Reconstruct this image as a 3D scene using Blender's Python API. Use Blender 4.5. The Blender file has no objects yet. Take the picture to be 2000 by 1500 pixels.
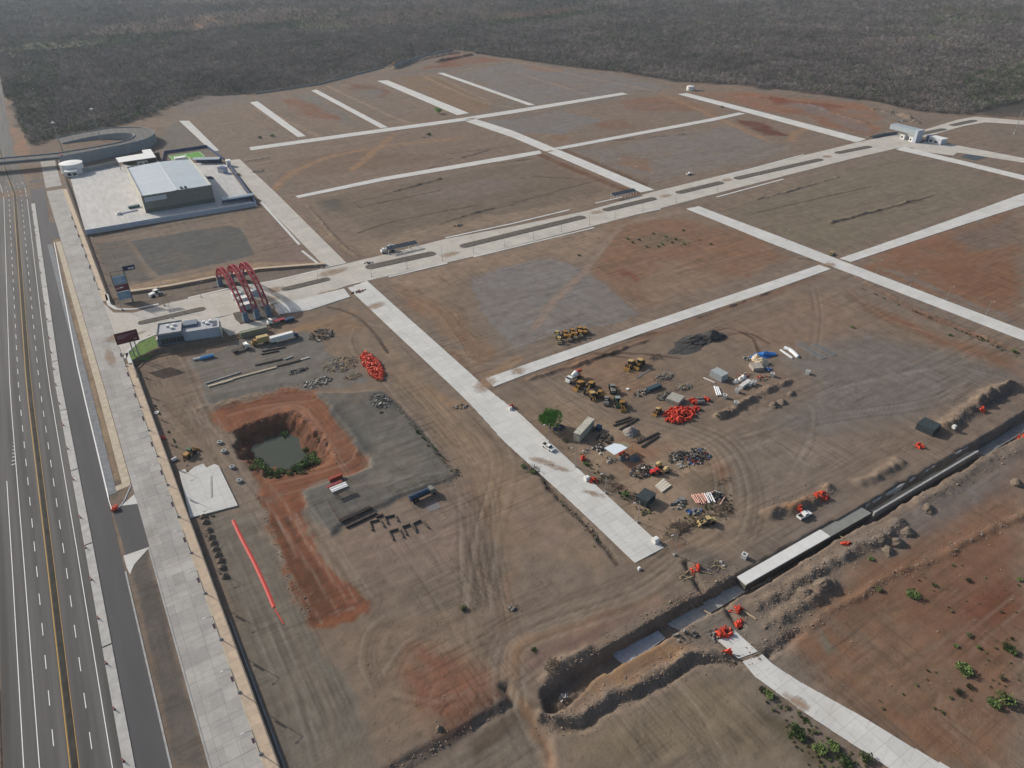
import bpy, bmesh, math, random
import numpy as np
from mathutils import Vector, Matrix
R = random.Random(7)
NR = np.random.default_rng(11)
sc = bpy.context.scene
COL = sc.collection
# ------------------------------------------------------------------ camera
CAM_H, FPX, PITCH, YAW, ROLL = 160.0, 1399.0, math.radians(32.81), math.radians(31.96), math.radians(-0.584)
cam = bpy.data.cameras.new('camera'); camo = bpy.data.objects.new('camera', cam); COL.objects.link(camo)
cam.sensor_width = 36.0; cam.lens = FPX / 2000 * 36.0; cam.clip_start = 1.0; cam.clip_end = 20000
camo.matrix_world = Matrix.Translation((0, 0, CAM_H)) @ Matrix.Rotation(-YAW, 4, 'Z') @ Matrix.Rotation(math.pi / 2 - PITCH, 4, 'X') @ Matrix.Rotation(ROLL, 4, 'Z')
sc.camera = camo
# ------------------------------------------------------------------ daylight
SUN_EL = math.radians(29.0)
SUN_D = Vector((-0.47 * math.cos(SUN_EL), 0.883 * math.cos(SUN_EL), math.sin(SUN_EL)))   # towards the sun
w = bpy.data.worlds.new('World'); sc.world = w; w.use_nodes = True
nt = w.node_tree; bg = nt.nodes['Background']
sky = nt.nodes.new('ShaderNodeTexSky'); sky.sky_type = 'NISHITA'; sky.sun_disc = False
sky.sun_elevation = SUN_EL; sky.sun_rotation = math.atan2(SUN_D.x, SUN_D.y)
sky.air_density = 1.0; sky.dust_density = 3.0; sky.ozone_density = 1.0
nt.links.new(sky.outputs[0], bg.inputs[0]); bg.inputs[1].default_value = 0.10
sl = bpy.data.lights.new('sun', 'SUN'); sl.energy = 3.4; sl.angle = math.radians(0.5); sl.color = (1.0, 0.95, 0.88)
so = bpy.data.objects.new('sun', sl); COL.objects.link(so); so.rotation_euler = SUN_D.to_track_quat('Z', 'Y').to_euler(); so.location = (0, 0, 400)
vs = sc.view_settings; vs.view_transform = 'Standard'; vs.look = 'None'; vs.exposure = 0.30; vs.gamma = 1.0; vs.use_curve_mapping = False
sc.cycles.max_bounces = 5; sc.cycles.diffuse_bounces = 2; sc.cycles.volume_bounces = 0; sc.cycles.use_denoising = True

# ------------------------------------------------------------------ helpers: measured photo points -> ground
def lin(r, g, b):
    return tuple(((v / 255 + .055) / 1.055) ** 2.4 if v > 10 else v / 255 / 12.92 for v in (r, g, b))
_cp, _sp, _cr, _sr, _cy, _sy = math.cos(PITCH), math.sin(PITCH), math.cos(ROLL), math.sin(ROLL), math.cos(YAW), math.sin(YAW)
def at0(px, py, z=0.0):
    u = (px - 1000) / FPX; v = (py - 750) / FPX
    xr = _cr * u + _sr * v; yr = -_sr * u + _cr * v
    dx, dy, dz = xr, _cp - yr * _sp, -_sp - yr * _cp
    t = (CAM_H - z) / -dz; X = dx * t; Y = dy * t
    return X * _cy + Y * _sy, -X * _sy + Y * _cy
def proj(x, y, z):
    X = x * _cy - y * _sy; Y = x * _sy + y * _cy; Z = z - CAM_H
    dep = Y * _cp - Z * _sp; up = Y * _sp + Z * _cp
    u = X / dep; v = -up / dep
    return 1000 + FPX * (_cr * u - _sr * v), 750 + FPX * (_sr * u + _cr * v), dep
def pts(l, z=0.0): return np.array([at0(a, b, z) for a, b in l])
# value noise
def _h(ix, iy, s):
    n = (ix * 374761393 + iy * 668265263 + s * 1274126177) & 0x7fffffff
    n = ((n ^ (n >> 13)) * 1103515245) & 0x7fffffff
    return ((n ^ (n >> 16)) & 0xffff) / 65535.0
def vn(x, y, s=0):
    ix = np.floor(x).astype(np.int64); iy = np.floor(y).astype(np.int64); fx = x - ix; fy = y - iy
    fx = fx * fx * (3 - 2 * fx); fy = fy * fy * (3 - 2 * fy)
    a = _h(ix, iy, s); b = _h(ix + 1, iy, s); c = _h(ix, iy + 1, s); d = _h(ix + 1, iy + 1, s)
    return (a + (b - a) * fx) * (1 - fy) + (c + (d - c) * fx) * fy
def fbm(x, y, s=0, o=4):
    t = 0; a = 1; n = 0
    for k in range(o): t = t + a * vn(x * 2 ** k, y * 2 ** k, s + k * 17); n += a; a *= .5
    return t / n * 2 - 1
def sst(e0, e1, x):
    t = np.clip((x - e0) / (e1 - e0), 0, 1); return t * t * (3 - 2 * t)
def sdf_poly(X, Y, P):                      # negative inside
    d = np.full(X.shape, 1e9); ins = np.zeros(X.shape, bool)
    n = len(P)
    for i in range(n):
        ax, ay = P[i]; bx, by = P[(i + 1) % n]; ex, ey = bx - ax, by - ay
        wx, wy = X - ax, Y - ay
        t = np.clip((wx * ex + wy * ey) / (ex * ex + ey * ey + 1e-9), 0, 1)
        d = np.minimum(d, (wx - ex * t) ** 2 + (wy - ey * t) ** 2)
        if ay != by: ins ^= ((ay > Y) != (by > Y)) & (X < ex * (Y - ay) / (by - ay) + ax)
    d = np.sqrt(d); return np.where(ins, -d, d)
def d_line(X, Y, P):
    d = np.full(X.shape, 1e9)
    for (ax, ay), (bx, by) in zip(P[:-1], P[1:]):
        ex, ey = bx - ax, by - ay; wx, wy = X - ax, Y - ay
        t = np.clip((wx * ex + wy * ey) / (ex * ex + ey * ey + 1e-9), 0, 1)
        d = np.minimum(d, (wx - ex * t) ** 2 + (wy - ey * t) ** 2)
    return np.sqrt(d)
def spline(P, n=6):
    P = np.asarray(P, float)
    if len(P) < 3: return P
    out = []
    for i in range(len(P) - 1):
        p0 = P[max(i - 1, 0)]; p1 = P[i]; p2 = P[i + 1]; p3 = P[min(i + 2, len(P) - 1)]
        for k in range(n):
            t = k / n
            out.append(.5 * (2 * p1 + (p2 - p0) * t + (2 * p0 - 5 * p1 + 4 * p2 - p3) * t * t + (3 * p1 - p0 - 3 * p2 + p3) * t ** 3))
    out.append(P[-1]); return np.array(out)

# ------------------------------------------------------------------ terrain: one sheet
def axis(lo, hi, near, far, s0, s1, out):
    v = [lo]
    while v[-1] < hi:
        x = v[-1]; v.append(x + s0 + (s1 - s0) * max(0, min(1, (x - near) / (far - near))))
    s = s0; a = [lo]
    while a[-1] > -out: s *= 1.35; a.append(a[-1] - s)
    s = s1
    while v[-1] < out: s *= 1.22; v.append(v[-1] + s)
    return np.array(a[:0:-1] + v)
GX = axis(-62, 900, 210, 900, .72, 2.1, 4200)
GY = axis(8, 1060, 300, 1000, .72, 2.2, 4200)
XX, YY = np.meshgrid(GX, GY)
N1 = fbm(XX / 3.1, YY / 3.1, 1, 3); N2 = fbm(XX / 14, YY / 14, 5, 3); N3 = fbm(XX / 60, YY / 60, 9, 3)
WX = XX + 1.6 * N1 + 2.2 * fbm(XX / 9, YY / 9, 31, 2); WY = YY + 1.6 * fbm(XX / 3.1, YY / 3.1, 41, 3) + 2.2 * fbm(XX / 9, YY / 9, 51, 2)
N0 = fbm(XX / 1.5, YY / 1.5, 3, 2)
NB = fbm(XX / 30, YY / 30, 201, 3); NC = fbm(XX / 30, YY / 30, 211, 3); ND = fbm(XX / 22, YY / 22, 221, 3)
SX = fbm(XX / 34, YY / 1.5, 61, 3); SY = fbm(XX / 1.5, YY / 34, 71, 3)
def sub(P, m):
    x0, y0 = P.min(0) - m; x1, y1 = P.max(0) + m
    return (slice(np.searchsorted(GY, y0), np.searchsorted(GY, y1) + 1), slice(np.searchsorted(GX, x0), np.searchsorted(GX, x1) + 1))
HH = 0.10 * N2 + 0.05 * N1 + 0.03 * SX
def hpoly(l, dz, slope, rough=.1, warp=.35, zl=0.0):
    P = pts(l, zl); s = sub(P, slope + 6)
    if not HH[s].size: return
    wx = XX[s] + (WX[s] - XX[s]) * warp; wy = YY[s] + (WY[s] - YY[s]) * warp
    d = sdf_poly(wx, wy, P); f = 1 - sst(-slope, 0, d)
    HH[s] += f * (dz + rough * abs(dz) * N1[s])
def hline(l, dz, hw, rough=.25, warp=.5, zl=0.0):
    P = spline(pts(l, zl)); s = sub(P, hw + 6)
    if not HH[s].size: return
    wx = XX[s] + (WX[s] - XX[s]) * warp; wy = YY[s] + (WY[s] - YY[s]) * warp
    f = 1 - sst(0, hw, d_line(wx, wy, P))
    HH[s] += f * dz * np.maximum(.25, 1 + rough * N2[s] * 1.6 + rough * N1[s] * 1.2 + rough * .8 * N0[s])
# highway platform stands 2 m above the lots; the entrance apron slopes down from it
APRON = pts([(150, 640), (205, 606), (450, 560), (540, 545), (640, 520), (690, 545), (565, 626), (480, 655), (310, 690), (262, 712), (200, 700)])
def platform(X, Y):
    p = (1 - sst(1.75, 2.05, X)) * 2.0 * (1 - sst(600, 690, Y))
    d = sdf_poly(X, Y, APRON); a = (1 - sst(-.2, .3, d)) * np.clip(2.0 * (1 - (X - 12) / 70), 0, 2)
    return np.maximum(p, a)
HH += platform(XX, YY) * (YY < 2000)
HH *= 1 - .7 * (XX < 2) * (XX > -60) * (abs(HH - 2) < .5) * 0
# flooded pit
PIT = [(452, 846), (474, 830), (500, 822), (540, 810), (570, 804), (590, 810), (606, 826), (632, 852), (662, 889), (658, 903), (622, 915), (584, 926), (545, 935), (512, 937), (496, 926), (470, 893)]
PITB = [(515, 880), (522, 868), (540, 860), (558, 859), (572, 863), (578, 878), (590, 891), (588, 900), (574, 908), (555, 909), (536, 902), (522, 893)]
P = pts(PIT); Pb = pts(PITB, -5.6); s = sub(P, 6); wx = WX[s] + 1.2 * N0[s]; wy = WY[s]; d0 = -sdf_poly(wx, wy, P); d1 = np.maximum(sdf_poly(wx, wy, Pb), 0); f = np.where(d0 > 0, d0 / (d0 + d1 + 1e-6), 0)
f = np.clip(f + .10 * N1[s] * (f > .08) * (f < .97), 0, 1); HH[s] -= 6.4 * np.where(f < .5, 1.45 * f, .725 + .55 * (f - .5)) + .35 * N0[s] * f
hline([(395, 800), (450, 790), (520, 772), (600, 762), (650, 800), (700, 880)], .5, 4, .5)
# canal trench, excavation at its end and the cut beside it
hpoly([(1052, 1352), (1066, 1340), (1150, 1286), (1436, 1123), (1698, 979), (2010, 800), (2300, 634), (2300, 682), (2010, 845), (1708, 1016), (1462, 1160), (1290, 1256), (1170, 1322), (1085, 1404), (1066, 1398)], -3.4, 1.1, .1, .35)
hpoly([(1066, 1352), (1150, 1305), (1200, 1300), (1130, 1360), (1082, 1398)], 1.9, 5, .1)
hline([(1062, 1406), (1130, 1400), (1200, 1356), (1260, 1333), (1340, 1288), (1390, 1276), (1450, 1284)], 1.0, 3.0, .6)
hline([(1068, 1416), (1100, 1420), (1140, 1412), (1200, 1374), (1262, 1346), (1342, 1300), (1390, 1288), (1450, 1296), (1490, 1284), (1540, 1244), (1562, 1232)], -1.3, 2.2, .35)

hline([(1068, 1328), (1100, 1300), (1145, 1268)], .9, 2.6, .5)
hline([(1340, 1100), (1368, 1148), (1390, 1165)], -1.3, 1.4, .1, .2)
hline([(1418, 1178), (1432, 1205), (1446, 1222)], -1.3, 1.4, .1, .2)
# spoil banks along the canal
hline([(1480, 1185), (1510, 1165), (1560, 1135), (1600, 1112), (1650, 1085)], 1.3, 2.6, .5)
hline([(1500, 1215), (1540, 1195), (1590, 1165), (1620, 1140)], 1.7, 3.6, .55)
hline([(1650, 1085), (1700, 1060), (1760, 1020)], 1.2, 3.2, .5)
hline([(1800, 985), (1850, 950), (1930, 900), (1990, 880)], .8, 5.0, .5)
hline([(1560, 1230), (1700, 1150), (1850, 1075), (2050, 980)], .5, 2.0, .5)
hline([(1505, 1005), (1560, 990), (1600, 968), (1618, 955)], 1.5, 3.6, .6)
hline([(1680, 945), (1720, 925), (1755, 900)], 1.0, 3.0, .6)
hline([(1845, 835), (1880, 810), (1910, 790), (1925, 776), (1960, 758), (1990, 755)], 2.0, 4.5, .4)
hline([(1905, 785), (1930, 765), (1975, 752)], 1.2, 3.0, .4)
# spoil row near the yard
hline([(1405, 815), (1440, 796), (1480, 772), (1540, 745)], 1.2, 2.2, .8)
# edge drops of the lots in the foreground
hpoly([(760, 1510), (870, 1440), (985, 1373), (962, 1335), (985, 1330), (1030, 1380), (1080, 1440), (1090, 1530), (760, 1530)], -1.3, 1.5, .1, .4)
hline([(745, 1513), (870, 1443), (990, 1373)], -.9, 1.6, .1, .2)
hline([(400, 1015), (560, 1150), (612, 1225)], .0, 1)
hpoly([(480, 935), (560, 985), (600, 1040), (640, 1100), (718, 1178), (715, 1195), (640, 1225), (612, 1222), (575, 1150), (545, 1060), (505, 965)], -.35, 2.2, .3)
hpoly([(620, 765), (745, 762), (800, 812), (850, 872), (902, 930), (850, 950), (700, 1008), (640, 1055), (590, 985), (585, 962), (640, 940), (720, 912), (680, 850), (640, 792)], .7, 2.0, .15, .4)
hline([(985, 860), (1030, 900), (1080, 960), (1130, 1012), (1170, 1050), (1200, 1085)], -.7, 1.4, .6)
hline([(960, 760), (1100, 700), (1300, 632), (1600, 530)], .0, 1)
hline([(1030, 742), (1150, 705), (1260, 665)], .7, 1.6, .6)
# verges: low ridges following the roads
for l in ([(1360, 620), (1500, 570), (1610, 528)], [(1660, 535), (1800, 605), (2000, 690)], [(600, 400), (660, 470), (700, 500)], [(500, 560), (560, 548), (640, 524)], [(330, 578), (420, 560), (500, 545)], [(1480, 390), (1640, 345)], [(1620, 435), (1810, 385)], [(1100, 690), (1000, 720)], [(960, 320), (1040, 310)], [(830, 330), (965, 290)], [(1180, 276), (1340, 262)], [(690, 395), (860, 350)], [(870, 432), (1000, 398)], [(1510, 470), (1560, 500)]):
    hline(l, .55, 1.6, .8)
# mounds left at the far end
hline([(770, 135), (820, 118), (890, 104), (930, 104)], 2.2, 6, .5); hline([(850, 122), (920, 108)], 2.5, 5, .5)
hline([(1710, 215), (1760, 225), (1790, 240)], 1.6, 5, .8); hline([(1480, 190), (1560, 200), (1690, 240)], 1.0, 5, .6)
hline([(1700, 268), (1745, 260)], 1.6, 2.5, .3)
hline([(340, 205), (365, 195), (420, 185), (470, 182)], 1.0, 5, .5)
# outside the site the ground rolls a little
far = sst(1100, 2200, np.hypot(XX, YY)); HH += far * (5 * fbm(XX / 420, YY / 420, 91, 3))

# ------------------------------------------------------------------ road outlines (left edge, right edge), measured on the photograph
ROADS = {
 'main_street': ([(680, 563), (775, 653), (870, 742), (1000, 868), (1120, 984), (1240, 1100)], [(717, 549), (824, 645), (925, 736), (1000, 803), (1150, 937), (1297, 1070)]),
 'east_street': ([(1340, 408), (1500, 472), (1640, 526), (1800, 588), (2000, 666), (2150, 724)], [(1365, 403), (1500, 455), (1640, 509), (1800, 570), (2000, 646), (2150, 703)]),
 'cross_street': ([(948, 740), (1010, 718), (1240, 638.5), (1480, 558.5), (1600, 517.5)], [(964, 756), (1029, 731), (1262, 649), (1502, 569), (1623, 525.5)]),
 'cross_street_east': ([(1640, 505), (1800, 450), (2000, 382), (2150, 332)], [(1662, 512), (1818, 460), (2000, 397), (2150, 345)]),
 'inner_street': ([(910, 237), (1000, 268), (1125, 321), (1252, 376)], [(930, 233), (1000, 255), (1138, 312), (1278, 371)]),
 'second_cross_street': ([(577, 383), (750, 346), (1000, 303), (1054, 294)], [(583, 387), (750, 353), (1000, 311), (1058, 300)]),
 'second_cross_street_east': ([(1082, 289), (1386, 232), (1442, 220)], [(1096, 292), (1395, 236), (1456, 222)]),
 'third_cross_street': ([(487, 288), (700, 258), (900, 231), (1000, 215), (1215, 181)], [(490, 294), (705, 264), (908, 236), (1000, 222), (1226, 184)]),
 'short_street_one': ([(350, 236), (414, 296)], [(369, 236), (428, 294)]),
 'short_street_two': ([(488, 200), (582, 268)], [(503, 198), (597, 266)]),
 'short_street_three': ([(608, 177), (743, 250)], [(618, 175), (758, 249)]),
 'short_street_four': ([(737, 158), (893, 225)], [(757, 157), (916, 221)]),
 'short_street_five': ([(855, 143), (1033, 206)], [(865, 142), (1045, 205)]),
 'plant_street': ([(440, 314), (497, 380), (637, 523)], [(468, 311), (537, 375), (677, 514)]),
 'north_street': ([(1324, 184), (1500, 231), (1672, 278)], [(1342, 182), (1500, 222), (1692, 272)]),
 'gate_street': ([(1750, 292), (1880, 322), (2000, 352), (2150, 391)], [(1766, 287), (1880, 314), (2000, 343), (2150, 380)]),
 'gate_road': ([(1795, 282), (1870, 298), (2000, 318), (2150, 343)], [(1812, 274), (1880, 286), (2000, 309), (2150, 334)]),
 'perimeter_road': ([(1790, 272), (1880, 247), (1925, 239), (2000, 244), (2150, 254)], [(1772, 264), (1870, 234), (1905, 228), (2000, 236), (2150, 245)]),
 'path_start': ([(1402, 1251), (1442, 1287)], [(1434, 1231), (1480, 1273)]),
 'path': ([(1450, 1292), (1475, 1322), (1562, 1385), (1700, 1475), (1800, 1545)], [(1490, 1281), (1512, 1300), (1560, 1332), (1690, 1405), (1900, 1532)]),
}
AVE = ([(198, 588), (222, 611), (262, 611), (330, 592), (400, 576), (470, 561), (545, 545), (640, 524), (752, 497), (870, 467), (1000, 443), (1150, 411), (1275, 375), (1390, 347), (1500, 321), (1675, 278), (1757, 261), (1800, 262)],
       [(225, 702), (246, 688), (290, 655), (355, 637), (425, 620), (520, 600), (600, 585), (682, 557), (790, 532), (900, 507), (1020, 477), (1180, 436), (1320, 399), (1410, 375), (1500, 352), (1660, 311), (1750, 290), (1795, 288)])
FLATS = [list(a) + list(b)[::-1] for a, b in ROADS.values()] + [AVE[0] + AVE[1][::-1]] + [[(120, 350), (168, 460), (505, 404), (440, 312), (300, 300), (130, 325)], [(220, 330), (330, 292), (420, 290), (440, 312), (240, 340)], [(352, 922), (372, 1012), (465, 990), (422, 908)], [(1700, 282), (1790, 255), (1960, 290), (1880, 322), (1760, 300)], [(250, 700), (300, 640), (425, 618), (560, 590), (570, 628), (440, 660), (300, 690)]]
for l in FLATS:
    P = pts(l); s = sub(P, 3); d = sdf_poly(XX[s], YY[s], P); f = 1 - sst(.2, 1.4, d)
    HH[s] = HH[s] * (1 - f) + platform(XX[s], YY[s]) * f
f = ((XX < 1.7) & (XX > -62) & (YY < 1100)) * 1.0
HH = HH * (1 - f) + platform(XX, YY) * f
HH += sst(-50.6, -56, XX) * (YY < 900) * (XX > -70) * -.8
def H(x, y):
    i = int(np.clip(np.searchsorted(GX, x) - 1, 0, len(GX) - 2)); j = int(np.clip(np.searchsorted(GY, y) - 1, 0, len(GY) - 2))
    tx = (x - GX[i]) / (GX[i + 1] - GX[i]); ty = (y - GY[j]) / (GY[j + 1] - GY[j])
    return float((HH[j, i] * (1 - tx) + HH[j, i + 1] * tx) * (1 - ty) + (HH[j + 1, i] * (1 - tx) + HH[j + 1, i + 1] * tx) * ty)
def at(px, py, dz=0.0):
    z = 0.0
    for _ in range(5):
        x, y = at0(px, py, z + dz); z = H(x, y)
    return Vector((x, y, z))

# ------------------------------------------------------------------ soil colours
C = np.empty(XX.shape + (3,), np.float32)
def rgb(*c):
    c = list(c); c[1] = max(c[1], (c[0] + c[2]) / 2 - 1.5) if c[2] > c[1] - 3 else c[1]; c = np.array(lin(*c), np.float32); g = c.mean(); return np.clip((g + (c - g) * 1.0) * np.array([.88, .865, .83], np.float32), .003, 1)
def desat(c, k=.82): g = c.mean(); return g + (c - g) * k
BROWN, TAN, RED, DRED, ORG, GREY, DGREY, BLUEG, OLIVE, PALE, DARK, PINK = [rgb(*c) for c in ((124, 107, 93), (137, 118, 100), (118, 78, 58), (98, 60, 45), (146, 102, 70), (112, 107, 101), (88, 86, 82), (118, 114, 110), (108, 100, 87), (152, 143, 132), (70, 62, 56), (128, 106, 96))]
C[:] = BROWN
m = np.clip(.5 + .75 * N3, 0, 1)[..., None]; C[:] = C * (1 - m * .55) + GREY * m * .55
m = np.clip(-.1 + .9 * N2 + .4 * N1, 0, 1)[..., None]; C[:] = C * (1 - m * .5) + TAN * m * .5
def blend(s, col, a): C[s] = C[s] * (1 - a[..., None]) + col * a[..., None]
def poly(col, a, soft, l, warp=1.0, ns=.35, zl=0.0):
    P = pts(l, zl); s = sub(P, soft + 8)
    if not XX[s].size: return
    wx = XX[s] + (WX[s] - XX[s]) * warp; wy = YY[s] + (WY[s] - YY[s]) * warp
    k = np.clip((np.hypot(XX[s], YY[s]) - 330) / 300, 0, 1.6) * warp; wx = wx + k * 9 * NB[s]; wy = wy + k * 9 * NC[s]
    d = sdf_poly(wx, wy, P)
    blend(s, col, np.clip(a * (1 - sst(-soft, soft * .3, d)) * (1 + ns * (N1[s] + N2[s]) + .5 * k * (ND[s] + .6 * SX[s])), 0, 1).astype(np.float32))
def line(col, a, hw, l, warp=.3, soft=.6, ns=.5, sp=True):
    P = pts(l); P = spline(P) if sp else P; s = sub(P, hw + 6)
    if not XX[s].size: return
    wx = XX[s] + (WX[s] - XX[s]) * warp; wy = YY[s] + (WY[s] - YY[s]) * warp
    d = d_line(wx, wy, P)
    blend(s, col, np.clip(a * (1 - sst(hw * (1 - soft), hw, d)) * (1 + ns * (N1[s] + N2[s])), 0, 1).astype(np.float32))
def ruts(l, n=3, gap=2.2, col=None, a=.45, hw=.55, jit=.6):
    a *= .6; n = int(n * 1.6); gap /= 1.5; hw *= .75
    P = pts(l)
    t = np.gradient(P, axis=0); t /= np.linalg.norm(t, axis=1)[:, None] + 1e-9; nn = np.stack([-t[:, 1], t[:, 0]], 1)
    for k in range(n):
        o = (k - (n - 1) / 2) * gap + R.uniform(-jit, jit)
        Q = spline(P + nn * (o + NR.normal(0, jit * .5, (len(P), 1)))); s = sub(Q, 3)
        if not XX[s].size: continue
        cc = col if col is not None else (DARK if R.random() < .72 else PALE)
        d = d_line(XX[s] + .25 * N1[s], YY[s] + .25 * N2[s], Q)
        f = (1 - sst(hw * .3, hw * 1.4, d))
        blend(s, cc, (np.clip(a * f * (.8 + .8 * N2[s]), 0, 1)).astype(np.float32)); HH[s] -= .05 * f
# forest floor, far fields
FOREST = [(58, 287), (110, 268), (180, 255), (250, 240), (310, 222), (352, 200), (400, 188), (500, 184), (620, 165), (750, 130), (830, 110), (885, 98), (925, 104), (1000, 115), (1090, 128), (1240, 146), (1330, 160), (1440, 167), (1500, 174), (1690, 196), (1800, 219), (1900, 227), (2005, 230), (2300, 262), (2700, 300), (2700, -95), (-900, -60), (-900, 330), (-90, 300), (-30, 190), (6, 185), (30, 235)]
poly(rgb(74, 70, 66), 1, 6, FOREST, 1, .1)
m = np.clip(.3 + N3, 0, 1)[..., None] * (np.hypot(XX, YY) > 1150)[..., None]; C[:] = C * (1 - m * .4) + rgb(78, 66, 58) * m * .4
FIELDS = [((74, 57, 50), [(150, 64), (330, 34), (520, 18), (700, 16), (620, 40), (420, 56), (300, 66), (180, 74)]), ((72, 57, 49), [(580, 46), (760, 22), (930, 16), (990, 22), (900, 42), (720, 52), (620, 56)]), ((86, 57, 46), [(980, 30), (1120, 10), (1185, 12), (1100, 28), (1030, 38), (950, 40)]), ((78, 66, 52), [(930, 30), (1010, 22), (1040, 36), (940, 46)]), ((66, 76, 54), [(0, 98), (60, 84), (200, 78), (215, 90), (100, 100), (20, 104)]), ((66, 76, 52), [(560, 48), (680, 46), (720, 56), (600, 62)]), ((98, 68, 54), [(1630, 2), (1740, 6), (1700, 12)]), ((86, 76, 62), [(1180, 0), (1250, 0), (1230, 8), (1170, 6)]), ((82, 70, 58), [(1780, 14), (2000, 16), (2000, 32), (1850, 32)]), ((76, 62, 54), [(220, 8), (420, 0), (560, 4), (400, 14)]), ((76, 60, 52), [(640, 6), (900, 0), (960, 4), (760, 14)])]
for c, l in FIELDS: poly(rgb(*c), .9, 14, l)
line(rgb(140, 108, 84), .8, 5, [(385, 62), (396, 46), (412, 36)]); line(rgb(120, 100, 82), .7, 5, [(690, 38), (800, 26), (930, 14), (1000, 4)])
# bare earth strip beside the highway, far left
poly(rgb(140, 110, 90), .9, 4, [(4, 190), (26, 240), (55, 285), (70, 300), (40, 315), (20, 300), (8, 240)])
poly(rgb(112, 96, 84), .8, 5, [(55, 288), (112, 270), (200, 252), (300, 250), (340, 262), (300, 300), (100, 312), (40, 318)])
# ---- far lots
GL = [((118, 112, 112), .75, [(900, 138), (1000, 120), (1240, 150), (1310, 172), (1240, 185), (1050, 205), (880, 145)]), ((136, 102, 82), .6, [(1020, 128), (1100, 134), (1110, 142), (1040, 140)]),
 ((122, 90, 72), .65, [(1190, 200), (1290, 188), (1370, 205), (1350, 218), (1230, 215)]), ((118, 88, 72), .6, [(1150, 242), (1200, 232), (1250, 250), (1180, 258)]), ((130, 92, 66), .7, [(1065, 265), (1120, 262), (1100, 275)]),
 ((116, 114, 114), .7, [(940, 240), (1100, 215), (1180, 235), (1100, 262), (1010, 258)]), ((120, 108, 108), .7, [(1110, 295), (1300, 262), (1440, 240), (1540, 290), (1500, 312), (1290, 358)]), ((128, 98, 74), .6, [(1200, 300), (1280, 310), (1290, 345), (1200, 320)]),
 ((134, 97, 76), .7, [(1340, 178), (1480, 180), (1680, 198), (1740, 240), (1690, 266), (1540, 224), (1400, 195)]), ((118, 72, 54), .8, [(1480, 186), (1600, 200), (1670, 215), (1600, 212), (1500, 200)]), ((96, 58, 44), .8, [(1440, 232), (1500, 238), (1545, 265), (1490, 268)]), ((126, 84, 60), .6, [(1500, 205), (1560, 215), (1700, 260), (1620, 245)]), ((118, 106, 100), .7, [(1520, 196), (1560, 198), (1700, 245), (1690, 262), (1580, 226)]),
 ((130, 100, 78), .6, [(1330, 190), (1420, 216), (1390, 230), (1290, 185)]), ((106, 102, 100), .6, [(1000, 225), (1220, 186), (1225, 192), (1000, 235)]),
 ((120, 78, 58), .8, [(540, 195), (600, 190), (690, 240), (600, 228)]), ((112, 82, 66), .7, [(660, 160), (740, 165), (800, 205), (760, 190), (700, 180)]), ((126, 104, 84), .8, [(760, 150), (850, 145), (980, 215), (900, 222)]), ((110, 108, 104), .7, [(570, 185), (610, 180), (720, 245), (680, 245)]), ((110, 106, 106), .6, [(690, 175), (740, 175), (760, 190), (720, 190)]),
 ((120, 80, 62), .6, [(880, 105), (960, 112), (1000, 120), (900, 128), (820, 140)]), ((112, 104, 104), .8, [(350, 200), (420, 184), (470, 186), (420, 215), (370, 225)]), ((108, 104, 98), .8, [(300, 250), (350, 235), (430, 300), (330, 300), (305, 285)]),
 ((122, 106, 94), .8, [(520, 300), (900, 235), (1030, 295), (800, 340), (580, 375), (505, 320)]), ((112, 94, 80), .6, [(540, 310), (700, 290), (880, 305), (750, 330), (600, 350)]), ((108, 96, 84), .7, [(600, 390), (800, 352), (1060, 310), (1190, 370), (1000, 420), (740, 470), (660, 420)]), ((120, 108, 102), .6, [(780, 380), (960, 345), (1060, 350), (900, 400)]), ((86, 84, 80), .7, [(608, 395), (670, 388), (680, 412), (630, 418)]),
 ((134, 118, 102), .8, [(690, 480), (760, 455), (960, 415), (1240, 372), (1240, 380), (860, 465), (720, 505)]), ((122, 106, 98), .8, [(505, 405), (560, 425), (635, 520), (500, 550), (520, 480)])]
for c, a, l in GL: poly(rgb(*c), a, 7, l)
for l in ([(1290, 182), (1400, 230), (1500, 275)], [(540, 420 - 50), (560, 345), (640, 308), (760, 285), (900, 270)], [(690, 330), (720, 305), (770, 262)], [(1590, 250), (1556, 258), (1545, 275)]): line(rgb(142, 114, 90), .7, 5, l)
for l in ([(860, 152), (900, 172), (960, 200)], [(640, 168), (760, 225), (800, 240)], [(520, 215), (600, 255), (620, 265)], [(500, 210), (560, 250)], [(830, 150), (930, 195), (1000, 210)], [(1010, 142), (1100, 170), (1150, 186)], [(900, 138), (1000, 122), (1140, 150), (1280, 178)]): line(rgb(146, 126, 108), .6, 3.5, l); ruts(l, 4, 7, DARK, .3, 1.2)
# brown banks along the far streets
line(rgb(104, 74, 56), .8, 5, [(1055, 302), (1130, 335), (1240, 378)]); line(rgb(96, 74, 60), .7, 4, [(1100, 292), (1180, 325), (1260, 362)]); line(rgb(100, 98, 98), .7, 4, [(640, 165), (640, 165), (700, 150), (830, 140), (1000, 122)])
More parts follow.
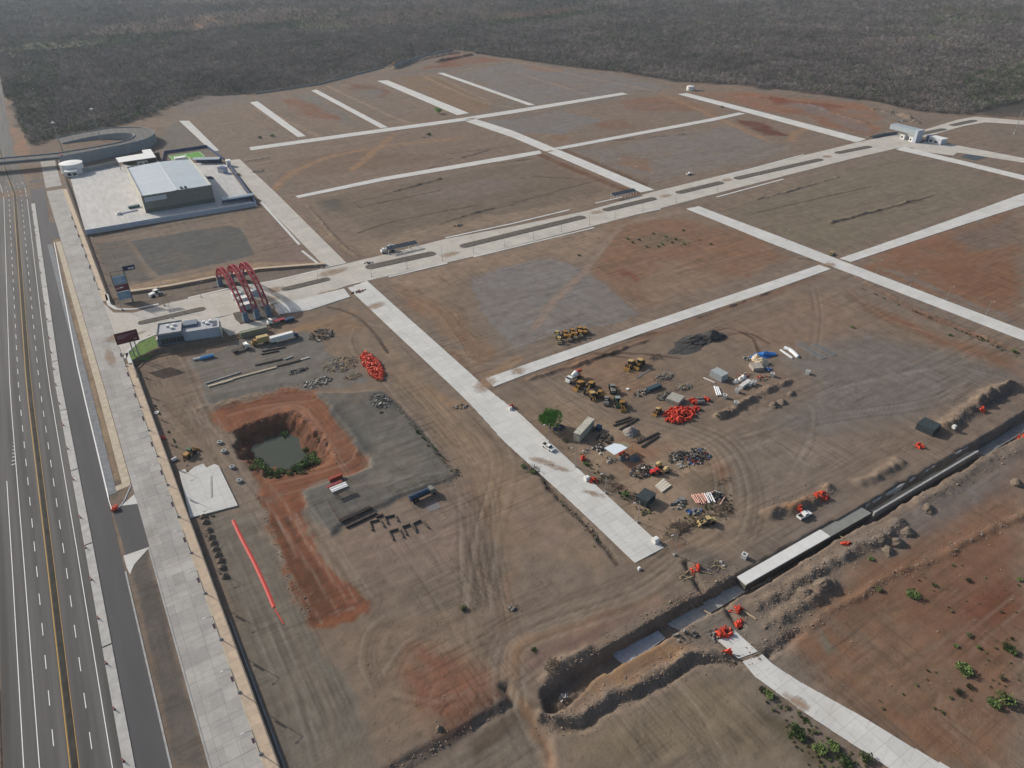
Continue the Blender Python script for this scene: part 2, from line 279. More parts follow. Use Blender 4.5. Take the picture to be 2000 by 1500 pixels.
# ---- middle lots
ML = [((120, 113, 113), .95, 1.2, [(915, 545), (960, 528), (1022, 514), (1075, 504), (1092, 508), (1145, 530), (1200, 570), (1252, 613), (1200, 632), (1100, 648), (1012, 682), (990, 672), (960, 635), (932, 598), (918, 565)]),
 ((128, 96, 76), .7, 8, [(1145, 535), (1190, 430), (1330, 425), (1480, 455), (1560, 505), (1400, 560), (1255, 608)]), ((132, 116, 102), .6, 10, [(1230, 560), (1300, 500), (1450, 540), (1350, 590), (1270, 600)]), ((116, 70, 54), .8, 3, [(1200, 525), (1230, 530), (1252, 545), (1245, 552), (1215, 540)]), ((132, 82, 60), .6, 6, [(1430, 535), (1470, 535), (1465, 548)]), ((104, 96, 80), .6, 8, [(1215, 465), (1290, 450), (1360, 470), (1340, 482), (1250, 488)]),
 ((136, 118, 102), .9, 8, [(740, 545), (920, 500), (1220, 430), (1330, 405), (1360, 412), (1200, 450), (1150, 520), (1070, 502), (915, 545), (850, 600)]), ((136, 98, 78), .7, 6, [(785, 580), (840, 590), (850, 610), (820, 615), (795, 600)]), ((112, 108, 100), .6, 5, [(835, 620), (870, 615), (890, 640), (860, 645)]), ((130, 104, 82), .8, 8, [(740, 555), (800, 555), (900, 610), (990, 690), (940, 730), (830, 620)]),
 ((120, 96, 82), .8, 5, [(800, 640), (900, 690), (950, 735), (925, 740), (820, 650)]), ((116, 106, 92), .9, 12, [(1400, 420), (1560, 350), (1770, 300), (2000, 355), (2000, 378), (1640, 500), (1530, 470)]), ((124, 110, 100), .6, 8, [(1640, 495), (1990, 370), (2000, 380), (1650, 505)]), ((122, 98, 82), .6, 5, [(1350, 400), (1420, 425), (1620, 495), (1600, 500), (1480, 450)]),
 ((124, 92, 72), .85, 8, [(1660, 520), (2000, 400), (2000, 630), (1800, 570)]), ((140, 92, 68), .7, 8, [(1665, 512), (1900, 435), (1850, 470), (1760, 500)]), ((110, 100, 92), .7, 8, [(1850, 460), (2000, 410), (2000, 480), (1900, 500)]), ((118, 108, 100), .8, 3, [(1700, 520), (1760, 530), (1960, 610), (2000, 640), (1880, 590)]), ((120, 86, 66), .6, 6, [(1780, 500), (2000, 540), (2000, 590), (1850, 560)]),
 ((112, 86, 70), .85, 5, [(1000, 745), (1150, 690), (1300, 640), (1600, 535), (1625, 540), (1400, 620), (1150, 712), (1020, 750)]), ((128, 108, 94), .8, 10, [(1380, 640), (1620, 560), (1700, 640), (1560, 700), (1450, 680)]), ((122, 86, 66), .75, 7, [(1640, 550), (1700, 590), (1860, 660), (2000, 705), (2000, 740), (1800, 660), (1690, 610)]), ((112, 82, 66), .7, 4, [(1660, 540), (1800, 600), (2000, 690), (2000, 700), (1800, 620)]),
 ((112, 106, 102), .9, 14, [(1500, 690), (1680, 640), (1850, 680), (2000, 745), (1900, 775), (1820, 830), (1600, 880), (1450, 830), (1560, 750)]), ((124, 112, 102), .7, 10, [(1420, 840), (1620, 860), (1760, 850), (1620, 960), (1500, 985), (1450, 930)]), ((104, 98, 94), .6, 8, [(1850, 690), (2000, 720), (2000, 760), (1900, 740)]),
 ((140, 122, 104), .9, 10, [(1040, 735), (1160, 800), (1330, 840), (1420, 880), (1440, 960), (1500, 1000), (1420, 1080), (1290, 1100), (1230, 1020), (1090, 870), (1060, 790)]), ((134, 108, 88), .6, 8, [(1090, 690), (1280, 700), (1300, 760), (1200, 800), (1120, 760)]), ((138, 96, 72), .6, 5, [(1200, 850), (1320, 870), (1290, 900), (1220, 930)]), ((132, 94, 70), .6, 5, [(1380, 890), (1440, 920), (1430, 960), (1390, 940)]), ((94, 84, 72), .7, 5, [(1340, 930), (1420, 920), (1430, 990), (1380, 1010), (1340, 990)]), ((140, 92, 66), .7, 3, [(1190, 945), (1230, 960), (1220, 975), (1195, 965)])]
for c, a, sft, l in ML: poly(rgb(*c), a, sft, l)
# ---- lot with the flooded pit
NL = [((110, 106, 101), .95, 1.0, [(375, 700), (420, 688), (480, 655), (600, 645), (660, 700), (730, 745), (640, 762), (560, 757), (470, 775), (405, 797), (385, 745)]), ((96, 94, 90), .8, 2, [(400, 775), (480, 758), (560, 742), (620, 745), (560, 757), (470, 775), (405, 795)]),
 ((122, 106, 92), .8, 6, [(280, 700), (360, 690), (390, 780), (410, 850), (450, 900), (360, 905), (310, 820), (275, 730)]), ((104, 92, 84), .6, 5, [(330, 720), (380, 710), (385, 745), (350, 760)]),
 ((124, 82, 61), .97, 1.6, [(400, 812), (440, 792), (520, 772), (560, 755), (612, 760), (645, 790), (684, 852), (724, 912), (690, 926), (620, 942), (585, 968), (600, 1040), (640, 1100), (722, 1180), (722, 1200), (690, 1208), (640, 1226), (610, 1222), (575, 1150), (545, 1060), (535, 985), (498, 950), (462, 882), (455, 845), (425, 835)]),
 ((96, 68, 55), .7, 5, [(560, 1010), (600, 1050), (660, 1150), (640, 1215), (612, 1218), (575, 1130)]), ((142, 100, 76), .6, 6, [(480, 790), (600, 775), (660, 840), (690, 900), (660, 890), (600, 815), (520, 812)]), ((110, 70, 52), .6, 4, [(640, 1120), (718, 1170), (716, 1200), (650, 1205)]),
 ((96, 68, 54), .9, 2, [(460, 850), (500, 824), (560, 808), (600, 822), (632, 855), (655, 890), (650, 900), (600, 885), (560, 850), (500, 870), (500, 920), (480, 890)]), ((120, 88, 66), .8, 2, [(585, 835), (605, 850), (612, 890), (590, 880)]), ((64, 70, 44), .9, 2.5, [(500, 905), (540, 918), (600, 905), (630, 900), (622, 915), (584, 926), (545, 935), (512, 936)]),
 ((98, 96, 92), .95, .8, [(620, 766), (690, 768), (745, 762), (800, 812), (850, 872), (905, 930), (850, 950), (770, 985), (700, 1010), (645, 1055), (612, 1015), (590, 985), (585, 962), (640, 942), (724, 912), (680, 850), (640, 792)]), ((118, 114, 104), .6, 7, [(720, 850), (790, 860), (860, 920), (800, 950), (720, 960), (690, 935)]), ((84, 84, 82), .6, 3, [(640, 800), (680, 790), (740, 880), (725, 905), (680, 850)]), ((80, 80, 74), .7, 2, [(745, 764), (800, 812), (850, 872), (903, 930), (888, 925), (830, 870), (780, 815)]),
 ((128, 112, 102), .8, 10, [(650, 1060), (760, 1000), (880, 950), (930, 930), (960, 1060), (880, 1130), (720, 1145)]), ((140, 120, 100), .8, 12, [(745, 640), (860, 760), (1000, 900), (1200, 1080), (1180, 1110), (960, 1080), (900, 920), (800, 790), (740, 740)]), ((126, 110, 102), .6, 8, [(990, 940), (1080, 980), (1170, 1080), (1050, 1090), (980, 1010)]), ((136, 110, 84), .6, 4, [(560, 640), (680, 615), (720, 640), (640, 660)]),
 ((111, 105, 96), .97, 1.2, [(396, 1012), (450, 1005), (500, 1000), (545, 1090), (600, 1215), (660, 1300), (750, 1515), (545, 1515), (470, 1270), (430, 1140)]), ((122, 112, 100), .5, 3, [(470, 1060), (500, 1050), (640, 1320), (700, 1500), (650, 1500), (570, 1290)]), ((118, 102, 86), .5, 3, [(430, 1130), (470, 1180), (560, 1500), (520, 1400)]),
 ((124, 108, 94), .9, 4, [(650, 1230), (760, 1200), (960, 1180), (960, 1350), (860, 1450), (760, 1500), (740, 1490)]), ((122, 84, 66), .75, 6, [(790, 1250), (840, 1240), (960, 1310), (985, 1365), (880, 1430), (800, 1400), (770, 1320)]), ((96, 60, 46), .7, 4, [(890, 1370), (975, 1345), (986, 1368), (900, 1420), (840, 1452), (830, 1430)]), ((132, 116, 102), .5, 5, [(780, 1280), (830, 1290), (850, 1320), (800, 1320)]),
 ((112, 104, 94), .9, 5, [(770, 1515), (990, 1378), (1050, 1440), (1090, 1515)]), ((92, 80, 70), .8, 2, [(905, 1440), (985, 1385), (1040, 1360), (1060, 1390), (930, 1480)]), ((120, 108, 92), .9, 8, [(1090, 1430), (1300, 1330), (1460, 1290), (1500, 1380), (1600, 1515), (1090, 1515)]), ((104, 94, 82), .6, 6, [(1240, 1450), (1300, 1450), (1290, 1515), (1230, 1515)]),
 ((134, 108, 86), .8, 4, [(985, 1250), (1060, 1230), (1280, 1160), (1300, 1175), (1120, 1235), (1040, 1270), (1005, 1330), (990, 1370), (960, 1320)]), ((138, 104, 78), .8, 3, [(1000, 1365), (1025, 1365), (1090, 1500), (1060, 1490), (1010, 1410)]), ((112, 88, 80), .7, 5, [(1010, 1290), (1120, 1220), (1300, 1160), (1280, 1200), (1100, 1290), (1040, 1330)]),
 ((134, 108, 84), .8, 3, [(1130, 1330), (1240, 1250), (1330, 1240), (1360, 1270), (1300, 1300), (1200, 1350), (1110, 1395)]), ((122, 96, 80), .7, 3, [(1210, 1320), (1300, 1260), (1310, 1280), (1240, 1325)]), ((112, 108, 102), .95, 2, [(1160, 1300), (1210, 1270), (1260, 1240), (1440, 1132), (1450, 1150), (1300, 1240), (1190, 1310)]), ((112, 106, 98), .8, 3, [(1360, 1220), (1430, 1185), (1480, 1230), (1440, 1260), (1350, 1250)]),
 ((100, 94, 88), .85, 4, [(1320, 1075), (1360, 1065), (1440, 1100), (1400, 1135), (1370, 1145)]),
 ((120, 92, 74), .9, 8, [(1500, 1230), (1640, 1110), (1800, 1000), (2005, 890), (2005, 1515), (1830, 1515), (1600, 1340)]), ((114, 84, 68), .7, 10, [(1700, 1110), (1900, 1010), (2005, 990), (2005, 1330), (1860, 1320), (1760, 1200)]), ((106, 68, 52), .75, 6, [(1860, 1180), (1950, 1120), (2005, 1130), (2005, 1230), (1920, 1230)]), ((116, 104, 94), .8, 4, [(1580, 1200), (1610, 1195), (1690, 1240), (1720, 1285), (1690, 1275)]), ((114, 110, 100), .8, 2, [(1585, 1215), (1605, 1220), (1645, 1282), (1610, 1272), (1590, 1245)]),
 ((112, 104, 100), .85, 8, [(1680, 1060), (1800, 970), (2005, 860), (2005, 960), (1850, 1040), (1720, 1100)]), ((116, 96, 82), .7, 6, [(1560, 1290), (1700, 1350), (1830, 1490), (1800, 1515), (1600, 1370)]), ((92, 84, 68), .8, 3, [(1460, 1320), (1500, 1370), (1600, 1450), (1690, 1515), (1590, 1515), (1480, 1400)]), ((124, 104, 86), .7, 5, [(1640, 1290), (1760, 1330), (1800, 1300), (1780, 1390), (1700, 1370)]),
 ((108, 102, 98), .9, 4, [(1450, 1110), (1640, 1005), (2005, 795), (2005, 830), (1700, 1010), (1470, 1145)]), ((116, 106, 98), .8, 3, [(1330, 1140), (1600, 980), (1700, 930), (1600, 1040), (1440, 1128)]), ((108, 102, 98), .9, 4, [(1500, 1170), (1640, 1075), (1830, 960), (2005, 850), (2005, 870), (1800, 1010), (1560, 1155)]), ((132, 96, 70), .8, 3, [(1490, 1005), (1560, 975), (1620, 945), (1610, 975), (1540, 1010)]), ((86, 82, 82), .8, 3, [(1860, 820), (1910, 780), (1990, 750), (1985, 775), (1920, 810), (1870, 835)]),
 ((130, 92, 66), .6, 3, [(1310, 1060), (1340, 1060), (1360, 1075), (1325, 1082)]), ((124, 100, 82), .7, 5, [(955, 1240), (990, 1100), (900, 950), (930, 940), (1010, 1100), (1010, 1220)])]
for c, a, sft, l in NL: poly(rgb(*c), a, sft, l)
for c, a, sft, l in [((120, 78, 58), .95, 1.2, [(498, 945), (540, 985), (590, 985), (604, 1040), (644, 1100), (722, 1180), (722, 1200), (690, 1208), (640, 1226), (610, 1222), (572, 1150), (542, 1062), (520, 1000)]), ((92, 64, 51), .7, 4, [(552, 1030), (590, 1060), (650, 1150), (640, 1218), (612, 1218), (575, 1145)])]: poly(rgb(*c), a, sft, l)
# ---- lot behind the entrance, platform ground
EL = [((88, 88, 87), .97, 1.2, [(255, 470), (440, 440), (470, 445), (497, 498), (410, 520), (310, 540), (285, 515)]), ((96, 92, 86), .9, 4, [(180, 475), (255, 465), (300, 545), (215, 560), (195, 520)]), ((112, 100, 90), .8, 4, [(170, 462), (400, 425), (500, 405), (505, 412), (300, 450), (180, 472)]), ((80, 78, 78), .7, 3, [(250, 545), (310, 540), (300, 548), (270, 552)]), ((142, 122, 102), .9, 1.4, [(240, 558), (330, 545), (425, 527), (500, 512), (640, 512), (640, 518), (505, 528), (420, 545), (330, 560), (245, 572)]), ((106, 98, 90), .9, 2, [(214, 585), (330, 562), (520, 530), (640, 519), (640, 524), (500, 556), (300, 605), (230, 608)]), ((118, 98, 80), .9, 3, [(255, 700), (300, 690), (480, 655), (560, 630), (560, 640), (300, 705), (268, 725)]),
 ((112, 100, 88), .95, 1.5, [(62, 340), (80, 336), (105, 430), (86, 432)]), ((92, 88, 84), .95, 1.0, [(256, 1090), (292, 1075), (320, 1180), (420, 1515), (345, 1515), (292, 1270)]), ((98, 94, 82), .95, 1.0, [(208, 955), (250, 945), (232, 985), (220, 990)]), ((142, 124, 102), .95, 1.0, [(105, 470), (118, 470), (240, 945), (225, 948)])]
for c, a, sft, l in EL: poly(rgb(*c), a, sft, l, .3, .35, 0)
poly(rgb(66, 92, 44), .95, .6, [(252, 690), (285, 665), (305, 690), (280, 703), (258, 702)], .4)
poly(rgb(66, 100, 40), .95, .5, [(372, 634), (425, 620), (428, 624), (375, 640)], .2)
# grading streaks run along the plots
gx = sst(2, 12, XX) * (np.hypot(XX, YY) < 1250)
C *= (1 + (.07 * SX * (N3 > -.1) + .06 * SY * (N3 < .15)) * gx)[..., None]
C *= (1 + .10 * N1 + .06 * fbm(XX / 1.3, YY / 1.3, 77, 2) + .08 * fbm(XX / 6, YY / 6, 177, 3))[..., None]
C *= (1 + .10 * np.clip(SX * 1.6, -1, .6) * (fbm(XX / 25, YY / 25, 141, 2) > 0) * gx)[..., None]
# wheel tracks and ruts
for l in ([(1215, 440), (1180, 480), (1130, 540), (1080, 590), (1045, 640)], [(1240, 432), (1330, 415), (1345, 415)]): line(rgb(136, 118, 106), .75, 3.2, l); ruts(l, 2, 2.0, PALE, .3)
for l in ([(690, 610), (640, 625), (560, 650), (500, 660)], [(1010, 700), (950, 740), (900, 790), (830, 760)]): line(rgb(144, 118, 92), .6, 3.5, l)
for l, n in (([(970, 1250), (940, 1100), (930, 950), (870, 850), (770, 730)], 7), ([(930, 1200), (950, 1050), (980, 900), (920, 820)], 5), ([(980, 1380), (975, 1300), (1000, 1240), (1100, 1200), (1240, 1150), (1320, 1090)], 6), ([(880, 960), (920, 1000), (945, 1100), (960, 1180)], 4), ([(520, 790), (600, 785), (660, 850), (705, 915)], 6), ([(540, 945), (600, 930), (680, 905), (700, 880)], 6), ([(560, 1010), (620, 1100), (680, 1190)], 7), ([(640, 1180), (690, 1165), (716, 1180), (700, 1200)], 4), ([(440, 800), (520, 780), (620, 770)], 5), ([(420, 850), (470, 930), (530, 1010), (570, 1090)], 6), ([(290, 720), (330, 780), (400, 850), (440, 900)], 5), ([(350, 700), (390, 800), (420, 850)], 4), ([(760, 1210), (730, 1240), (720, 1290), (740, 1340)], 3), ([(830, 1240), (790, 1270), (760, 1320)], 2), ([(770, 1350), (850, 1370), (920, 1350)], 2), ([(650, 960), (740, 940), (860, 925)], 4), ([(690, 1000), (780, 970), (880, 940)], 3), ([(700, 640), (690, 670), (720, 710), (800, 760)], 3), ([(640, 650), (700, 630), (760, 640)], 3), ([(760, 560), (850, 600), (900, 660), (930, 700), (1010, 700)], 4), ([(870, 590), (905, 610), (910, 650), (940, 690)], 3), ([(1050, 730), (1160, 790), (1300, 830), (1400, 870), (1440, 950), (1420, 1040), (1320, 1090)], 8), ([(1450, 870), (1520, 860), (1570, 900), (1560, 930)], 3), ([(1500, 800), (1580, 790), (1585, 850), (1560, 900)], 2), ([(1440, 1000), (1560, 950), (1700, 880), (1800, 850)], 5), ([(1450, 860), (1600, 820), (1800, 790), (1900, 750)], 4), ([(1480, 800), (1650, 750), (1900, 700)], 3), ([(1590, 560), (1600, 620), (1590, 700)], 3), ([(1640, 560), (1720, 620), (1800, 650)], 4), ([(1700, 630), (1850, 700), (1990, 740)], 3), ([(1500, 1260), (1600, 1310), (1680, 1370), (1800, 1480)], 3), ([(1700, 1330), (1760, 1330), (1840, 1280), (1920, 1220)], 3), ([(1690, 1300), (1760, 1310), (1810, 1290)], 2), ([(1880, 1270), (1990, 1170)], 2), ([(1850, 1360), (1840, 1400), (1880, 1440)], 3), ([(1930, 1400), (1960, 1380), (1990, 1410)], 3), ([(1300, 1330), (1350, 1400), (1400, 1500)], 3), ([(1240, 1380), (1250, 1440), (1280, 1500)], 2), ([(1060, 1290), (1015, 1330), (1005, 1380), (1060, 1490)], 3), ([(1570, 260), (1600, 285), (1640, 300)], 2), ([(470, 1040), (600, 1290), (680, 1500)], 5), ([(440, 1060), (540, 1300), (600, 1500)], 4), ([(1690, 1010), (1800, 960), (1990, 860)], 4), ([(1620, 1260), (1680, 1200), (1750, 1180)], 3), ([(600, 480), (680, 440), (740, 420)], 2), ([(560, 430), (640, 480), (690, 510)], 4)):
    ruts(l, n)
for k in range(70):     # short turning arcs left by plant
    cx, cy = R.choice([(850, 1100, 130, 120), (1350, 1000, 120, 90), (1600, 830, 160, 90), (850, 1300, 120, 90), (1750, 1250, 160, 130), (1250, 800, 160, 60), (420, 800, 80, 90), (1350, 720, 200, 60), (1400, 1400, 200, 90), (640, 1130, 60, 90)])[:2]
    cx += R.gauss(0, 70); cy += R.gauss(0, 45); r0 = R.uniform(10, 45); a0 = R.uniform(0, 6.3); da = R.uniform(.5, 1.6)
    ruts([(cx + r0 * 1.5 * math.cos(a0 + da * t / 5), cy + r0 * math.sin(a0 + da * t / 5)) for t in range(6)], 2, 2.0, None, .3, .45)
for l in ([(1110, 690), (1200, 668), (1280, 650)], [(1110, 705), (1150, 690), (1230, 700)], [(1380, 655), (1420, 640), (1470, 660), (1480, 690)], [(1420, 655), (1460, 650), (1500, 670)], [(1150, 712), (1210, 690), (1330, 700)]): line(rgb(82, 66, 56), .7, 1.1, l)
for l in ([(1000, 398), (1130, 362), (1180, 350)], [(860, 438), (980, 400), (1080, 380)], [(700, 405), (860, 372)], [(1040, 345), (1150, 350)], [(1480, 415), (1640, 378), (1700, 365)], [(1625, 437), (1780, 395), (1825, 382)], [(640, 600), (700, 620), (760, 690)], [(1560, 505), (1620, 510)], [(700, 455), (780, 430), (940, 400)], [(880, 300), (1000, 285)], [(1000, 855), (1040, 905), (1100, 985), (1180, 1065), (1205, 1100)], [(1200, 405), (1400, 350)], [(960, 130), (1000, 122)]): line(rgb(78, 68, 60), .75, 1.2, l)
# shrubby and stony specks
def specks(l, n, col, r=(.4, 1.1), a=.7):
    P = pts(l); x0, y0 = P.min(0); x1, y1 = P.max(0)
    for _ in range(n):
        x, y = R.uniform(x0, x1), R.uniform(y0, y1)
        if sdf_poly(np.array([x]), np.array([y]), P)[0] > 0: continue
        rr = R.uniform(*r); rr *= .75; s = sub(np.array([[x, y]]), rr + 1)
        if XX[s].size: blend(s, col, (a * .7 * (1 - sst(rr * .3, rr, np.hypot(WX[s] * .3 + XX[s] * .7 - x, YY[s] - y)))).astype(np.float32))
specks([(650, 1240), (960, 1180), (960, 1350), (760, 1500)], 130, rgb(84, 72, 60)); specks([(1500, 1250), (2000, 950), (2000, 1500), (1800, 1500)], 260, rgb(80, 74, 56)); specks([(650, 1080), (900, 1000), (1200, 1100), (960, 1240), (720, 1220)], 120, rgb(90, 76, 64))
specks([(1090, 1420), (1450, 1300), (1600, 1500), (1100, 1500)], 110, rgb(86, 76, 62)); specks([(1060, 760), (1430, 880), (1420, 1020), (1290, 1080), (1090, 870)], 200, rgb(92, 80, 68)); specks([(1500, 640), (1990, 600), (1990, 760), (1600, 900)], 160, rgb(88, 80, 72)); specks([(1500, 640), (1990, 600), (1990, 760), (1600, 900)], 60, PALE); specks([(860, 1360), (985, 1340), (980, 1380), (840, 1455)], 160, rgb(70, 44, 36), (.3, .7)); specks([(520, 200), (1200, 200), (1200, 420), (560, 420)], 140, rgb(80, 74, 60), (1, 2.2)); specks([(1400, 350), (1990, 330), (1990, 640), (1640, 560)], 140, rgb(84, 76, 62), (.8, 1.8))
C = np.clip(C, .004, 1)

# ------------------------------------------------------------------ mesh / tag helpers
ORD = 'first second third fourth fifth sixth seventh eighth ninth tenth eleventh twelfth thirteenth fourteenth fifteenth sixteenth seventeenth eighteenth nineteenth twentieth twenty-first twenty-second twenty-third twenty-fourth twenty-fifth twenty-sixth twenty-seventh twenty-eighth'.split()
def tag(o, label=None, cat=None, group=None, kind=None):
    if label: o['label'] = label
    if cat: o['category'] = cat
    if group: o['group'] = group
    if kind: o['kind'] = kind
    return o
MATS = {}
def mat(name, c, rough=.85, var=.12, scale=1.0, metal=0.0, orand=0.0, bump=0.0, c2=None, spec=.3, streak=None):
    if name in MATS: return MATS[name]
    m = bpy.data.materials.new(name); m.use_nodes = True; N = m.node_tree.nodes; L = m.node_tree.links; b = N['Principled BSDF']
    b.inputs['Roughness'].default_value = rough; b.inputs['Metallic'].default_value = metal; b.inputs['Specular IOR Level'].default_value = spec
    g = N.new('ShaderNodeNewGeometry'); t = N.new('ShaderNodeTexNoise'); t.inputs['Scale'].default_value = scale; t.inputs['Detail'].default_value = 5
    if streak:
        mp = N.new('ShaderNodeMapping'); mp.inputs['Scale'].default_value = streak; L.new(g.outputs['Position'], mp.inputs['Vector']); L.new(mp.outputs[0], t.inputs['Vector'])
    else: L.new(g.outputs['Position'], t.inputs['Vector'])
    r = N.new('ShaderNodeValToRGB'); r.color_ramp.elements[0].position = .3; r.color_ramp.elements[1].position = .7
    r.color_ramp.elements[0].color = (*[v * (1 - var) for v in c], 1); r.color_ramp.elements[1].color = (*[v * (1 + var) for v in (c2 or c)], 1)
    L.new(t.outputs['Fac'], r.inputs['Fac']); out = r.outputs[0]
    if orand:
        oi = N.new('ShaderNodeObjectInfo'); mr = N.new('ShaderNodeMapRange'); mr.inputs['To Min'].default_value = 1 - orand; mr.inputs['To Max'].default_value = 1 + orand * .6
        L.new(oi.outputs['Random'], mr.inputs['Value']); mx = N.new('ShaderNodeVectorMath'); mx.operation = 'SCALE'; L.new(out, mx.inputs[0]); L.new(mr.outputs[0], mx.inputs['Scale']); out = mx.outputs[0]
    L.new(out, b.inputs['Base Color'])
    if bump:
        bp = N.new('ShaderNodeBump'); bp.inputs['Strength'].default_value = bump; bp.inputs['Distance'].default_value = .3; L.new(t.outputs['Fac'], bp.inputs['Height']); L.new(bp.outputs[0], b.inputs['Normal'])
    MATS[name] = m; return m
class MB:
    def __init__(s): s.v = []; s.f = []
    def add(s, vs, fs):
        k = len(s.v); s.v += [tuple(v) for v in vs]; s.f += [tuple(i + k for i in f) for f in fs]; return s
    def box(s, x0, y0, z0, x1, y1, z1, M=None):
        vs = [Vector(p) for p in ((x0, y0, z0), (x1, y0, z0), (x1, y1, z0), (x0, y1, z0), (x0, y0, z1), (x1, y0, z1), (x1, y1, z1), (x0, y1, z1))]
        if M: vs = [M @ v for v in vs]
        return s.add(vs, [(0, 3, 2, 1), (4, 5, 6, 7), (0, 1, 5, 4), (1, 2, 6, 5), (2, 3, 7, 6), (3, 0, 4, 7)])
    def prism(s, P, z0, z1):        # P: (x, y) or (x, y, z) with z offsets
        n = len(P); b = [(p[0], p[1], (p[2] if len(p) > 2 else 0) + z0) for p in P]; t = [(p[0], p[1], (p[2] if len(p) > 2 else 0) + z1) for p in P]
        return s.add(b + t, [tuple(range(n))[::-1], tuple(range(n, 2 * n))] + [(i, (i + 1) % n, n + (i + 1) % n, n + i) for i in range(n)])
    def cyl(s, a, b, r0, r1=None, n=8, caps=True):
        a = Vector(a); b = Vector(b); r1 = r0 if r1 is None else r1; d = (b - a).normalized()
        u = d.orthogonal().normalized(); w_ = d.cross(u)
        vs = [a + (u * math.cos(6.2832 * i / n) + w_ * math.sin(6.2832 * i / n)) * r0 for i in range(n)] + [b + (u * math.cos(6.2832 * i / n) + w_ * math.sin(6.2832 * i / n)) * r1 for i in range(n)]
        fs = [(i, (i + 1) % n, n + (i + 1) % n, n + i) for i in range(n)]
        if caps: fs += [tuple(range(n))[::-1], tuple(range(n, 2 * n))]
        return s.add(vs, fs)
    def prof(s, pr, y0, y1):        # closed x-z profile extruded along y
        n = len(pr); return s.add([(x, y0, z) for x, z in pr] + [(x, y1, z) for x, z in pr], [tuple(range(n)), tuple(range(2 * n - 1, n - 1, -1))] + [(i, n + i, n + (i + 1) % n, (i + 1) % n) for i in range(n)])
    def mesh(s, name, m):
        me = bpy.data.meshes.new(name); me.from_pydata(s.v, [], s.f); me.validate(); 
        b = bmesh.new(); b.from_mesh(me); bmesh.ops.recalc_face_normals(b, faces=b.faces); b.to_mesh(me); b.free()
        if m: me.materials.append(m)
        return me
    def build(s, name, m, parent=None):
        o = bpy.data.objects.new(name, s.mesh(name, m)); COL.objects.link(o)
        if parent: o.parent = parent
        return o
def empty(name, loc, rz=0.0, label=None, cat=None, group=None):
    o = bpy.data.objects.new(name, None); COL.objects.link(o); o.location = loc; o.rotation_euler = (0, 0, rz); o.empty_display_size = .1
    return tag(o, label, cat, group)
def put(name, me, parent=None, loc=(0, 0, 0), rot=(0, 0, 0), scl=(1, 1, 1)):
    o = bpy.data.objects.new(name, me); COL.objects.link(o); o.location = loc; o.rotation_euler = rot; o.scale = scl
    if parent: o.parent = parent
    return o
KIDS = {}
def copy_tree(o, loc=None, rz=None, label=None, scl=None):
    c = o.copy(); COL.objects.link(c)
    for ch in o.children:
        d = ch.copy(); COL.objects.link(d); d.parent = c
        for g in ch.children:
            e = g.copy(); COL.objects.link(e); e.parent = d
    if loc is not None: c.location = loc
    if rz is not None: c.rotation_euler = (0, 0, rz)
    if label: c['label'] = label
    if scl: c.scale = (scl,) * 3
    return c
# ------------------------------------------------------------------ the ground sheet
ny, nx = XX.shape
me = bpy.data.meshes.new('ground'); me.vertices.add(nx * ny)
me.vertices.foreach_set('co', np.stack([XX, YY, HH], -1).astype(np.float32).ravel())
ii = (np.arange(ny - 1)[:, None] * nx + np.arange(nx - 1)[None]).ravel()
q = np.stack([ii, ii + 1, ii + nx + 1, ii + nx], 1).astype(np.int32)
me.loops.add(q.size); me.loops.foreach_set('vertex_index', q.ravel()); me.polygons.add(len(q)); me.polygons.foreach_set('loop_start', np.arange(0, q.size, 4, dtype=np.int32))
me.update(calc_edges=True)
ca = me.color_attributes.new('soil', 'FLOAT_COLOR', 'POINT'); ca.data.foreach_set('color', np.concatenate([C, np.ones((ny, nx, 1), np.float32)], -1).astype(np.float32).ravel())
me.polygons.foreach_set('use_smooth', np.ones(len(q), bool))
gm = bpy.data.materials.new('soil'); gm.use_nodes = True; N = gm.node_tree.nodes; L = gm.node_tree.links; b = N['Principled BSDF']; b.inputs['Roughness'].default_value = .95; b.inputs['Specular IOR Level'].default_value = .1
at_ = N.new('ShaderNodeAttribute'); at_.attribute_name = 'soil'; g = N.new('ShaderNodeNewGeometry')
t1 = N.new('ShaderNodeTexNoise'); t1.inputs['Scale'].default_value = 1.3; t1.inputs['Detail'].default_value = 8; t1.inputs['Roughness'].default_value = .7; L.new(g.outputs['Position'], t1.inputs['Vector'])
t2 = N.new('ShaderNodeTexNoise'); t2.inputs['Scale'].default_value = .22; t2.inputs['Detail'].default_value = 6; L.new(g.outputs['Position'], t2.inputs['Vector'])
ad = N.new('ShaderNodeMath'); ad.operation = 'ADD'; L.new(t1.outputs['Fac'], ad.inputs[0]); L.new(t2.outputs['Fac'], ad.inputs[1])
mr = N.new('ShaderNodeMapRange'); mr.inputs['From Min'].default_value = .6; mr.inputs['From Max'].default_value = 1.4; mr.inputs['To Min'].default_value = .78; mr.inputs['To Max'].default_value = 1.22; L.new(ad.outputs[0], mr.inputs['Value'])
mx = N.new('ShaderNodeVectorMath'); mx.operation = 'SCALE'; L.new(at_.outputs['Color'], mx.inputs[0]); L.new(mr.outputs[0], mx.inputs['Scale']); prev = mx.outputs[0]
def mul(prev, fac):
    m_ = N.new('ShaderNodeVectorMath'); m_.operation = 'SCALE'; L.new(prev, m_.inputs[0]); L.new(fac, m_.inputs['Scale']); return m_.outputs[0]
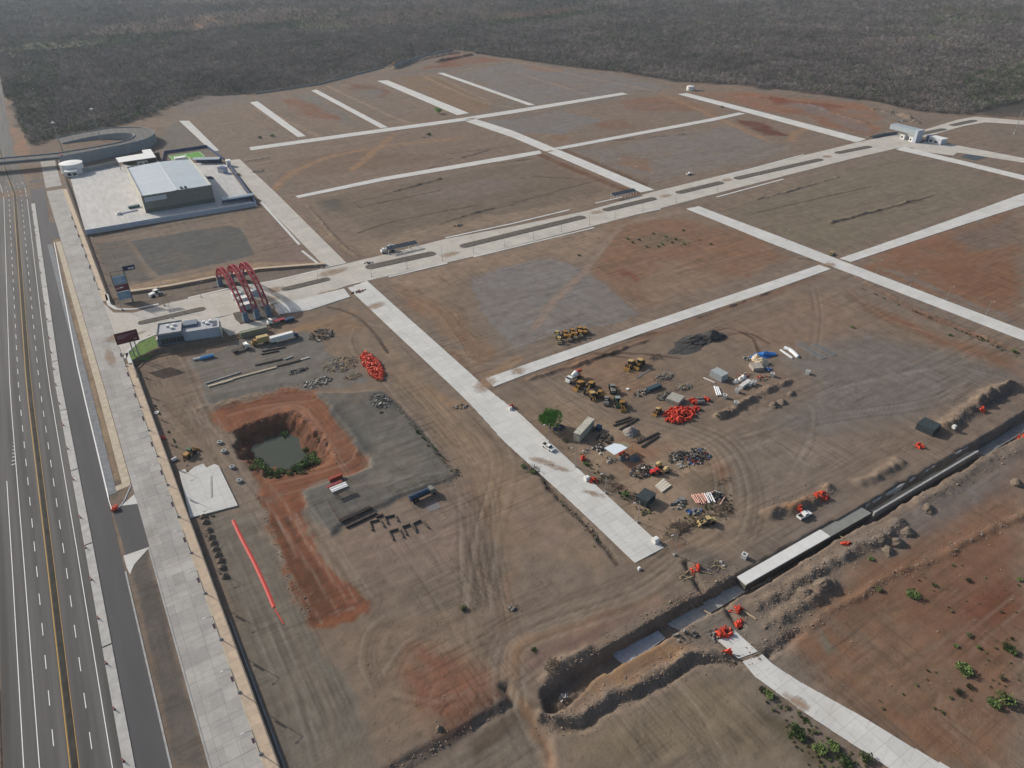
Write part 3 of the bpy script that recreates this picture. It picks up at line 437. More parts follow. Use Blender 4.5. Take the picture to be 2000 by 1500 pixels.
def nz(scale, detail, f0, f1, t0, t1, mapping=None, rough=.6):
    t = N.new('ShaderNodeTexNoise'); t.inputs['Scale'].default_value = scale; t.inputs['Detail'].default_value = detail; t.inputs['Roughness'].default_value = rough
    if mapping: mp = N.new('ShaderNodeMapping'); mp.inputs['Scale'].default_value = mapping[:3]; mp.inputs['Rotation'].default_value = (0, 0, mapping[3]); L.new(g.outputs['Position'], mp.inputs['Vector']); L.new(mp.outputs[0], t.inputs['Vector'])
    else: L.new(g.outputs['Position'], t.inputs['Vector'])
    r_ = N.new('ShaderNodeMapRange'); r_.inputs['From Min'].default_value = f0; r_.inputs['From Max'].default_value = f1; r_.inputs['To Min'].default_value = t0; r_.inputs['To Max'].default_value = t1; L.new(t.outputs['Fac'], r_.inputs['Value']); return r_.outputs[0]
for mpg, msk in (((.03, .9, 1, 0), .03), ((.9, .03, 1, 0), .024), ((.05, .7, 1, .5), .02)):      # scraper and wheel streaks
    st = nz(1.0, 4, .36, .52, .80, 1.04, mpg); k_ = nz(msk, 2, .5, .6, 0, 1); mi = N.new('ShaderNodeMix'); L.new(k_, mi.inputs[0]); mi.inputs[2].default_value = 1.0; L.new(st, mi.inputs[3]); prev = mul(prev, mi.outputs[0])
prev = mul(prev, nz(2.6, 3, .62, .74, 1.0, .72)); prev = mul(prev, nz(3.1, 2, .68, .78, 1.0, 1.35))       # clods and pale stones
L.new(prev, b.inputs['Base Color'])
bp = N.new('ShaderNodeBump'); bp.inputs['Strength'].default_value = .5; bp.inputs['Distance'].default_value = .25; L.new(ad.outputs[0], bp.inputs['Height']); L.new(bp.outputs[0], b.inputs['Normal'])
me.materials.append(gm); go = bpy.data.objects.new('ground', me); COL.objects.link(go)
tag(go, 'bare brown and red earth of the graded site', 'ground', None, 'structure')
# ------------------------------------------------------------------ roads
def concrete(name, c, tone=.06, stain=.14):
    m = bpy.data.materials.new(name); m.use_nodes = True; N = m.node_tree.nodes; L = m.node_tree.links; b = N['Principled BSDF']; b.inputs['Roughness'].default_value = .9; b.inputs['Specular IOR Level'].default_value = .15
    g = N.new('ShaderNodeNewGeometry'); bk = N.new('ShaderNodeTexBrick'); bk.inputs['Scale'].default_value = 1; bk.inputs['Brick Width'].default_value = 4.5; bk.inputs['Row Height'].default_value = 3.8; bk.inputs['Mortar Size'].default_value = .035; bk.offset = 0.0; bk.squash = 1
    bk.inputs['Color1'].default_value = (*[v * (1 - tone) for v in c], 1); bk.inputs['Color2'].default_value = (*[v * (1 + tone) for v in c], 1); bk.inputs['Mortar'].default_value = (*[v * .55 for v in c], 1); L.new(g.outputs['Position'], bk.inputs['Vector'])
    prev = bk.outputs['Color']
    for sc_, lo, hi in ((.9, 1 - stain * .5, 1 + stain * .4), (.09, 1 - stain, 1 + stain * .6)):
        t = N.new('ShaderNodeTexNoise'); t.inputs['Scale'].default_value = sc_; t.inputs['Detail'].default_value = 7; t.inputs['Roughness'].default_value = .65; L.new(g.outputs['Position'], t.inputs['Vector'])
        mr = N.new('ShaderNodeMapRange'); mr.inputs['From Min'].default_value = .3; mr.inputs['From Max'].default_value = .7; mr.inputs['To Min'].default_value = lo; mr.inputs['To Max'].default_value = hi; L.new(t.outputs['Fac'], mr.inputs['Value'])
        mx = N.new('ShaderNodeVectorMath'); mx.operation = 'SCALE'; L.new(prev, mx.inputs[0]); L.new(mr.outputs[0], mx.inputs['Scale']); prev = mx.outputs[0]
    oi = N.new('ShaderNodeObjectInfo'); mr = N.new('ShaderNodeMapRange'); mr.inputs['To Min'].default_value = 1 - tone * 1.2; mr.inputs['To Max'].default_value = 1 + tone; L.new(oi.outputs['Random'], mr.inputs['Value'])
    mx = N.new('ShaderNodeVectorMath'); mx.operation = 'SCALE'; L.new(prev, mx.inputs[0]); L.new(mr.outputs[0], mx.inputs['Scale']); prev = mx.outputs[0]
    # brown dust blown over
    t = N.new('ShaderNodeTexNoise'); t.inputs['Scale'].default_value = .035; t.inputs['Detail'].default_value = 9; t.inputs['Roughness'].default_value = .7; L.new(g.outputs['Position'], t.inputs['Vector'])
    mr = N.new('ShaderNodeMapRange'); mr.inputs['From Min'].default_value = .55; mr.inputs['From Max'].default_value = .75; mr.inputs['To Max'].default_value = .45; L.new(t.outputs['Fac'], mr.inputs['Value'])
    mi = N.new('ShaderNodeMix'); mi.data_type = 'RGBA'; L.new(mr.outputs[0], mi.inputs['Factor']); L.new(prev, mi.inputs['A']); mi.inputs['B'].default_value = (*[v * f for v, f in zip(c, (.78, .68, .56))], 1)
    L.new(mi.outputs['Result'], b.inputs['Base Color']); MATS[name] = m; return m
CONC_NEW = concrete('new_concrete', lin(190, 189, 184), .035, .10)
CONC_AVE = concrete('avenue_concrete', lin(180, 175, 165), .05, .14)
CONC_OLD = concrete('frontage_concrete', lin(158, 155, 150), .075, .16)
CONC_GREY = mat('grey_concrete', lin(150, 150, 147), .9, .18, .7)
CONC_BLUE = mat('bluish_concrete', lin(112, 114, 116), .9, .2, .6)
CONC_YEL = mat('weathered_concrete', lin(170, 158, 138), .9, .15, .6)
WHITE = mat('white_paint', lin(214, 214, 210), .6, .05, 2)
BEIGE = mat('beige_paving', lin(176, 158, 136), .9, .10, .5, orand=.08)
ASPH = mat('asphalt', lin(84, 82, 80), .9, .3, .16, streak=(3.0, .06, 1))
ASPH2 = mat('side_road_asphalt', lin(76, 75, 76), .9, .14, .10, streak=(1.6, .15, 1))
MEDIAN = mat('median_soil', lin(86, 80, 72), .95, .35, .5, bump=.4)
def strip(name, Lp, Rp, z0, z1, m, parent=None, raw=False):
    a = [Vector(p) for p in Lp] if raw else [at(*p) for p in Lp]; c = [Vector(p) for p in Rp] if raw else [at(*p) for p in Rp]
    mb = MB(); n = len(a)
    t = [p + Vector((0, 0, z1)) for p in a + c]; bt = [p + Vector((0, 0, z0)) for p in a + c]
    mb.v = [tuple(v) for v in t + bt]; k = 2 * n
    for i in range(n - 1):
        mb.f += [(i, i + 1, n + i + 1, n + i), (k + i, k + n + i, k + n + i + 1, k + i + 1), (i, k + i, k + i + 1, i + 1), (n + i, n + i + 1, k + n + i + 1, k + n + i)]
    mb.f += [(0, n, k + n, k), (n - 1, k + n - 1, k + 2 * n - 1, 2 * n - 1)]
    return mb.build(name, m, parent)
def ribbon(name, y0, y1, x0, x1, z0, z1, m, D, step=30, parent=None, kind=None):
    n = max(1, int((y1 - y0) / step)); ys = [y0 + (y1 - y0) * i / n for i in range(n + 1)]
    o = strip(name, [(x0 + np.interp(y, *D), y, plat(y)) for y in ys], [(x1 + np.interp(y, *D), y, plat(y)) for y in ys], z0, z1, m, parent, True)
    if kind: o['kind'] = kind
    return o
def plat(y): return float(2.0 * (1 - sst(600, 690, np.array(float(y)))))
DH = ([0, 200, 315, 610, 665, 740, 1016, 1500], [0, 0, -.3, 4.6, 1.5, -1.5, -1.6, -4]); DF = ([0, 292, 595, 720], [0, -.1, -2, -.7])
UNIT = MB().box(-.5, -.5, -.06, .5, .5, 0).mesh('slab', None)
def slab_mesh(m):
    me = UNIT.copy(); me.materials.clear(); me.materials.append(m); return me
def slabs(parent, P, ncols, ll, me, lift=.025, skip=None):
    """P: list of (left, right) ground points; slabs fill the strip"""
    Ls = [Vector(p[0]) for p in P]; Rs = [Vector(p[1]) for p in P]; n = 0
    for i in range(len(P) - 1):
        l0, l1, r0, r1 = Ls[i], Ls[i + 1], Rs[i], Rs[i + 1]; k = max(1, round(((l1 - l0).length + (r1 - r0).length) / 2 / ll))
        for a in range(k):
            for c in range(ncols):
                f = lambda u, v: (l0.lerp(l1, v)).lerp(r0.lerp(r1, v), u)
                u0, u1, v0, v1 = c / ncols, (c + 1) / ncols, a / k, (a + 1) / k
                A, B, Cc, D = f(u0, v0), f(u1, v0), f(u1, v1), f(u0, v1); cen = (A + B + Cc + D) / 4; e = (Cc + D) - (A + B)
                if skip and skip(cen): continue
                put('slab', me, parent, cen + Vector((0, 0, lift + R.uniform(0, .012))), (math.asin(max(-1, min(1, e.z / e.length))), 0, math.atan2(-e.x, e.y)), (((B - A).length + (Cc - D).length) / 2 - .035, e.length / 2 - .035, 1)); n += 1
    return n
def struct(o): o['kind'] = 'structure'; return o
new_me = slab_mesh(CONC_NEW); old_me = slab_mesh(CONC_OLD)
for k, (a, c) in ROADS.items():
    ave = k in ('plant_street', 'gate_road', 'perimeter_road')
    o = struct(strip('street' if k != 'path' else 'path', a, c, -.5, .14, CONC_AVE if ave else CONC_NEW)); o['label'] = {'main_street': 'pale concrete street running down the middle of the site'}.get(k, 'pale concrete ' + k.replace('_', ' '))
    if k in ('main_street', 'cross_street', 'path', 'east_street', 'cross_street_east'):
        P = [(at(*p) + Vector((0, 0, .14)), at(*q_) + Vector((0, 0, .14))) for p, q_ in zip(a, c)]
        ncol = {'path': 2, 'main_street': 3}.get(k, 2)
        n = slabs(o, P, ncol, {'main_street': 4.5, 'path': 4.5, 'cross_street': 5, }.get(k, 6.5), new_me)
ave = struct(strip('avenue', *AVE, -.4, .12, CONC_AVE)); ave['label'] = 'two-way concrete avenue with planted medians'
# median islands of the avenue
for k, (a, c, hw) in enumerate((((268, 633), (402, 602), 2.2), ((549, 567), (645, 544), 2.4), ((713, 524), (851, 494), 3.2), ((898, 483), (1143, 423), 3.0), ((1177, 412), (1281, 387), 3.0), ((1320, 378), (1412, 356), 3.0), ((1434, 350), (1606, 311), 3.0), ((1631, 300), (1701, 286), 3.0), ((1790, 264), (1846, 252), 3.2), ((1856, 246), (1906, 235), 3.2))):
    A = at(*a); B = at(*c); d = (B - A).normalized(); nn = Vector((-d.y, d.x, 0)); P = []
    for s_ in (1, -1):
        E0 = B if s_ > 0 else A
        for j in range(7):
            t = math.pi * j / 6; P.append(E0 + s_ * (d * math.sin(t) * hw - d * hw) - s_ * nn * math.cos(t) * hw * 1.0)
    P2 = [p - ((p - (A + B) / 2).normalized() * .35) for p in P]
    o = struct(MB().prism([(p.x, p.y, p.z) for p in P], .05, .28).build('median', CONC_GREY)); o['label'] = 'kerbed median island of the avenue'
    MB().prism([(p.x, p.y, p.z) for p in P2], .2, .33).build('soil_bed', MEDIAN, o)
# ---- highway, side road, frontage road
hw = ribbon('highway', 20, 1500, -50.2, -27.6, -.3, .06, ASPH, DH, kind='structure'); hw['label'] = 'dark asphalt highway with white and yellow lines'
sr = ribbon('side_road', 20, 640, -27.6, -18.5, -.3, .05, ASPH2, ([0, 315, 480, 610], [0, -.3, 1.2, 5.2]), kind='structure')
YEL = mat('yellow_paint', lin(160, 124, 46), .7, .15, 1.5)
for x, y0, y1 in ((-46.4, 20, 250), (-43.4, 20, 700), (-29.6, 20, 640)): ribbon('edge_line', y0, y1, x - .09, x + .09, .06, .068, WHITE, DH, 25, hw)
for x, hw_ in ((-37.6, .13), (-35.9, .07)): ribbon('yellow_line', 20, 760, x - hw_, x + hw_, .06, .07, YEL, DH, 25, hw)
ribbon('centre_kerb', 20, 760, -37.25, -36.1, .06, .16, mat('median_gutter', lin(52, 50, 44), .95, .4, .4), DH, 25, hw)
dm = MB().box(-.085, -2.4, 0, .085, 2.4, .008).mesh('lane_dash', WHITE)
for x, y0 in ((-40.35, 30.0), (-33.0, 36.5)):
    y = y0
    while y < 640: put('lane_dash', dm, hw, (x + np.interp(y, *DH), y, plat(y) + .061)); y += 12.0
for k in range(8): MB().box(-44.9 + k * .16, 259 + k * 2.4, 2.061, -43.5, 259.3 + k * 2.4, 2.068).build('hatch_stripe', WHITE, hw)
SL = [(-18.5, -18.2)]
# asphalt mouths between side road and frontage road
for P in ([(84, 431), (109, 437), (118, 466), (87, 469)], [(217, 990), (232, 989), (270, 983), (294, 1067), (246, 1086), (236, 1050)]):
    o = struct(MB().prism([tuple(at(*p)) for p in P], -.2, .055).build('side_road_mouth', ASPH2))
fr = ribbon('frontage_road', 20, 712, -10.8, -.6, -.4, .10, CONC_OLD, DF, kind='structure'); fr['label'] = 'grey concrete frontage road of jointed slabs'
ys = np.arange(95, 386, 5.0); P = [(Vector((-10.8 + np.interp(y, *DF), y, 2.1)), Vector((-.6 + np.interp(y, *DF), y, 2.1))) for y in ys]
slabs(fr, P, 3, 5.0, old_me, .02)
sw2 = ribbon('sidewalk', 384, 600, -.55, 1.85, -.3, .16, BEIGE, DF, 10, kind='structure'); sw2['label'] = 'beige sidewalk beside the frontage road beyond the entrance'
sw = ribbon('sidewalk', 20, 311, -.55, 1.85, -.3, .16, BEIGE, DF, 10, kind='structure'); sw['label'] = 'beige sidewalk along the top of the retaining wall'
bme = slab_mesh(BEIGE)
for y in np.arange(96, 309, 3.0): put('paving_slab', bme, sw, (.65 + np.interp(y, *DF), y, 2.16 + .02 + R.uniform(0, .01)), (0, 0, 0), (2.34, 2.95, 1))
WALLM = mat('retaining_wall_block', lin(120, 112, 104), .9, .2, .8)
rw = ribbon('retaining_wall', 20, 316, 1.87, 2.12, -2.2, .10, WALLM, DF, 10); tag(rw, 'long grey retaining wall below the near beige sidewalk', 'wall'); rw = ribbon('retaining_wall', 388, 640, 1.87, 2.12, -2.2, .10, WALLM, DF, 10); tag(rw, 'grey retaining wall between the frontage road and the gravel lot', 'wall')
# drain and strips between side road and frontage
ribbon('kerb', 222, 488, -18.6, -18.2, 0, .16, WHITE, DH, kind='structure'); ribbon('drain_slab', 223, 486, -18.2, -15.7, 0, .09, CONC_BLUE, DF, kind='structure'); ribbon('concrete_strip', 227, 488, -13.6, -11.0, 0, .08, CONC_YEL, DF, kind='structure')
ribbon('kerb', 20, 184, -18.7, -18.25, 0, .14, CONC_GREY, DH, kind='structure'); ribbon('kerb', 20, 190, -11.3, -10.85, 0, .2, CONC_GREY, DF, kind='structure')
for P, m in (([(241, 1086), (293, 1068), (262, 1103), (254, 1122), (247, 1108)], CONC_NEW), ([(237, 988), (262, 966), (270, 984)], CONC_NEW), ([(221, 952), (255, 938), (254, 948), (226, 961)], CONC_YEL)):
    struct(MB().prism([tuple(at(*p)) for p in P], -.1, .075).build('concrete_apron', m))
kb = MB(); P = [at(*p) for p in ((209, 955), (213, 978), (219, 996), (231, 994), (243, 978), (256, 948))]
for a, c in zip(P[:-1], P[1:]): kb.cyl(a + Vector((0, 0, .08)), c + Vector((0, 0, .08)), .16, n=5)
struct(kb.build('island_kerb', WHITE))
# segments of the raised divider between highway and side road
DIV = mat('divider_concrete', lin(168, 166, 161), .9, .14, .5, orand=.06)
cuts = [96] + [at0(px, py, 2)[1] for px, py in ((250, 1480), (209, 1262), (172, 1064), (144, 919), (122, 802), (104, 707), (90, 630), (75, 564), (64, 505), (56, 456), (38, 402))][1:]
cuts = [60, 98] + cuts[1:]
for i in range(len(cuts) - 1):
    o = ribbon('road_divider', cuts[i] + .25, cuts[i + 1] - .25, -27.5, -25.25, 0, .24, DIV, DH, 6); tag(o, 'concrete divider segment beside the highway, ' + ORD[i] + ' from the bottom of the picture', 'divider', 'divider segments beside the highway')
# ------------------------------------------------------------------ forest
def twig_tree(seed, n, h, rr, leafy=False):
    r = random.Random(seed); mb = MB(); mb.cyl((0, 0, -.3), (r.uniform(-.1, .1), r.uniform(-.1, .1), h * .5), .15, .07, 4, True)
    for k in range(5):
        a = r.uniform(0, 6.3); e = Vector((math.cos(a) * rr * .7, math.sin(a) * rr * .7, h * r.uniform(.65, .95))); mb.cyl((0, 0, -.1), e, .07, .02, 3, False)
    for k in range(n):
        a = r.uniform(0, 6.283); q_ = math.sqrt(r.random()) * rr; z = h * (.42 + .58 * r.random() * math.sqrt(max(0, 1 - (q_ / rr) ** 2 * .85)))
        c = Vector((math.cos(a) * q_, math.sin(a) * q_, z)); s_ = r.uniform(.35, .8) * (1.0 if leafy else 1.0)
        u = Vector((r.gauss(0, 1), r.gauss(0, 1), r.gauss(0, .7 if not leafy else .5))).normalized(); v = u.orthogonal().normalized(); v = (v * math.cos(k) + u.cross(v) * math.sin(k))
        mb.add([c - u * s_, c + v * s_ * .55, c + u * s_, c - v * s_ * .55], [(0, 1, 2, 3)])
    return mb
BARK = mat('dry_twigs', lin(122, 116, 112), .95, .25, .05, orand=.35)
BARK2 = mat('dry_brown_twigs', lin(116, 106, 99), .95, .25, .05, orand=.35)
LEAF = mat('green_leaves', lin(84, 96, 62), .85, .3, .08, orand=.35)
LEAF_D = mat('olive_leaves', lin(90, 93, 78), .85, .3, .08, orand=.35)
for nm_ in ('dry_twigs', 'dry_brown_twigs', 'green_leaves', 'olive_leaves'):
    m_ = MATS[nm_]; N = m_.node_tree.nodes; L = m_.node_tree.links; b = N['Principled BSDF']; prev = b.inputs['Base Color'].links[0].from_socket
    g = N.new('ShaderNodeNewGeometry')
    for sc_, lo, hi in ((.008, .72, 1.3), (.04, .75, 1.3)):
        t = N.new('ShaderNodeTexNoise'); t.inputs['Scale'].default_value = sc_; t.inputs['Detail'].default_value = 3; L.new(g.outputs['Position'], t.inputs['Vector']); mr = N.new('ShaderNodeMapRange'); mr.inputs['From Min'].default_value = .32; mr.inputs['From Max'].default_value = .68; mr.inputs['To Min'].default_value = lo; mr.inputs['To Max'].default_value = hi; L.new(t.outputs['Fac'], mr.inputs['Value'])
        mx = N.new('ShaderNodeVectorMath'); mx.operation = 'SCALE'; L.new(prev, mx.inputs[0]); L.new(mr.outputs[0], mx.inputs['Scale']); prev = mx.outputs[0]
    L.new(prev, b.inputs['Base Color'])
kinds = []
for k in range(5):
    me_ = twig_tree(k, 46, R.uniform(5, 7), R.uniform(2.3, 3.1)).mesh('dry_tree', BARK if k < 3 else BARK2); kinds.append(me_)
gkinds = [twig_tree(20 + k, 60, R.uniform(5, 7), R.uniform(2.4, 3.2), True).mesh('green_tree', LEAF if k == 0 else LEAF_D) for k in range(3)]
def field_cols(names, meshes):
    c = bpy.data.collections.new(names)
    for me_ in meshes: c.objects.link(bpy.data.objects.new('tree_kind', me_))
    return c
# candidate points
FP = pts(FOREST)
cand = []
for (s_, d0, d1) in ((3.5, 0, 1150), (4.8, 1150, 1700), (6.4, 1700, 3000)):
    g1 = np.arange(-2200, 2700, s_); gxx, gyy = np.meshgrid(g1, np.arange(380, 3000, s_)); gxx = gxx + NR.uniform(-.5, .5, gxx.shape) * s_; gyy = gyy + NR.uniform(-.5, .5, gyy.shape) * s_
    dd = np.hypot(gxx, gyy); px, py, dep = proj(gxx, gyy, np.zeros_like(gxx)); k = (dd >= d0) & (dd < d1) & (dep > 10) & (px > -260) & (px < 2260) & (py > -60)
    cand.append(np.stack([gxx[k], gyy[k], np.full(k.sum(), .72 * (s_ / 3.5) ** .7)], 1))
cand = np.concatenate(cand); k = sdf_poly(cand[:, 0], cand[:, 1], FP) < -1.5
cand = cand[k]; px, py, dep = proj(cand[:, 0], cand[:, 1], np.zeros(len(cand)))
clear = np.zeros(len(cand), bool)
for c_, l in FIELDS:
    P_ = pts(l); wx = cand[:, 0] + 30 * fbm(cand[:, 0] / 60, cand[:, 1] / 60, 3, 2); clear |= (sdf_poly(wx, cand[:, 1], P_) < 0) & (NR.random(len(cand)) < .72)
clear |= d_line(cand[:, 0], cand[:, 1], pts([(385, 62), (396, 46), (412, 36)])) < 9
clear |= d_line(cand[:, 0], cand[:, 1], pts([(690, 38), (800, 26), (930, 14), (1000, 4)])) < 6
hwx = np.interp(cand[:, 1], *DH); clear |= (cand[:, 0] > -56 + hwx) & (cand[:, 0] < np.where(cand[:, 1] > 1000, -26, -19) + hwx) & (cand[:, 1] < 1600)
clear |= NR.random(len(cand)) < .12 + .3 * (fbm(cand[:, 0] / 40, cand[:, 1] / 40, 7, 3) > .35)
cand = cand[~clear]; px, py = px[~clear], py[~clear]
gr = .03 + .22 * (fbm(cand[:, 0] / 110, cand[:, 1] / 110, 13, 3) > .28)
for l, p_ in (([(0, 98), (230, 72), (480, 60), (520, 44), (420, 62), (250, 92), (60, 112)], .8), ([(480, 50), (640, 20), (700, 28), (620, 60), (500, 60)], .8), ([(940, 45), (1100, 24), (1180, 12), (1200, 20), (1080, 42), (960, 55)], .8), ([(40, 130), (120, 120), (110, 230), (60, 280), (10, 200)], .5), ([(60, 270), (200, 240), (300, 215), (360, 190), (480, 170), (470, 186), (300, 236), (70, 290)], .55), ([(1880, 150), (2010, 120), (2010, 240), (1900, 226)], .6), ([(1800, 20), (2010, 20), (2010, 50), (1820, 50)], .5), ([(1000, 0), (1190, 0), (1190, 14), (1010, 16)], .4)):
    gr = np.maximum(gr, p_ * (sdf_poly(px, py, np.array(l, float)) < 0))
isg = NR.random(len(cand)) < gr
vis = (px > 5) & (px < 1995) & (py > 5); order = np.argsort(np.where(vis, np.hypot(cand[:, 0], cand[:, 1]), 1e9))
near = order[:300]; keep = np.ones(len(cand), bool); keep[near] = False
GREEN_L = 'small green tree among the bare ones at the near edge of the forest'; DRY_L = 'leafless grey tree at the near edge of the dry forest'
ng = nd = 0
for i in near:
    x, y, s_ = cand[i]; g_ = isg[i]
    if g_:
        if ng >= 299: continue
        o = put('green_tree', R.choice(gkinds)); tag(o, GREEN_L, 'tree', 'green trees at the forest edge'); ng += 1
    else: o = put('bare_tree', R.choice(kinds)); tag(o, DRY_L, 'tree', 'bare trees at the forest edge'); nd += 1
    o.location = (x, y, H(x, y)); o.rotation_euler = (0, 0, R.uniform(0, 6.3)); o.scale = (R.uniform(.55, 1.1),) * 3
def scatter(name, P, kinds_col, label):
    me_ = bpy.data.meshes.new(name); me_.vertices.add(len(P)); z = np.array([H(a, c) for a, c in P[:, :2]])
    me_.vertices.foreach_set('co', np.stack([P[:, 0], P[:, 1], z], 1).astype(np.float32).ravel())
    a = me_.attributes.new('size', 'FLOAT', 'POINT'); a.data.foreach_set('value', (P[:, 2] * np.where(NR.random(len(P)) < .06, 1.5, 1) * NR.uniform(.6, 1.25, len(P))).astype(np.float32))
    o = bpy.data.objects.new(name, me_); COL.objects.link(o); tag(o, label, None, None, 'stuff')
    ng_ = bpy.data.node_groups.new(name, 'GeometryNodeTree'); ng_.interface.new_socket('Geometry', in_out='INPUT', socket_type='NodeSocketGeometry'); ng_.interface.new_socket('Geometry', in_out='OUTPUT', socket_type='NodeSocketGeometry')
    N = ng_.nodes; L = ng_.links; i_ = N.new('NodeGroupInput'); o_ = N.new('NodeGroupOutput'); ip = N.new('GeometryNodeInstanceOnPoints'); ci = N.new('GeometryNodeCollectionInfo'); ci.inputs['Collection'].default_value = kinds_col; ci.inputs['Separate Children'].default_value = True; ci.inputs['Reset Children'].default_value = True
    rv = N.new('FunctionNodeRandomValue'); rv.data_type = 'FLOAT_VECTOR'; rv.inputs[0].default_value = (0, 0, 0); rv.inputs[1].default_value = (.1, .1, 6.28); na = N.new('GeometryNodeInputNamedAttribute'); na.data_type = 'FLOAT'; na.inputs['Name'].default_value = 'size'
    L.new(i_.outputs[0], ip.inputs['Points']); L.new(ci.outputs[0], ip.inputs['Instance']); ip.inputs['Pick Instance'].default_value = True; L.new(rv.outputs[0], ip.inputs['Rotation']); L.new(na.outputs[0], ip.inputs['Scale']); L.new(ip.outputs[0], o_.inputs[0])
    md = o.modifiers.new('scatter', 'NODES'); md.node_group = ng_; return o
scatter('dry_forest', cand[keep & ~isg], field_cols('dry_kinds', kinds), 'grey leafless forest stretching to the horizon')
scatter('green_woods', cand[keep & isg], field_cols('green_kinds', gkinds), 'patches of green trees within the grey forest')
print('forest', len(cand), ng, nd)
# ------------------------------------------------------------------ buildings and structures
def ang(p, q_): a = at(*p); b_ = at(*q_); return math.atan2(b_.y - a.y, b_.x - a.x)
def dist(p, q_): a = at(*p); b_ = at(*q_); return math.hypot(b_.y - a.y, b_.x - a.x)
GLASS = mat('dark_glass', lin(44, 54, 62), .15, .1, 1, spec=.6)
STEEL = mat('galvanised_steel', lin(150, 154, 155), .5, .1, 2, metal=.3)
DSTEEL = mat('dark_steel', lin(58, 50, 46), .7, .25, 1)
WPANEL = mat('white_wall_panel', lin(186, 190, 194), .7, .06, .5)
ROOFM = mat('pale_metal_roof', lin(168, 178, 184), .45, .05, .3, orand=.05, metal=.15)
GWALL = mat('grey_green_cladding', lin(112, 112, 104), .75, .08, .5)
BWALL = mat('beige_cladding', lin(186, 184, 168), .75, .08, .5)
BLUEP = mat('blue_paint', lin(52, 72, 112), .6, .12, 1)
PALEB = mat('pale_blue_panel', lin(120, 150, 172), .6, .10, 1)
MAROON = mat('maroon_paint', lin(142, 42, 56), .6, .15, 1)
MARB = mat('maroon_board', lin(92, 38, 50), .6, .06, 1)
GBLUE = mat('blue_grey_render', lin(172, 178, 188), .75, .06, .7)
DBLUE = mat('dark_blue_grey_render', lin(100, 112, 126), .75, .06, .7)
WALLC = mat('ramp_panel', lin(136, 142, 146), .9, .12, .4, orand=.05)
# warehouse
A, B = (286, 418.5), (421, 395.5); o0 = at(*A); rz = ang(A, B); W = dist(A, B)
p1_ = Vector(at0(277.7, 384, 12)); p2_ = Vector(at0(242.5, 327, 12)); D = (p2_ - p1_).length; HW = 11.6
wh = empty('warehouse', o0, rz, 'large warehouse with pale ridged metal roof and grey green front wall', 'warehouse')
n = 14
for k in range(n):
    x0 = W * k / n; x1 = W * (k + 1) / n - .04; z = HW + .9
    MB().prof([(x0, 0), (x1, 0), (x1, HW + .6), (x0, HW + .6)], 0, .3).build('wall_panel', GWALL, wh)
MB().prof([(0, 0), (W, 0), (W, 3.2), (0, 3.2)], -.08, -.01).build('plinth', mat('dark_plinth', lin(88, 90, 86), .8, .1, .5), wh)
MB().box(0, .3, 0, .3, D, HW + .9).build('side_wall', BWALL, wh); MB().box(W - .3, .3, 0, W, D, HW + 1.0).build('side_wall', BWALL, wh); MB().box(.3, D - .3, 0, W - .3, D, HW + .3).build('back_wall', BWALL, wh)
n = 20
for s_ in (0, 1):
    for k in range(n):
        y0 = .35 + (D - .7) * k / n; y1 = .35 + (D - .7) * (k + 1) / n - .07; xa, xb = (.35, W / 2 - .25) if not s_ else (W - .35, W / 2 + .25)
        za, zb = HW - .3, HW + .75; MB().add([(xa, y0, za), (xb, y0, zb), (xb, y1, zb), (xa, y1, za), (xa, y0, za - .2), (xb, y0, zb - .2), (xb, y1, zb - .2), (xa, y1, za - .2)], [(0, 1, 2, 3), (7, 6, 5, 4), (0, 4, 5, 1), (1, 5, 6, 2), (2, 6, 7, 3), (3, 7, 4, 0)]).build('roof_panel', ROOFM, wh)
MB().box(W / 2 - .5, .3, HW + .72, W / 2 + .5, D - .3, HW + .95).build('ridge_cap', WPANEL, wh)
for k in (0, 1): MB().box(W * .56 + k * 2.6, 2.0, HW + .5, W * .56 + k * 2.6 + 1.4, 4.6, HW + 1.5).build('roof_vent', DSTEEL, wh)
sg = MB().box(W * .03, -.3, HW - 3.6, W * .335, -.05, HW - .7).build('sign', mat('sign_panel', lin(172, 180, 186), .6, .05, 1), wh)
lt = MB()
for k in range(8):
    x = W * .06 + k * W * .032; lt.box(x, -.36, HW - 2.6, x + W * .006, -.31, HW - 1.5); lt.box(x, -.36, HW - 1.7 - .4 * (k % 3), x + W * .021, -.31, HW - 1.5 - .4 * (k % 3))
lt.build('sign_lettering', GBLUE, sg)
for k in range(5): MB().box(-.12, D * .2 + k * D * .14, 0, -.02, D * .2 + k * D * .14 + 4, 4.6).build('dock_door', WPANEL, wh)
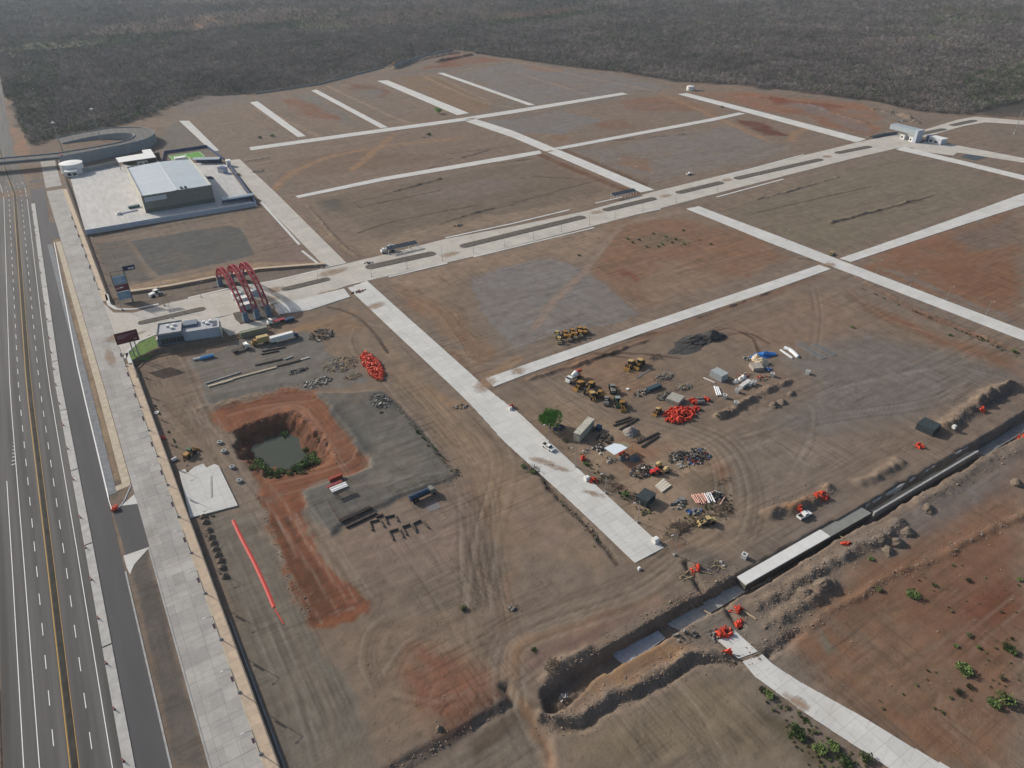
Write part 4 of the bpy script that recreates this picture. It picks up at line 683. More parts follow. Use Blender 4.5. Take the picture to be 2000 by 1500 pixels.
# yard slab
yd = [(138, 350), (168, 458), (500, 403), (440, 320), (360, 318), (300, 322), (215, 322), (150, 333)]
o = struct(MB().prism([tuple(at(*p)) for p in yd], -.3, .1).build('yard', mat('yard_concrete', lin(176, 174, 170), .9, .12, .25, streak=(1.6, .3, 1)))); o['label'] = 'pale concrete yard around the warehouse'
o = struct(MB().prism([tuple(at(*p)) for p in ((228, 436), (310, 426), (308, 433), (232, 443))], -.1, .13).build('yard_strip', CONC_AVE))
def wall_run(name, label, P, h, m, step=6, cat='wall', cap=None, z0=-.3, thick=.25, group=None):
    P = [at(*p) for p in P]; e = empty(name, P[0], 0, label, cat, group)
    for a, c in zip(P[:-1], P[1:]):
        L_ = math.hypot(c.x - a.x, c.y - a.y); n = max(1, round(L_ / step)); r_ = math.atan2(c.y - a.y, c.x - a.x)
        me_ = MB().box(.02, -thick / 2, z0, L_ / n - .02, thick / 2, h).mesh('wall_panel', m)
        for k in range(n):
            q_ = a.lerp(c, k / n); put('wall_panel', me_, e, q_ - P[0], (0, 0, r_))
        if cap: put('coping', MB().box(0, -thick / 2 - .06, h, L_, thick / 2 + .06, h + .12).mesh('coping', cap), e, a - P[0], (0, 0, r_))
    return e
wall_run('boundary_wall', 'white panelled boundary wall along the front of the warehouse yard', [(169, 458.5), (330, 431), (500, 403)], 3.0, mat('yard_wall', lin(172, 180, 190), .8, .08, .6, orand=.05))
wall_run('boundary_wall', 'dark blue boundary wall beside the street east of the warehouse', [(502, 402), (470, 356), (447, 324)], 2.6, BLUEP)
wall_run('boundary_wall', 'low blue wall round the far side of the football pitch', [(318, 318), (322, 300), (404, 288), (436, 312)], 2.2, BLUEP)
wall_run('retaining_wall', 'long grey wall behind the yard below the ramp', [(160, 338), (232, 322)], 3.5, CONC_GREY)
wall_run('boundary_wall', 'pale perimeter wall at the far corner of the site beside the forest', [(770, 134), (830, 112), (884, 100)], 3.5, mat('perimeter_block', lin(140, 142, 144), .9, .1, .3)); wall_run('boundary_wall', 'low dark perimeter wall at the forest edge behind the far plots', [(500, 184), (620, 166), (750, 132)], 2.0, CONC_GREY)
def boxhouse(name, label, cat, A, B, dep, h, wm, rm, group=None, openings=(), door=None, over=.25, roofkit=True):
    e = empty(name, at(*A), ang(A, B), label, cat, group); W_ = dist(A, B); MB().box(0, 0, -.2, W_, dep, h).build('wall', wm, e)
    MB().box(-over, -over, h, W_ + over, dep + over, h + .25).build('roof', rm, e)
    for (x, w_, z, hh) in openings: wn = MB().box(x * W_, -.07, z, x * W_ + w_, -.005, z + hh).build('window', GLASS, e); MB().box(x * W_ - .1, -.1, z - .1, x * W_ + w_ + .1, -.075, z).build('sill', WHITE, wn)
    return e, W_
boxhouse('pump_house', 'small white pump house with two dark openings before the water tank', 'building', (129, 347), (153, 345), 5, 4, WHITE, WHITE, openings=((.2, 2.6, 1, 2), (.62, 2.8, 1, 2)))
c = at(144, 337); tk = empty('water_tank', c, 0, 'round white concrete water tank behind the small pump house', 'tank'); MB().cyl((0, 0, -.2), (0, 0, 7.6), 8, n=28).build('shell', WHITE, tk); MB().cyl((0, 0, 7.6), (0, 0, 8.2), 8.2, .5, n=28).build('roof', WHITE, tk)
# L-shaped canopy
P = [at0(x, y, 6.2) for x, y in ((226, 308.5), (280, 299.5), (277, 293.5), (294, 291), (304.7, 307), (232, 317.5))]; c = Vector((sum(p[0] for p in P) / 6, sum(p[1] for p in P) / 6, 0)); cn = empty('canopy', c, 0, 'L-shaped white roof canopy behind the warehouse', 'canopy')
MB().prism([(x - c.x, y - c.y) for x, y in P], 6.0, 6.3).build('roof', WHITE, cn)
for k in (0, 1, 3, 4, 5): MB().cyl((P[k][0] - c.x, P[k][1] - c.y, 0), (P[k][0] - c.x, P[k][1] - c.y, 6), .2, n=6).build('post', STEEL, cn)
wl = MB(); wl.box(-12, 1.5, 0, 16, 2.0, 5.6); wl.build('back_wall', DSTEEL, cn)
boxhouse('kiosk', 'small white kiosk under the canopy behind the warehouse', 'building', (271, 325), (290, 322), 4, 3.2, WPANEL, WHITE, openings=((.15, 1.6, 1, 1.4), (.7, 1.6, 1, 1.4)))
# football pitch
P = [at(*p) for p in ((328, 305), (390, 296), (402, 306), (338, 315))]; c = sum(P, Vector()) / 4
pf = MB().prism([tuple(p) for p in P], -.05, .13).build('football_pitch', mat('artificial_turf', lin(88, 138, 52), .9, .15, .4)); tag(pf, 'bright green football pitch with white lines', 'pitch')
lm = MB()
for a, b_ in ((P[0], P[1]), (P[1], P[2]), (P[2], P[3]), (P[3], P[0]), ((P[0] + P[1]) / 2, (P[2] + P[3]) / 2)):
    a = a.lerp(c, .06); b_ = b_.lerp(c, .06); d = (b_ - a).normalized(); nn = Vector((-d.y, d.x, 0)) * .14; lm.add([tuple(v + Vector((0, 0, .145))) for v in (a - nn, b_ - nn, b_ + nn, a + nn)], [(0, 1, 2, 3)])
lm.build('pitch_line', WHITE, pf)
boxhouse('bleachers', 'white flat-roofed stand beside the green football pitch', 'stand', (343, 316), (364, 313), 5, 2.4, WPANEL, WHITE)
# sheds in the yard
def shed(label, A, B, dep, h, arch=0.8):
    e = empty('shed', at(*A), ang(A, B), label, 'shed'); W_ = dist(A, B); pr = []
    for k in range(9): t = k / 8; pr.append((t * dep, h + arch * math.sin(math.pi * t)))
    mb = MB()
    for (y0, z0), (y1, z1) in zip(pr[:-1], pr[1:]): mb.add([(0, y0, z0), (W_, y0, z0), (W_, y1, z1), (0, y1, z1), (0, y0, z0 - .12), (W_, y0, z0 - .12), (W_, y1, z1 - .12), (0, y1, z1 - .12)], [(0, 1, 2, 3), (7, 6, 5, 4), (0, 4, 5, 1), (2, 6, 7, 3), (0, 3, 7, 4), (1, 5, 6, 2)])
    mb.build('roof', ROOFM, e); MB().box(.1, dep - .3, 0, W_ - .1, dep - .05, h).build('back_wall', BLUEP, e)
    for k in range(5): MB().cyl((.2 + (W_ - .4) * k / 4, .2, 0), (.2 + (W_ - .4) * k / 4, .2, h), .12, n=5).build('post', BLUEP, e)
shed('long low curved shed roof inside the front yard wall', (436, 401), (498, 391), 5, 3.4); shed('curved shed roof at the rear corner of the yard', (378, 321), (430, 320), 6, 3.6)
boxhouse('gatehouse', 'small white and blue gatehouse at the yard entrance on the street', 'building', (437, 340), (446, 337), 6, 4, WPANEL, BLUEP); boxhouse('gatehouse', 'white cube beside the yard entrance with a flat roof', 'building', (444, 326), (452, 325), 4, 4.5, WHITE, WHITE)
# ---- flyover ramp
OUT = [(114.6, 308, 7.4), (190, 293.6, 7.4), (255, 280.6, 7.2), (287.6, 271.5, 7), (300, 264, 6.8), (302, 260, 6.6), (298, 255.5, 6.2), (281, 250.7, 5.6), (255, 249.2, 4.6), (216, 250.7, 3.4), (190, 254.6, 2.4), (151, 261, 1.2), (112, 270, .2)]
INN = [(117, 299, 7.4), (177, 289, 7.4), (229, 279.6, 7.2), (252.5, 272.8, 7), (261, 268, 6.8), (263, 265, 6.6), (259, 262, 6.2), (246, 261, 5.6), (229, 261.5, 4.6), (205, 264, 3.4), (185, 267, 2.4), (151, 274, 1.2), (122, 281, .2)]
Lo = [Vector((*at0(x, y, z), z)) for x, y, z in OUT]; Li = [Vector((*at0(x, y, z), z)) for x, y, z in INN]
sm = lambda L_: [Vector(p) for p in spline(np.array(L_), 4)]
Lo, Li = sm(Lo), sm(Li)
fl = empty('flyover_ramp', Lo[0] * 1.0 - Vector((0, 0, Lo[0].z)), 0, 'grey walled flyover ramp looping round a bare island', 'ramp'); o0 = fl.location.copy()
mb = MB(); n = len(Lo); mb.v = [tuple(p - o0) for p in Lo + Li]; mb.f = [(i, i + 1, n + i + 1, n + i) for i in range(n - 1)]; mb.build('deck', ASPH, fl)
for L_, sg_ in ((Lo, 1), (Li, -1)):
    k = 0
    while k < n - 1:
        a, c_ = L_[k] - o0, L_[k + 1] - o0; d = (c_ - a); nn = Vector((-d.y, d.x, 0)).normalized() * .15 * sg_
        MB().add([(a.x, a.y, -.3), (c_.x, c_.y, -.3), tuple(c_ - Vector((0, 0, .02))), tuple(a - Vector((0, 0, .02))), (a.x - nn.x, a.y - nn.y, -.3), (c_.x - nn.x, c_.y - nn.y, -.3), tuple(c_ - nn - Vector((0, 0, .02))), tuple(a - nn - Vector((0, 0, .02)))], [(0, 1, 2, 3), (7, 6, 5, 4), (0, 4, 5, 1), (1, 5, 6, 2), (2, 6, 7, 3), (3, 7, 4, 0)]).build('wall_panel', WALLC, fl)
        k += 1
    mb = MB()
    for a, c_ in zip(L_[:-1], L_[1:]): a = a - o0; c_ = c_ - o0; mb.add([tuple(v) for v in (a, c_, c_ + Vector((0, 0, .8)), a + Vector((0, 0, .8)))], [(0, 1, 2, 3)]); d = c_ - a; nn = Vector((-d.y, d.x, 0)).normalized() * .3 * sg_; mb.add([tuple(v) for v in (a + nn, c_ + nn, c_ + nn + Vector((0, 0, .8)), a + nn + Vector((0, 0, .8)))], [(0, 1, 2, 3)]); mb.add([tuple(v) for v in (a + nn + Vector((0, 0, .8)), c_ + nn + Vector((0, 0, .8)), c_ + Vector((0, 0, .8)), a + Vector((0, 0, .8)))], [(0, 1, 2, 3)])
    mb.build('parapet', WALLC, fl)
a1, a2 = Vector((*at0(117, 299.5, 7.4), 7.35)), Vector((*at0(114.6, 308, 7.4), 7.35)); d = Vector((*at0(0, 310, 7.4), 7.35)) - a1; d = d.normalized() * 130
br = empty('overpass', a2 - Vector((0, 0, 7.35)), 0, 'concrete overpass bridge crossing the highway at the left edge', 'bridge'); o0 = br.location.copy()
strip('deck', [a2 - o0, a2 + d - o0], [a1 - o0, a1 + d - o0], -.7, 0, ASPH, br, True)
nn = (a1 - a2) / (a1 - a2).length
for q_ in (a2, a1 - nn * .3): strip('parapet', [q_ - o0, q_ + d - o0], [q_ + nn * .3 - o0, q_ + nn * .3 + d - o0], -.05, .9, WALLC, br, True)
for k in range(3): q_ = a2 + nn * (1.2 + k * 2.4); strip('girder', [q_ - o0, q_ + d - o0], [q_ + nn * .6 - o0, q_ + nn * .6 + d - o0], -1.9, -.7, CONC_GREY, br, True)
for t in (.02, .36, .62): q_ = a2 + d * t + nn * 4 - o0; MB().box(q_.x - .6, q_.y - 3.5, -2, q_.x + .6, q_.y + 3.5, 5.5).build('pier', CONC_GREY, br)
ORNG = mat('orange_plastic', lin(196, 66, 44), .65, .12, 2, orand=.2); ORNG2 = mat('salmon_plastic', lin(206, 110, 84), .6, .12, 2, orand=.2); REDP = mat('red_paint', lin(190, 48, 44), .6, .12, 2)
o = MB().box(-2, -.3, 0, 2, .3, 1.1).box(-2.4, -.5, 0, -1.6, .5, .2).build('road_barrier', ORNG); o.location = a1.lerp(a2, .6) + Vector((1.5, 0, .05)); o.rotation_euler.z = math.radians(80); tag(o, 'orange barrier closing the end of the flyover', 'barrier')
# high masts
def mast(px, h, label):
    e = empty('high_mast', at(*px), 0, label, 'lamp post'); MB().cyl((0, 0, -.3), (0, 0, h), .42, .2, 8).build('pole', STEEL, e); MB().cyl((0, 0, h - .3), (0, 0, h + .3), 1.3, .9, 10).build('head_ring', WHITE, e)
    for k in range(6): a = k * 1.047; MB().box(1.2 * math.cos(a) - .35, 1.2 * math.sin(a) - .35, h - .7, 1.2 * math.cos(a) + .35, 1.2 * math.sin(a) + .35, h - .3).build('floodlight', WHITE, e)
mast((198, 275), 27.3, 'tall high-mast light standing on the island inside the ramp loop'); mast((122, 295), 23.5, 'high-mast light beside the start of the flyover deck')
# ---- entrance arches
PIERC = mat('pier_render', lin(92, 108, 124), .8, .08, .6)
S0, N0_ = [(481, 627), (503, 621), (525, 615)], [(431, 558), (453, 553), (475, 548)]
for k, lab in enumerate(('red lattice arch over the entrance avenue, the one nearest the highway', 'red lattice arch over the entrance avenue, the middle of three', 'red lattice arch over the entrance avenue, the one farthest from the highway')):
    a, c_ = at(*S0[k]), at(*N0_[k]); a.z = min(a.z, .6); e = empty('lattice_arch', a, math.atan2(c_.y - a.y, c_.x - a.x), lab, 'arch', 'red lattice arches of the entrance'); S_ = math.hypot(c_.x - a.x, c_.y - a.y)
    for x in (0, S_): MB().add([(x - 1.9, -1.3, -.5), (x + 1.9, -1.3, -.5), (x + 1.9, 1.3, -.5), (x - 1.9, 1.3, -.5), (x - 1.2, -1.1, 5), (x + 1.2, -1.1, 5), (x + 1.2, 1.1, 5), (x - 1.2, 1.1, 5)], [(3, 2, 1, 0), (4, 5, 6, 7), (0, 1, 5, 4), (1, 2, 6, 5), (2, 3, 7, 6), (3, 0, 4, 7)]).build('pier', PIERC, e)
    n = 26; ch = [[], [], [], []]
    for i in range(n + 1):
        t = i / n; tt = t ** 1.12; z = 5 + 11.3 * (4 * tt * (1 - tt)) ** .8; dp = 1.6 + .7 * math.sin(math.pi * t)
        for j, (y, q_) in enumerate(((-1.0, 0), (1.0, 0), (-1.0, 1), (1.0, 1))): ch[j].append(Vector((t * S_ + (0 if not q_ else (t - .5) * -1.6), y, z - q_ * dp)))
    for j in range(4):
        mb = MB()
        for p, q_ in zip(ch[j][:-1], ch[j][1:]): mb.cyl(p, q_, .23, n=5, caps=False)
        mb.build('chord', MAROON, e)
    mb = MB()
    for i in range(n):
        for (u, v) in ((0, 1), (2, 3), (0, 2), (1, 3)):
            p, q_ = (ch[u][i], ch[v][i + 1]) if i % 2 else (ch[v][i], ch[u][i + 1]); mb.cyl(p, q_, .13, n=4, caps=False); mb.cyl(ch[u][i], ch[v][i], .1, n=4, caps=False)
    tag(mb.build('lacing', MAROON, e), kind='stuff')
# booths and scaffolds under the arches
for k, (px, w_, h, lab) in enumerate((((466, 582), 5.5, 3.2, 'white panelled booth under the first arch, north lane'), ((474, 594), 5.5, 3.6, 'white panelled booth under the first arch, middle of the avenue'), ((480, 604), 5.0, 3.0, 'white panelled booth between the first two arches'), ((497, 575), 4.0, 2.6, 'small white cabin between the second and third arch'))):
    e = empty('booth', at(*px), 0.05, lab, 'booth')
    for j in range(4): MB().box(-w_ / 2 + j * w_ / 4, -1.5, 0, -w_ / 2 + (j + 1) * w_ / 4 - .06, 1.5, h).build('wall_panel', WPANEL, e)
    MB().box(-w_ / 2 - .2, -1.7, h, w_ / 2 + .2, 1.7, h + .2).build('roof', WHITE, e)
# entrance forecourt, sidewalks
for P, m, z, nm, lab in (([(455, 612), (540, 592), (530, 617), (470, 632), (460, 625)], MEDIAN, .2, 'planting_bed', 'bare planting bed round the south feet of the arches'), ([(534, 596), (600, 582), (672, 564), (684, 580), (605, 606), (546, 614)], CONC_NEW, .22, 'forecourt', 'white concrete forecourt beside the arches'), ([(425, 622), (455, 614), (470, 634), (540, 620), (548, 628), (448, 656), (432, 640)], CONC_AVE, .1, 'service_lane', 'concrete lane round the arch feet')):
    o = struct(MB().prism([tuple(at(*p)) for p in P], -.3, z).build(nm, m)); o['label'] = lab
for l in ([(208, 575), (213, 595), (228, 604), (262, 604), (310, 594)], [(368, 582), (450, 563), (540, 548), (630, 526)], [(630, 522), (590, 490)], [(585, 478), (560, 450), (510, 395)], [(760, 541), (874, 514)], [(925, 502), (1160, 445)], [(1230, 421), (1290, 408)], [(870, 465), (1000, 437), (1112, 410)], [(1163, 397), (1215, 385)], [(1410, 345), (1570, 302)], [(1400, 385), (1530, 350)], [(245, 700), (248, 688), (270, 667), (305, 652)], [(248, 690), (256, 712), (268, 735)]):
    P = [at(*p) for p in l]; mb = MB()
    for a, c_ in zip(P[:-1], P[1:]):
        d = (c_ - a).normalized(); nn = Vector((-d.y, d.x, 0)) * .75; mb.add([tuple(v + Vector((0, 0, zz))) for zz in (.16, -.1) for v in (a - nn, c_ - nn, c_ + nn, a + nn)], [(0, 1, 2, 3), (7, 6, 5, 4), (0, 4, 5, 1), (1, 5, 6, 2), (2, 6, 7, 3), (3, 7, 4, 0)])
    o = struct(mb.build('footpath', CONC_NEW)); o['label'] = 'narrow white concrete footpath'
# retaining wall curve below the guard office
wall_run('retaining_wall', 'curved brown retaining wall between the guard office and the lower yard', [(267, 738), (268, 722), (282, 708), (310, 696), (400, 678), (480, 657), (530, 640), (566, 628)], 0.35, mat('brown_block', lin(122, 104, 88), .9, .15, .6), 4, z0=-2.4, thick=.5)
# low earth-coloured wall north of the arches
wall_run('retaining_wall', 'beige wall along the north side of the entrance avenue', [(245, 574), (330, 562), (420, 545), (505, 528), (636, 518)], 1.2, mat('beige_block', lin(150, 130, 110), .9, .12, .6, orand=.08), 5, thick=2.2, cap=BEIGE)
# guard office
A, B = (315, 682), (437, 659); go_ = empty('guard_office', at(*A), ang(A, B), 'flat-roofed blue grey guard office beside the avenue', 'building'); W = dist(A, B); go_.location.z -= .2; D = 11
MB().box(0, 0, -2.2, W * .37, D, 5.2).build('wall', DBLUE, go_); MB().box(W * .37, 1.2, -2.2, W * .96, D - .5, 4.2).build('wall', GBLUE, go_); MB().box(-.2, -.2, 5.2, W * .37 + .2, D + .2, 5.4).build('roof', mat('grey_roof', lin(166, 166, 168), .9, .06, .5), go_); MB().box(W * .37 + .2, 1.0, 4.2, W * .96 + .2, D - .3, 4.4).build('roof', MATS['grey_roof'], go_)
for (x0, y0, x1, y1) in ((-.2, -.2, W * .37 + .2, .05), (-.2, D - .05, W * .37 + .2, D + .2), (-.2, .05, .05, D - .05), (W * .37 - .05, .05, W * .37 + .2, D - .05)): MB().box(x0, y0, 5.4, x1, y1, 5.9).build('parapet', CONC_GREY, go_)
MB().box(-.9, -.6, -2, -.3, D * .55, 3.5).build('fin_wall', BWALL, go_); MB().box(W * .97, 0, -2, W * .985, D * .7, 4.0).build('fin_wall', BWALL, go_)
for k in range(6): MB().box(1.0 + k * 1.6, -.09, .6, 2.4 + k * 1.6, -.01, 3.2).build('window', GLASS, go_)
MB().box(W * .40, D - 5.5, 4.4, W * .62, D - .8, 5.6).build('plant_screen', DBLUE, go_); MB().box(W * .86, 2.2, 4.4, W * .93, 8, 4.5).build('roof_light', GLASS, go_)
for k, (x, y, z) in enumerate(((.13, 6.5, 5.4), (.20, 4, 5.4), (.23, 7, 5.4), (.70, 7, 4.4), (.75, 5, 4.4), (.80, 7.2, 4.4))): MB().box(x * W, y, z, x * W + 1.2, y + 1.2, z + .9).build('air_conditioner', WHITE, go_)
lw = MB(); LP = [at(*p) for p in ((250, 700), (262, 676), (300, 655), (312, 684), (290, 703), (262, 710))]; o = struct(MB().prism([tuple(p) for p in LP], -.2, .06).build('lawn', mat('lawn', lin(84, 108, 52), .95, .3, .6, bump=.4))); o['label'] = 'green lawn beside the guard office'
o = struct(MB().prism([tuple(at(*p)) for p in ((373, 634), (424, 620), (428, 624), (376, 640))], -.1, .22).build('hedge_strip', mat('grass_strip', lin(84, 124, 46), .95, .25, .8))); o['label'] = 'strip of bright green grass along the avenue'
# ---- billboards
def bars(P, z0, y, W_, rows, m, parent):
    mb = MB()
    for k, (x, w_, hh) in enumerate(rows): mb.box(x, y - .03, z0 - k * hh * 1.9, x + w_, y, z0 - k * hh * 1.9 + hh)
    return mb.build('print', m, parent)
FAINT = mat('faint_print', lin(150, 116, 124), .6, .2, 2)
bb = empty('billboard', at(267, 695), 0, 'dark maroon billboard on two posts at the entrance corner', 'billboard'); bb.location.z = at(267, 695).z
MB().box(-5.6, -.15, 7.4, 3.0, .15, 12.2).build('board', MARB, bb)
MB().box(-5.8, -.2, 7.2, 3.2, .2, 7.4).box(-5.8, -.2, 12.2, 3.2, .2, 12.4).box(-5.8, -.2, 7.4, -5.6, .2, 12.2).box(3.0, -.2, 7.4, 3.2, .2, 12.2).build('frame', DSTEEL, bb)
bars(0, 11.0, -.16, 0, [(-4.9, 7.2, .24), (-4.9, 4.8, .24), (-4.9, 3.6, .24), (-4.9, 2.6, .24)], FAINT, bb)
MB().box(1.0, -.19, 8.1, 2.3, -.16, 8.7).build('print', FAINT, bb)
for x in (-.8, .9): MB().cyl((x, .3, -.5), (x, .3, 12.0), .28, .24, 8).build('post', STEEL, bb)
b3 = empty('billboard', at(236, 597), 0, 'tall board frame with two pale blue boards and a maroon one', 'billboard'); b3.scale = (.8, 1, .86)
for (z0, z1, m, nm) in ((3.4, 8.2, PALEB, 'board'), (8.8, 12.6, MARB, 'board'), (13.0, 17.8, PALEB, 'board')):
    bd = MB().box(.3, -.15, z0, 7.4, .12, z1).build(nm, m, b3)
    if m is MARB: MB().box(.8, -.19, z0 + 1.3, 5.0, -.16, z0 + 2.4).build('print', FAINT, bd)
    else:
        pr = MB()
        for k in range(7): u = R.uniform(.8, 4.5); zz = z0 + .5 + k * .55; pr.box(u, -.19, zz, u + R.uniform(1, 2.6), -.16, zz + .3)
        pr.build('print', GBLUE, bd)
for x in (0, 7.6): MB().box(x - .18, -.2, -.4, x + .18, .2, 21).build('post', DSTEEL, b3)
for z in (8.45, 12.75, 18.4, 20.6): MB().box(.2, -.1, z, 7.4, .1, z + .2).build('rail', DSTEEL, b3)
un = empty('pole_sign', at(259, 589), 0, 'narrow dark blue sign high on a tall single pole', 'sign'); un.scale = (.8, 1, .87); MB().cyl((0, 0, -.4), (0, 0, 22.5), .35, .25, 8).build('post', STEEL, un); sg = MB().box(.4, -.15, 19.0, 7.2, .15, 21.8).build('board', mat('navy_board', lin(34, 38, 64), .6, .06, 1), un); MB().box(3.2, -.19, 19.7, 6.7, -.16, 20.5).build('print', WPANEL, sg)
# ---- far gate
A = at(1788, 277); fg = empty('gate_portal', A, ang((1788, 277), (1745, 266)), 'grey cantilevered portal over the far gate of the avenue', 'gate'); L_ = dist((1788, 277), (1745, 266)) + 3
MB().box(0, -4, 6.2, L_, 4, 10).build('beam', mat('portal_cladding', lin(150, 160, 166), .6, .05, .3), fg); MB().box(-2.5, -4, -.3, .4, 4, 10.02).build('leg', GBLUE, fg)
boxhouse('guard_booth', 'white guard booth under the far portal, left lane', 'booth', (1757, 271), (1765, 273), 4, 3.6, WHITE, WHITE, openings=((.2, 1.8, 1.2, 1.4),)); boxhouse('guard_booth', 'white guard booth under the far portal, beside its leg', 'booth', (1774, 276), (1781, 278), 4, 3.6, WHITE, WHITE, openings=((.2, 1.6, 1.2, 1.4),))
e, W_ = boxhouse('gate_office', 'low white office with rounded blue end beyond the far portal', 'building', (1812, 278), (1836, 284), 8, 4.6, WPANEL, WHITE, openings=((.08, 2.6, 1, 1.8), (.5, 2.6, 1, 1.8))); MB().cyl((-.3, 4, -.2), (-.3, 4, 4.6), 4.0, n=20).build('round_end', BLUEP, e)
o = struct(MB().prism([tuple(at(*p)) for p in ((1768, 284), (1792, 279), (1872, 296), (1862, 304), (1800, 296))], -.2, .1).build('forecourt', CONC_AVE)); o['label'] = 'concrete forecourt beside the far portal'
o = struct(MB().prism([tuple(at(*p)) for p in ((1875, 306), (1900, 299), (1938, 305), (1905, 314))], -.1, .05).build('water', mat('dark_water', lin(48, 46, 44), .3, .1, .5))); o['label'] = 'dark rectangular basin beside the gate road'
wall_run('boundary_wall', 'dark retaining bank wall beside the avenue before the far portal', [(1703, 270), (1725, 265), (1752, 262)], 2.2, DBLUE)
c_ = at(1348, 176); o = empty('water_tank', c_, 0, 'squat white tank beside grey stacks at the far edge of the site', 'tank'); MB().cyl((0, 0, -.2), (0, 0, 4.2), 4.2, n=16).build('shell', WHITE, o); MB().cyl((0, 0, 4.2), (0, 0, 5), 4.3, .3, n=16).build('roof', WHITE, o)
# ---- lamp posts
def lamp_proto(h, arm, label, banner=False, double=False):
    e = empty('street_lamp', (0, 0, 0), 0, label, 'lamp post'); MB().box(-.35, -.35, -.3, .35, .35, .5).build('base', CONC_GREY, e); MB().cyl((0, 0, .4), (0, 0, h), .13, .08, 7).build('pole', STEEL, e)
    for s_ in ((1, -1) if double else (1,)): MB().cyl((0, 0, h - .2), (s_ * arm, 0, h + .25), .06, .05, 5).build('arm', STEEL, e); MB().box(min(s_ * arm, s_ * (arm + .8)), -.16, h + .2, max(s_ * arm, s_ * (arm + .8)), .16, h + .34).build('lamp_head', WPANEL, e)
    if banner: MB().box(.15, -.02, 4.6, .7, .02, 6.6).build('banner', mat('purple_banner', lin(140, 112, 120), .8, .1, 1), e)
    return e
l1 = lamp_proto(9.0, 1.8, 'lamp post on the main street, nearest its far end'); sl_ = [(1072, 866), (1124, 912), (1182, 963), (1245, 1020), (1317, 1084)]
nm = ['lamp post by the main street behind the white pickup', 'lamp post by the main street beside the pale trailer', 'lamp post by the main street above the concrete block', 'lamp post by the main street beside the dark tarpaulin shed', 'lamp post beyond the end of the main street by the thorn heap']
for k, p in enumerate(sl_):
    o = l1 if k == 0 else copy_tree(l1); o.location = at(*p); o.rotation_euler.z = math.pi; o['label'] = nm[k]; o['group'] = 'lamp posts beside the main street'
for k, p in enumerate([(1535, 470), (1712, 532), (1777, 559), (1849, 585), (1926, 614)]):
    o = copy_tree(l1, at(*p), math.pi * 1.5); o.scale = (.6, .6, .8); o['label'] = 'thin lamp post on the east street, ' + ['before the crossing', 'first after the crossing', 'second after the crossing', 'third after the crossing', 'nearest the picture edge'][k]; o['group'] = 'lamp posts on the east street'
for k, p in enumerate([(1173, 319), (1205, 333), (1238, 348), (1268, 362)]): o = copy_tree(l1, at(*p), math.pi * 1.5); o['label'] = 'thin lamp post beside the inner street north of the avenue'; o['group'] = 'lamp posts on the inner street'
for k, p in enumerate([(622, 548), (726, 541), (795, 525), (864, 509), (925, 495), (985, 481), (1042, 467), (1096, 453), (1151, 439), (1201, 426), (1255, 413), (1320, 396), (1400, 374), (1480, 354)]): o = copy_tree(l1, at(*p), math.pi / 2); o.scale = (.7, .7, .9); o['label'] = 'slim lamp post on the south kerb of the avenue, ' + ORD[k] + ' from the arches'; o['group'] = 'lamp posts along the avenue'
for k, (p, lab) in enumerate((((239, 606), 'tall lamp post at the rounded corner of frontage road and avenue'), ((321, 597), 'lamp post beside the footpath in front of the white tractor'), ((393, 581), 'lamp post by the footpath near the foot of the first arch'), ((337, 622), 'short lamp post in the first planted median'))): o = copy_tree(l1, at(*p), 0, lab, 1.25 if k < 2 else .9)
lb = lamp_proto(9.4, 1.6, '', True); first = True; ysf = [at0(473.6, 1349.6, 2)[1] + 18.3 * k for k in range(-2, 22)]
ysf = [y for y in ysf if not 314 < y < 386 and y > 84 and y < 600]
for k, y in enumerate(ysf):
    o = lb if first else copy_tree(lb); first = False; o.location = (-.75 + np.interp(y, *DF), y, plat(y) + .1); o.rotation_euler.z = math.pi; o['label'] = 'banner lamp post on the frontage sidewalk, ' + ORD[k] + ' from the bottom of the picture'; o['group'] = 'banner lamp posts along the frontage road'
ribbon('kerb', 20, 311, -1.0, -.55, 0, .22, CONC_YEL, DF, kind='structure'); ribbon('kerb', 384, 600, -.9, -.55, 0, .22, CONC_YEL, DF, kind='structure'); 
pipe = ribbon('water_pipe', 60, 152, 2.9, 3.15, -2.0, -1.75, mat('grey_pipe', lin(120, 132, 146), .5, .08, 1), DF); tag(pipe, 'long grey pipe lying at the foot of the retaining wall', 'pipe')
# long white tail pole at the right edge, guard rail at the left edge
o = copy_tree(l1, at(1981, 262), 0, 'tall thin pole at the right edge beside the bare plot', 2.2)
gr = empty('guard_rail', (-50.9, 90, 1.9), 0, 'steel guard rail along the outer edge of the highway', 'guard rail'); MB().box(-.08, -60, .45, .0, 70, .78).build('rail', STEEL, gr)
pm = MB().box(-.2, -.06, -.6, -.09, .06, .8).mesh('post', STEEL)
for y in np.arange(-60, 70, 4): put('post', pm, gr, (0, float(y), 0))
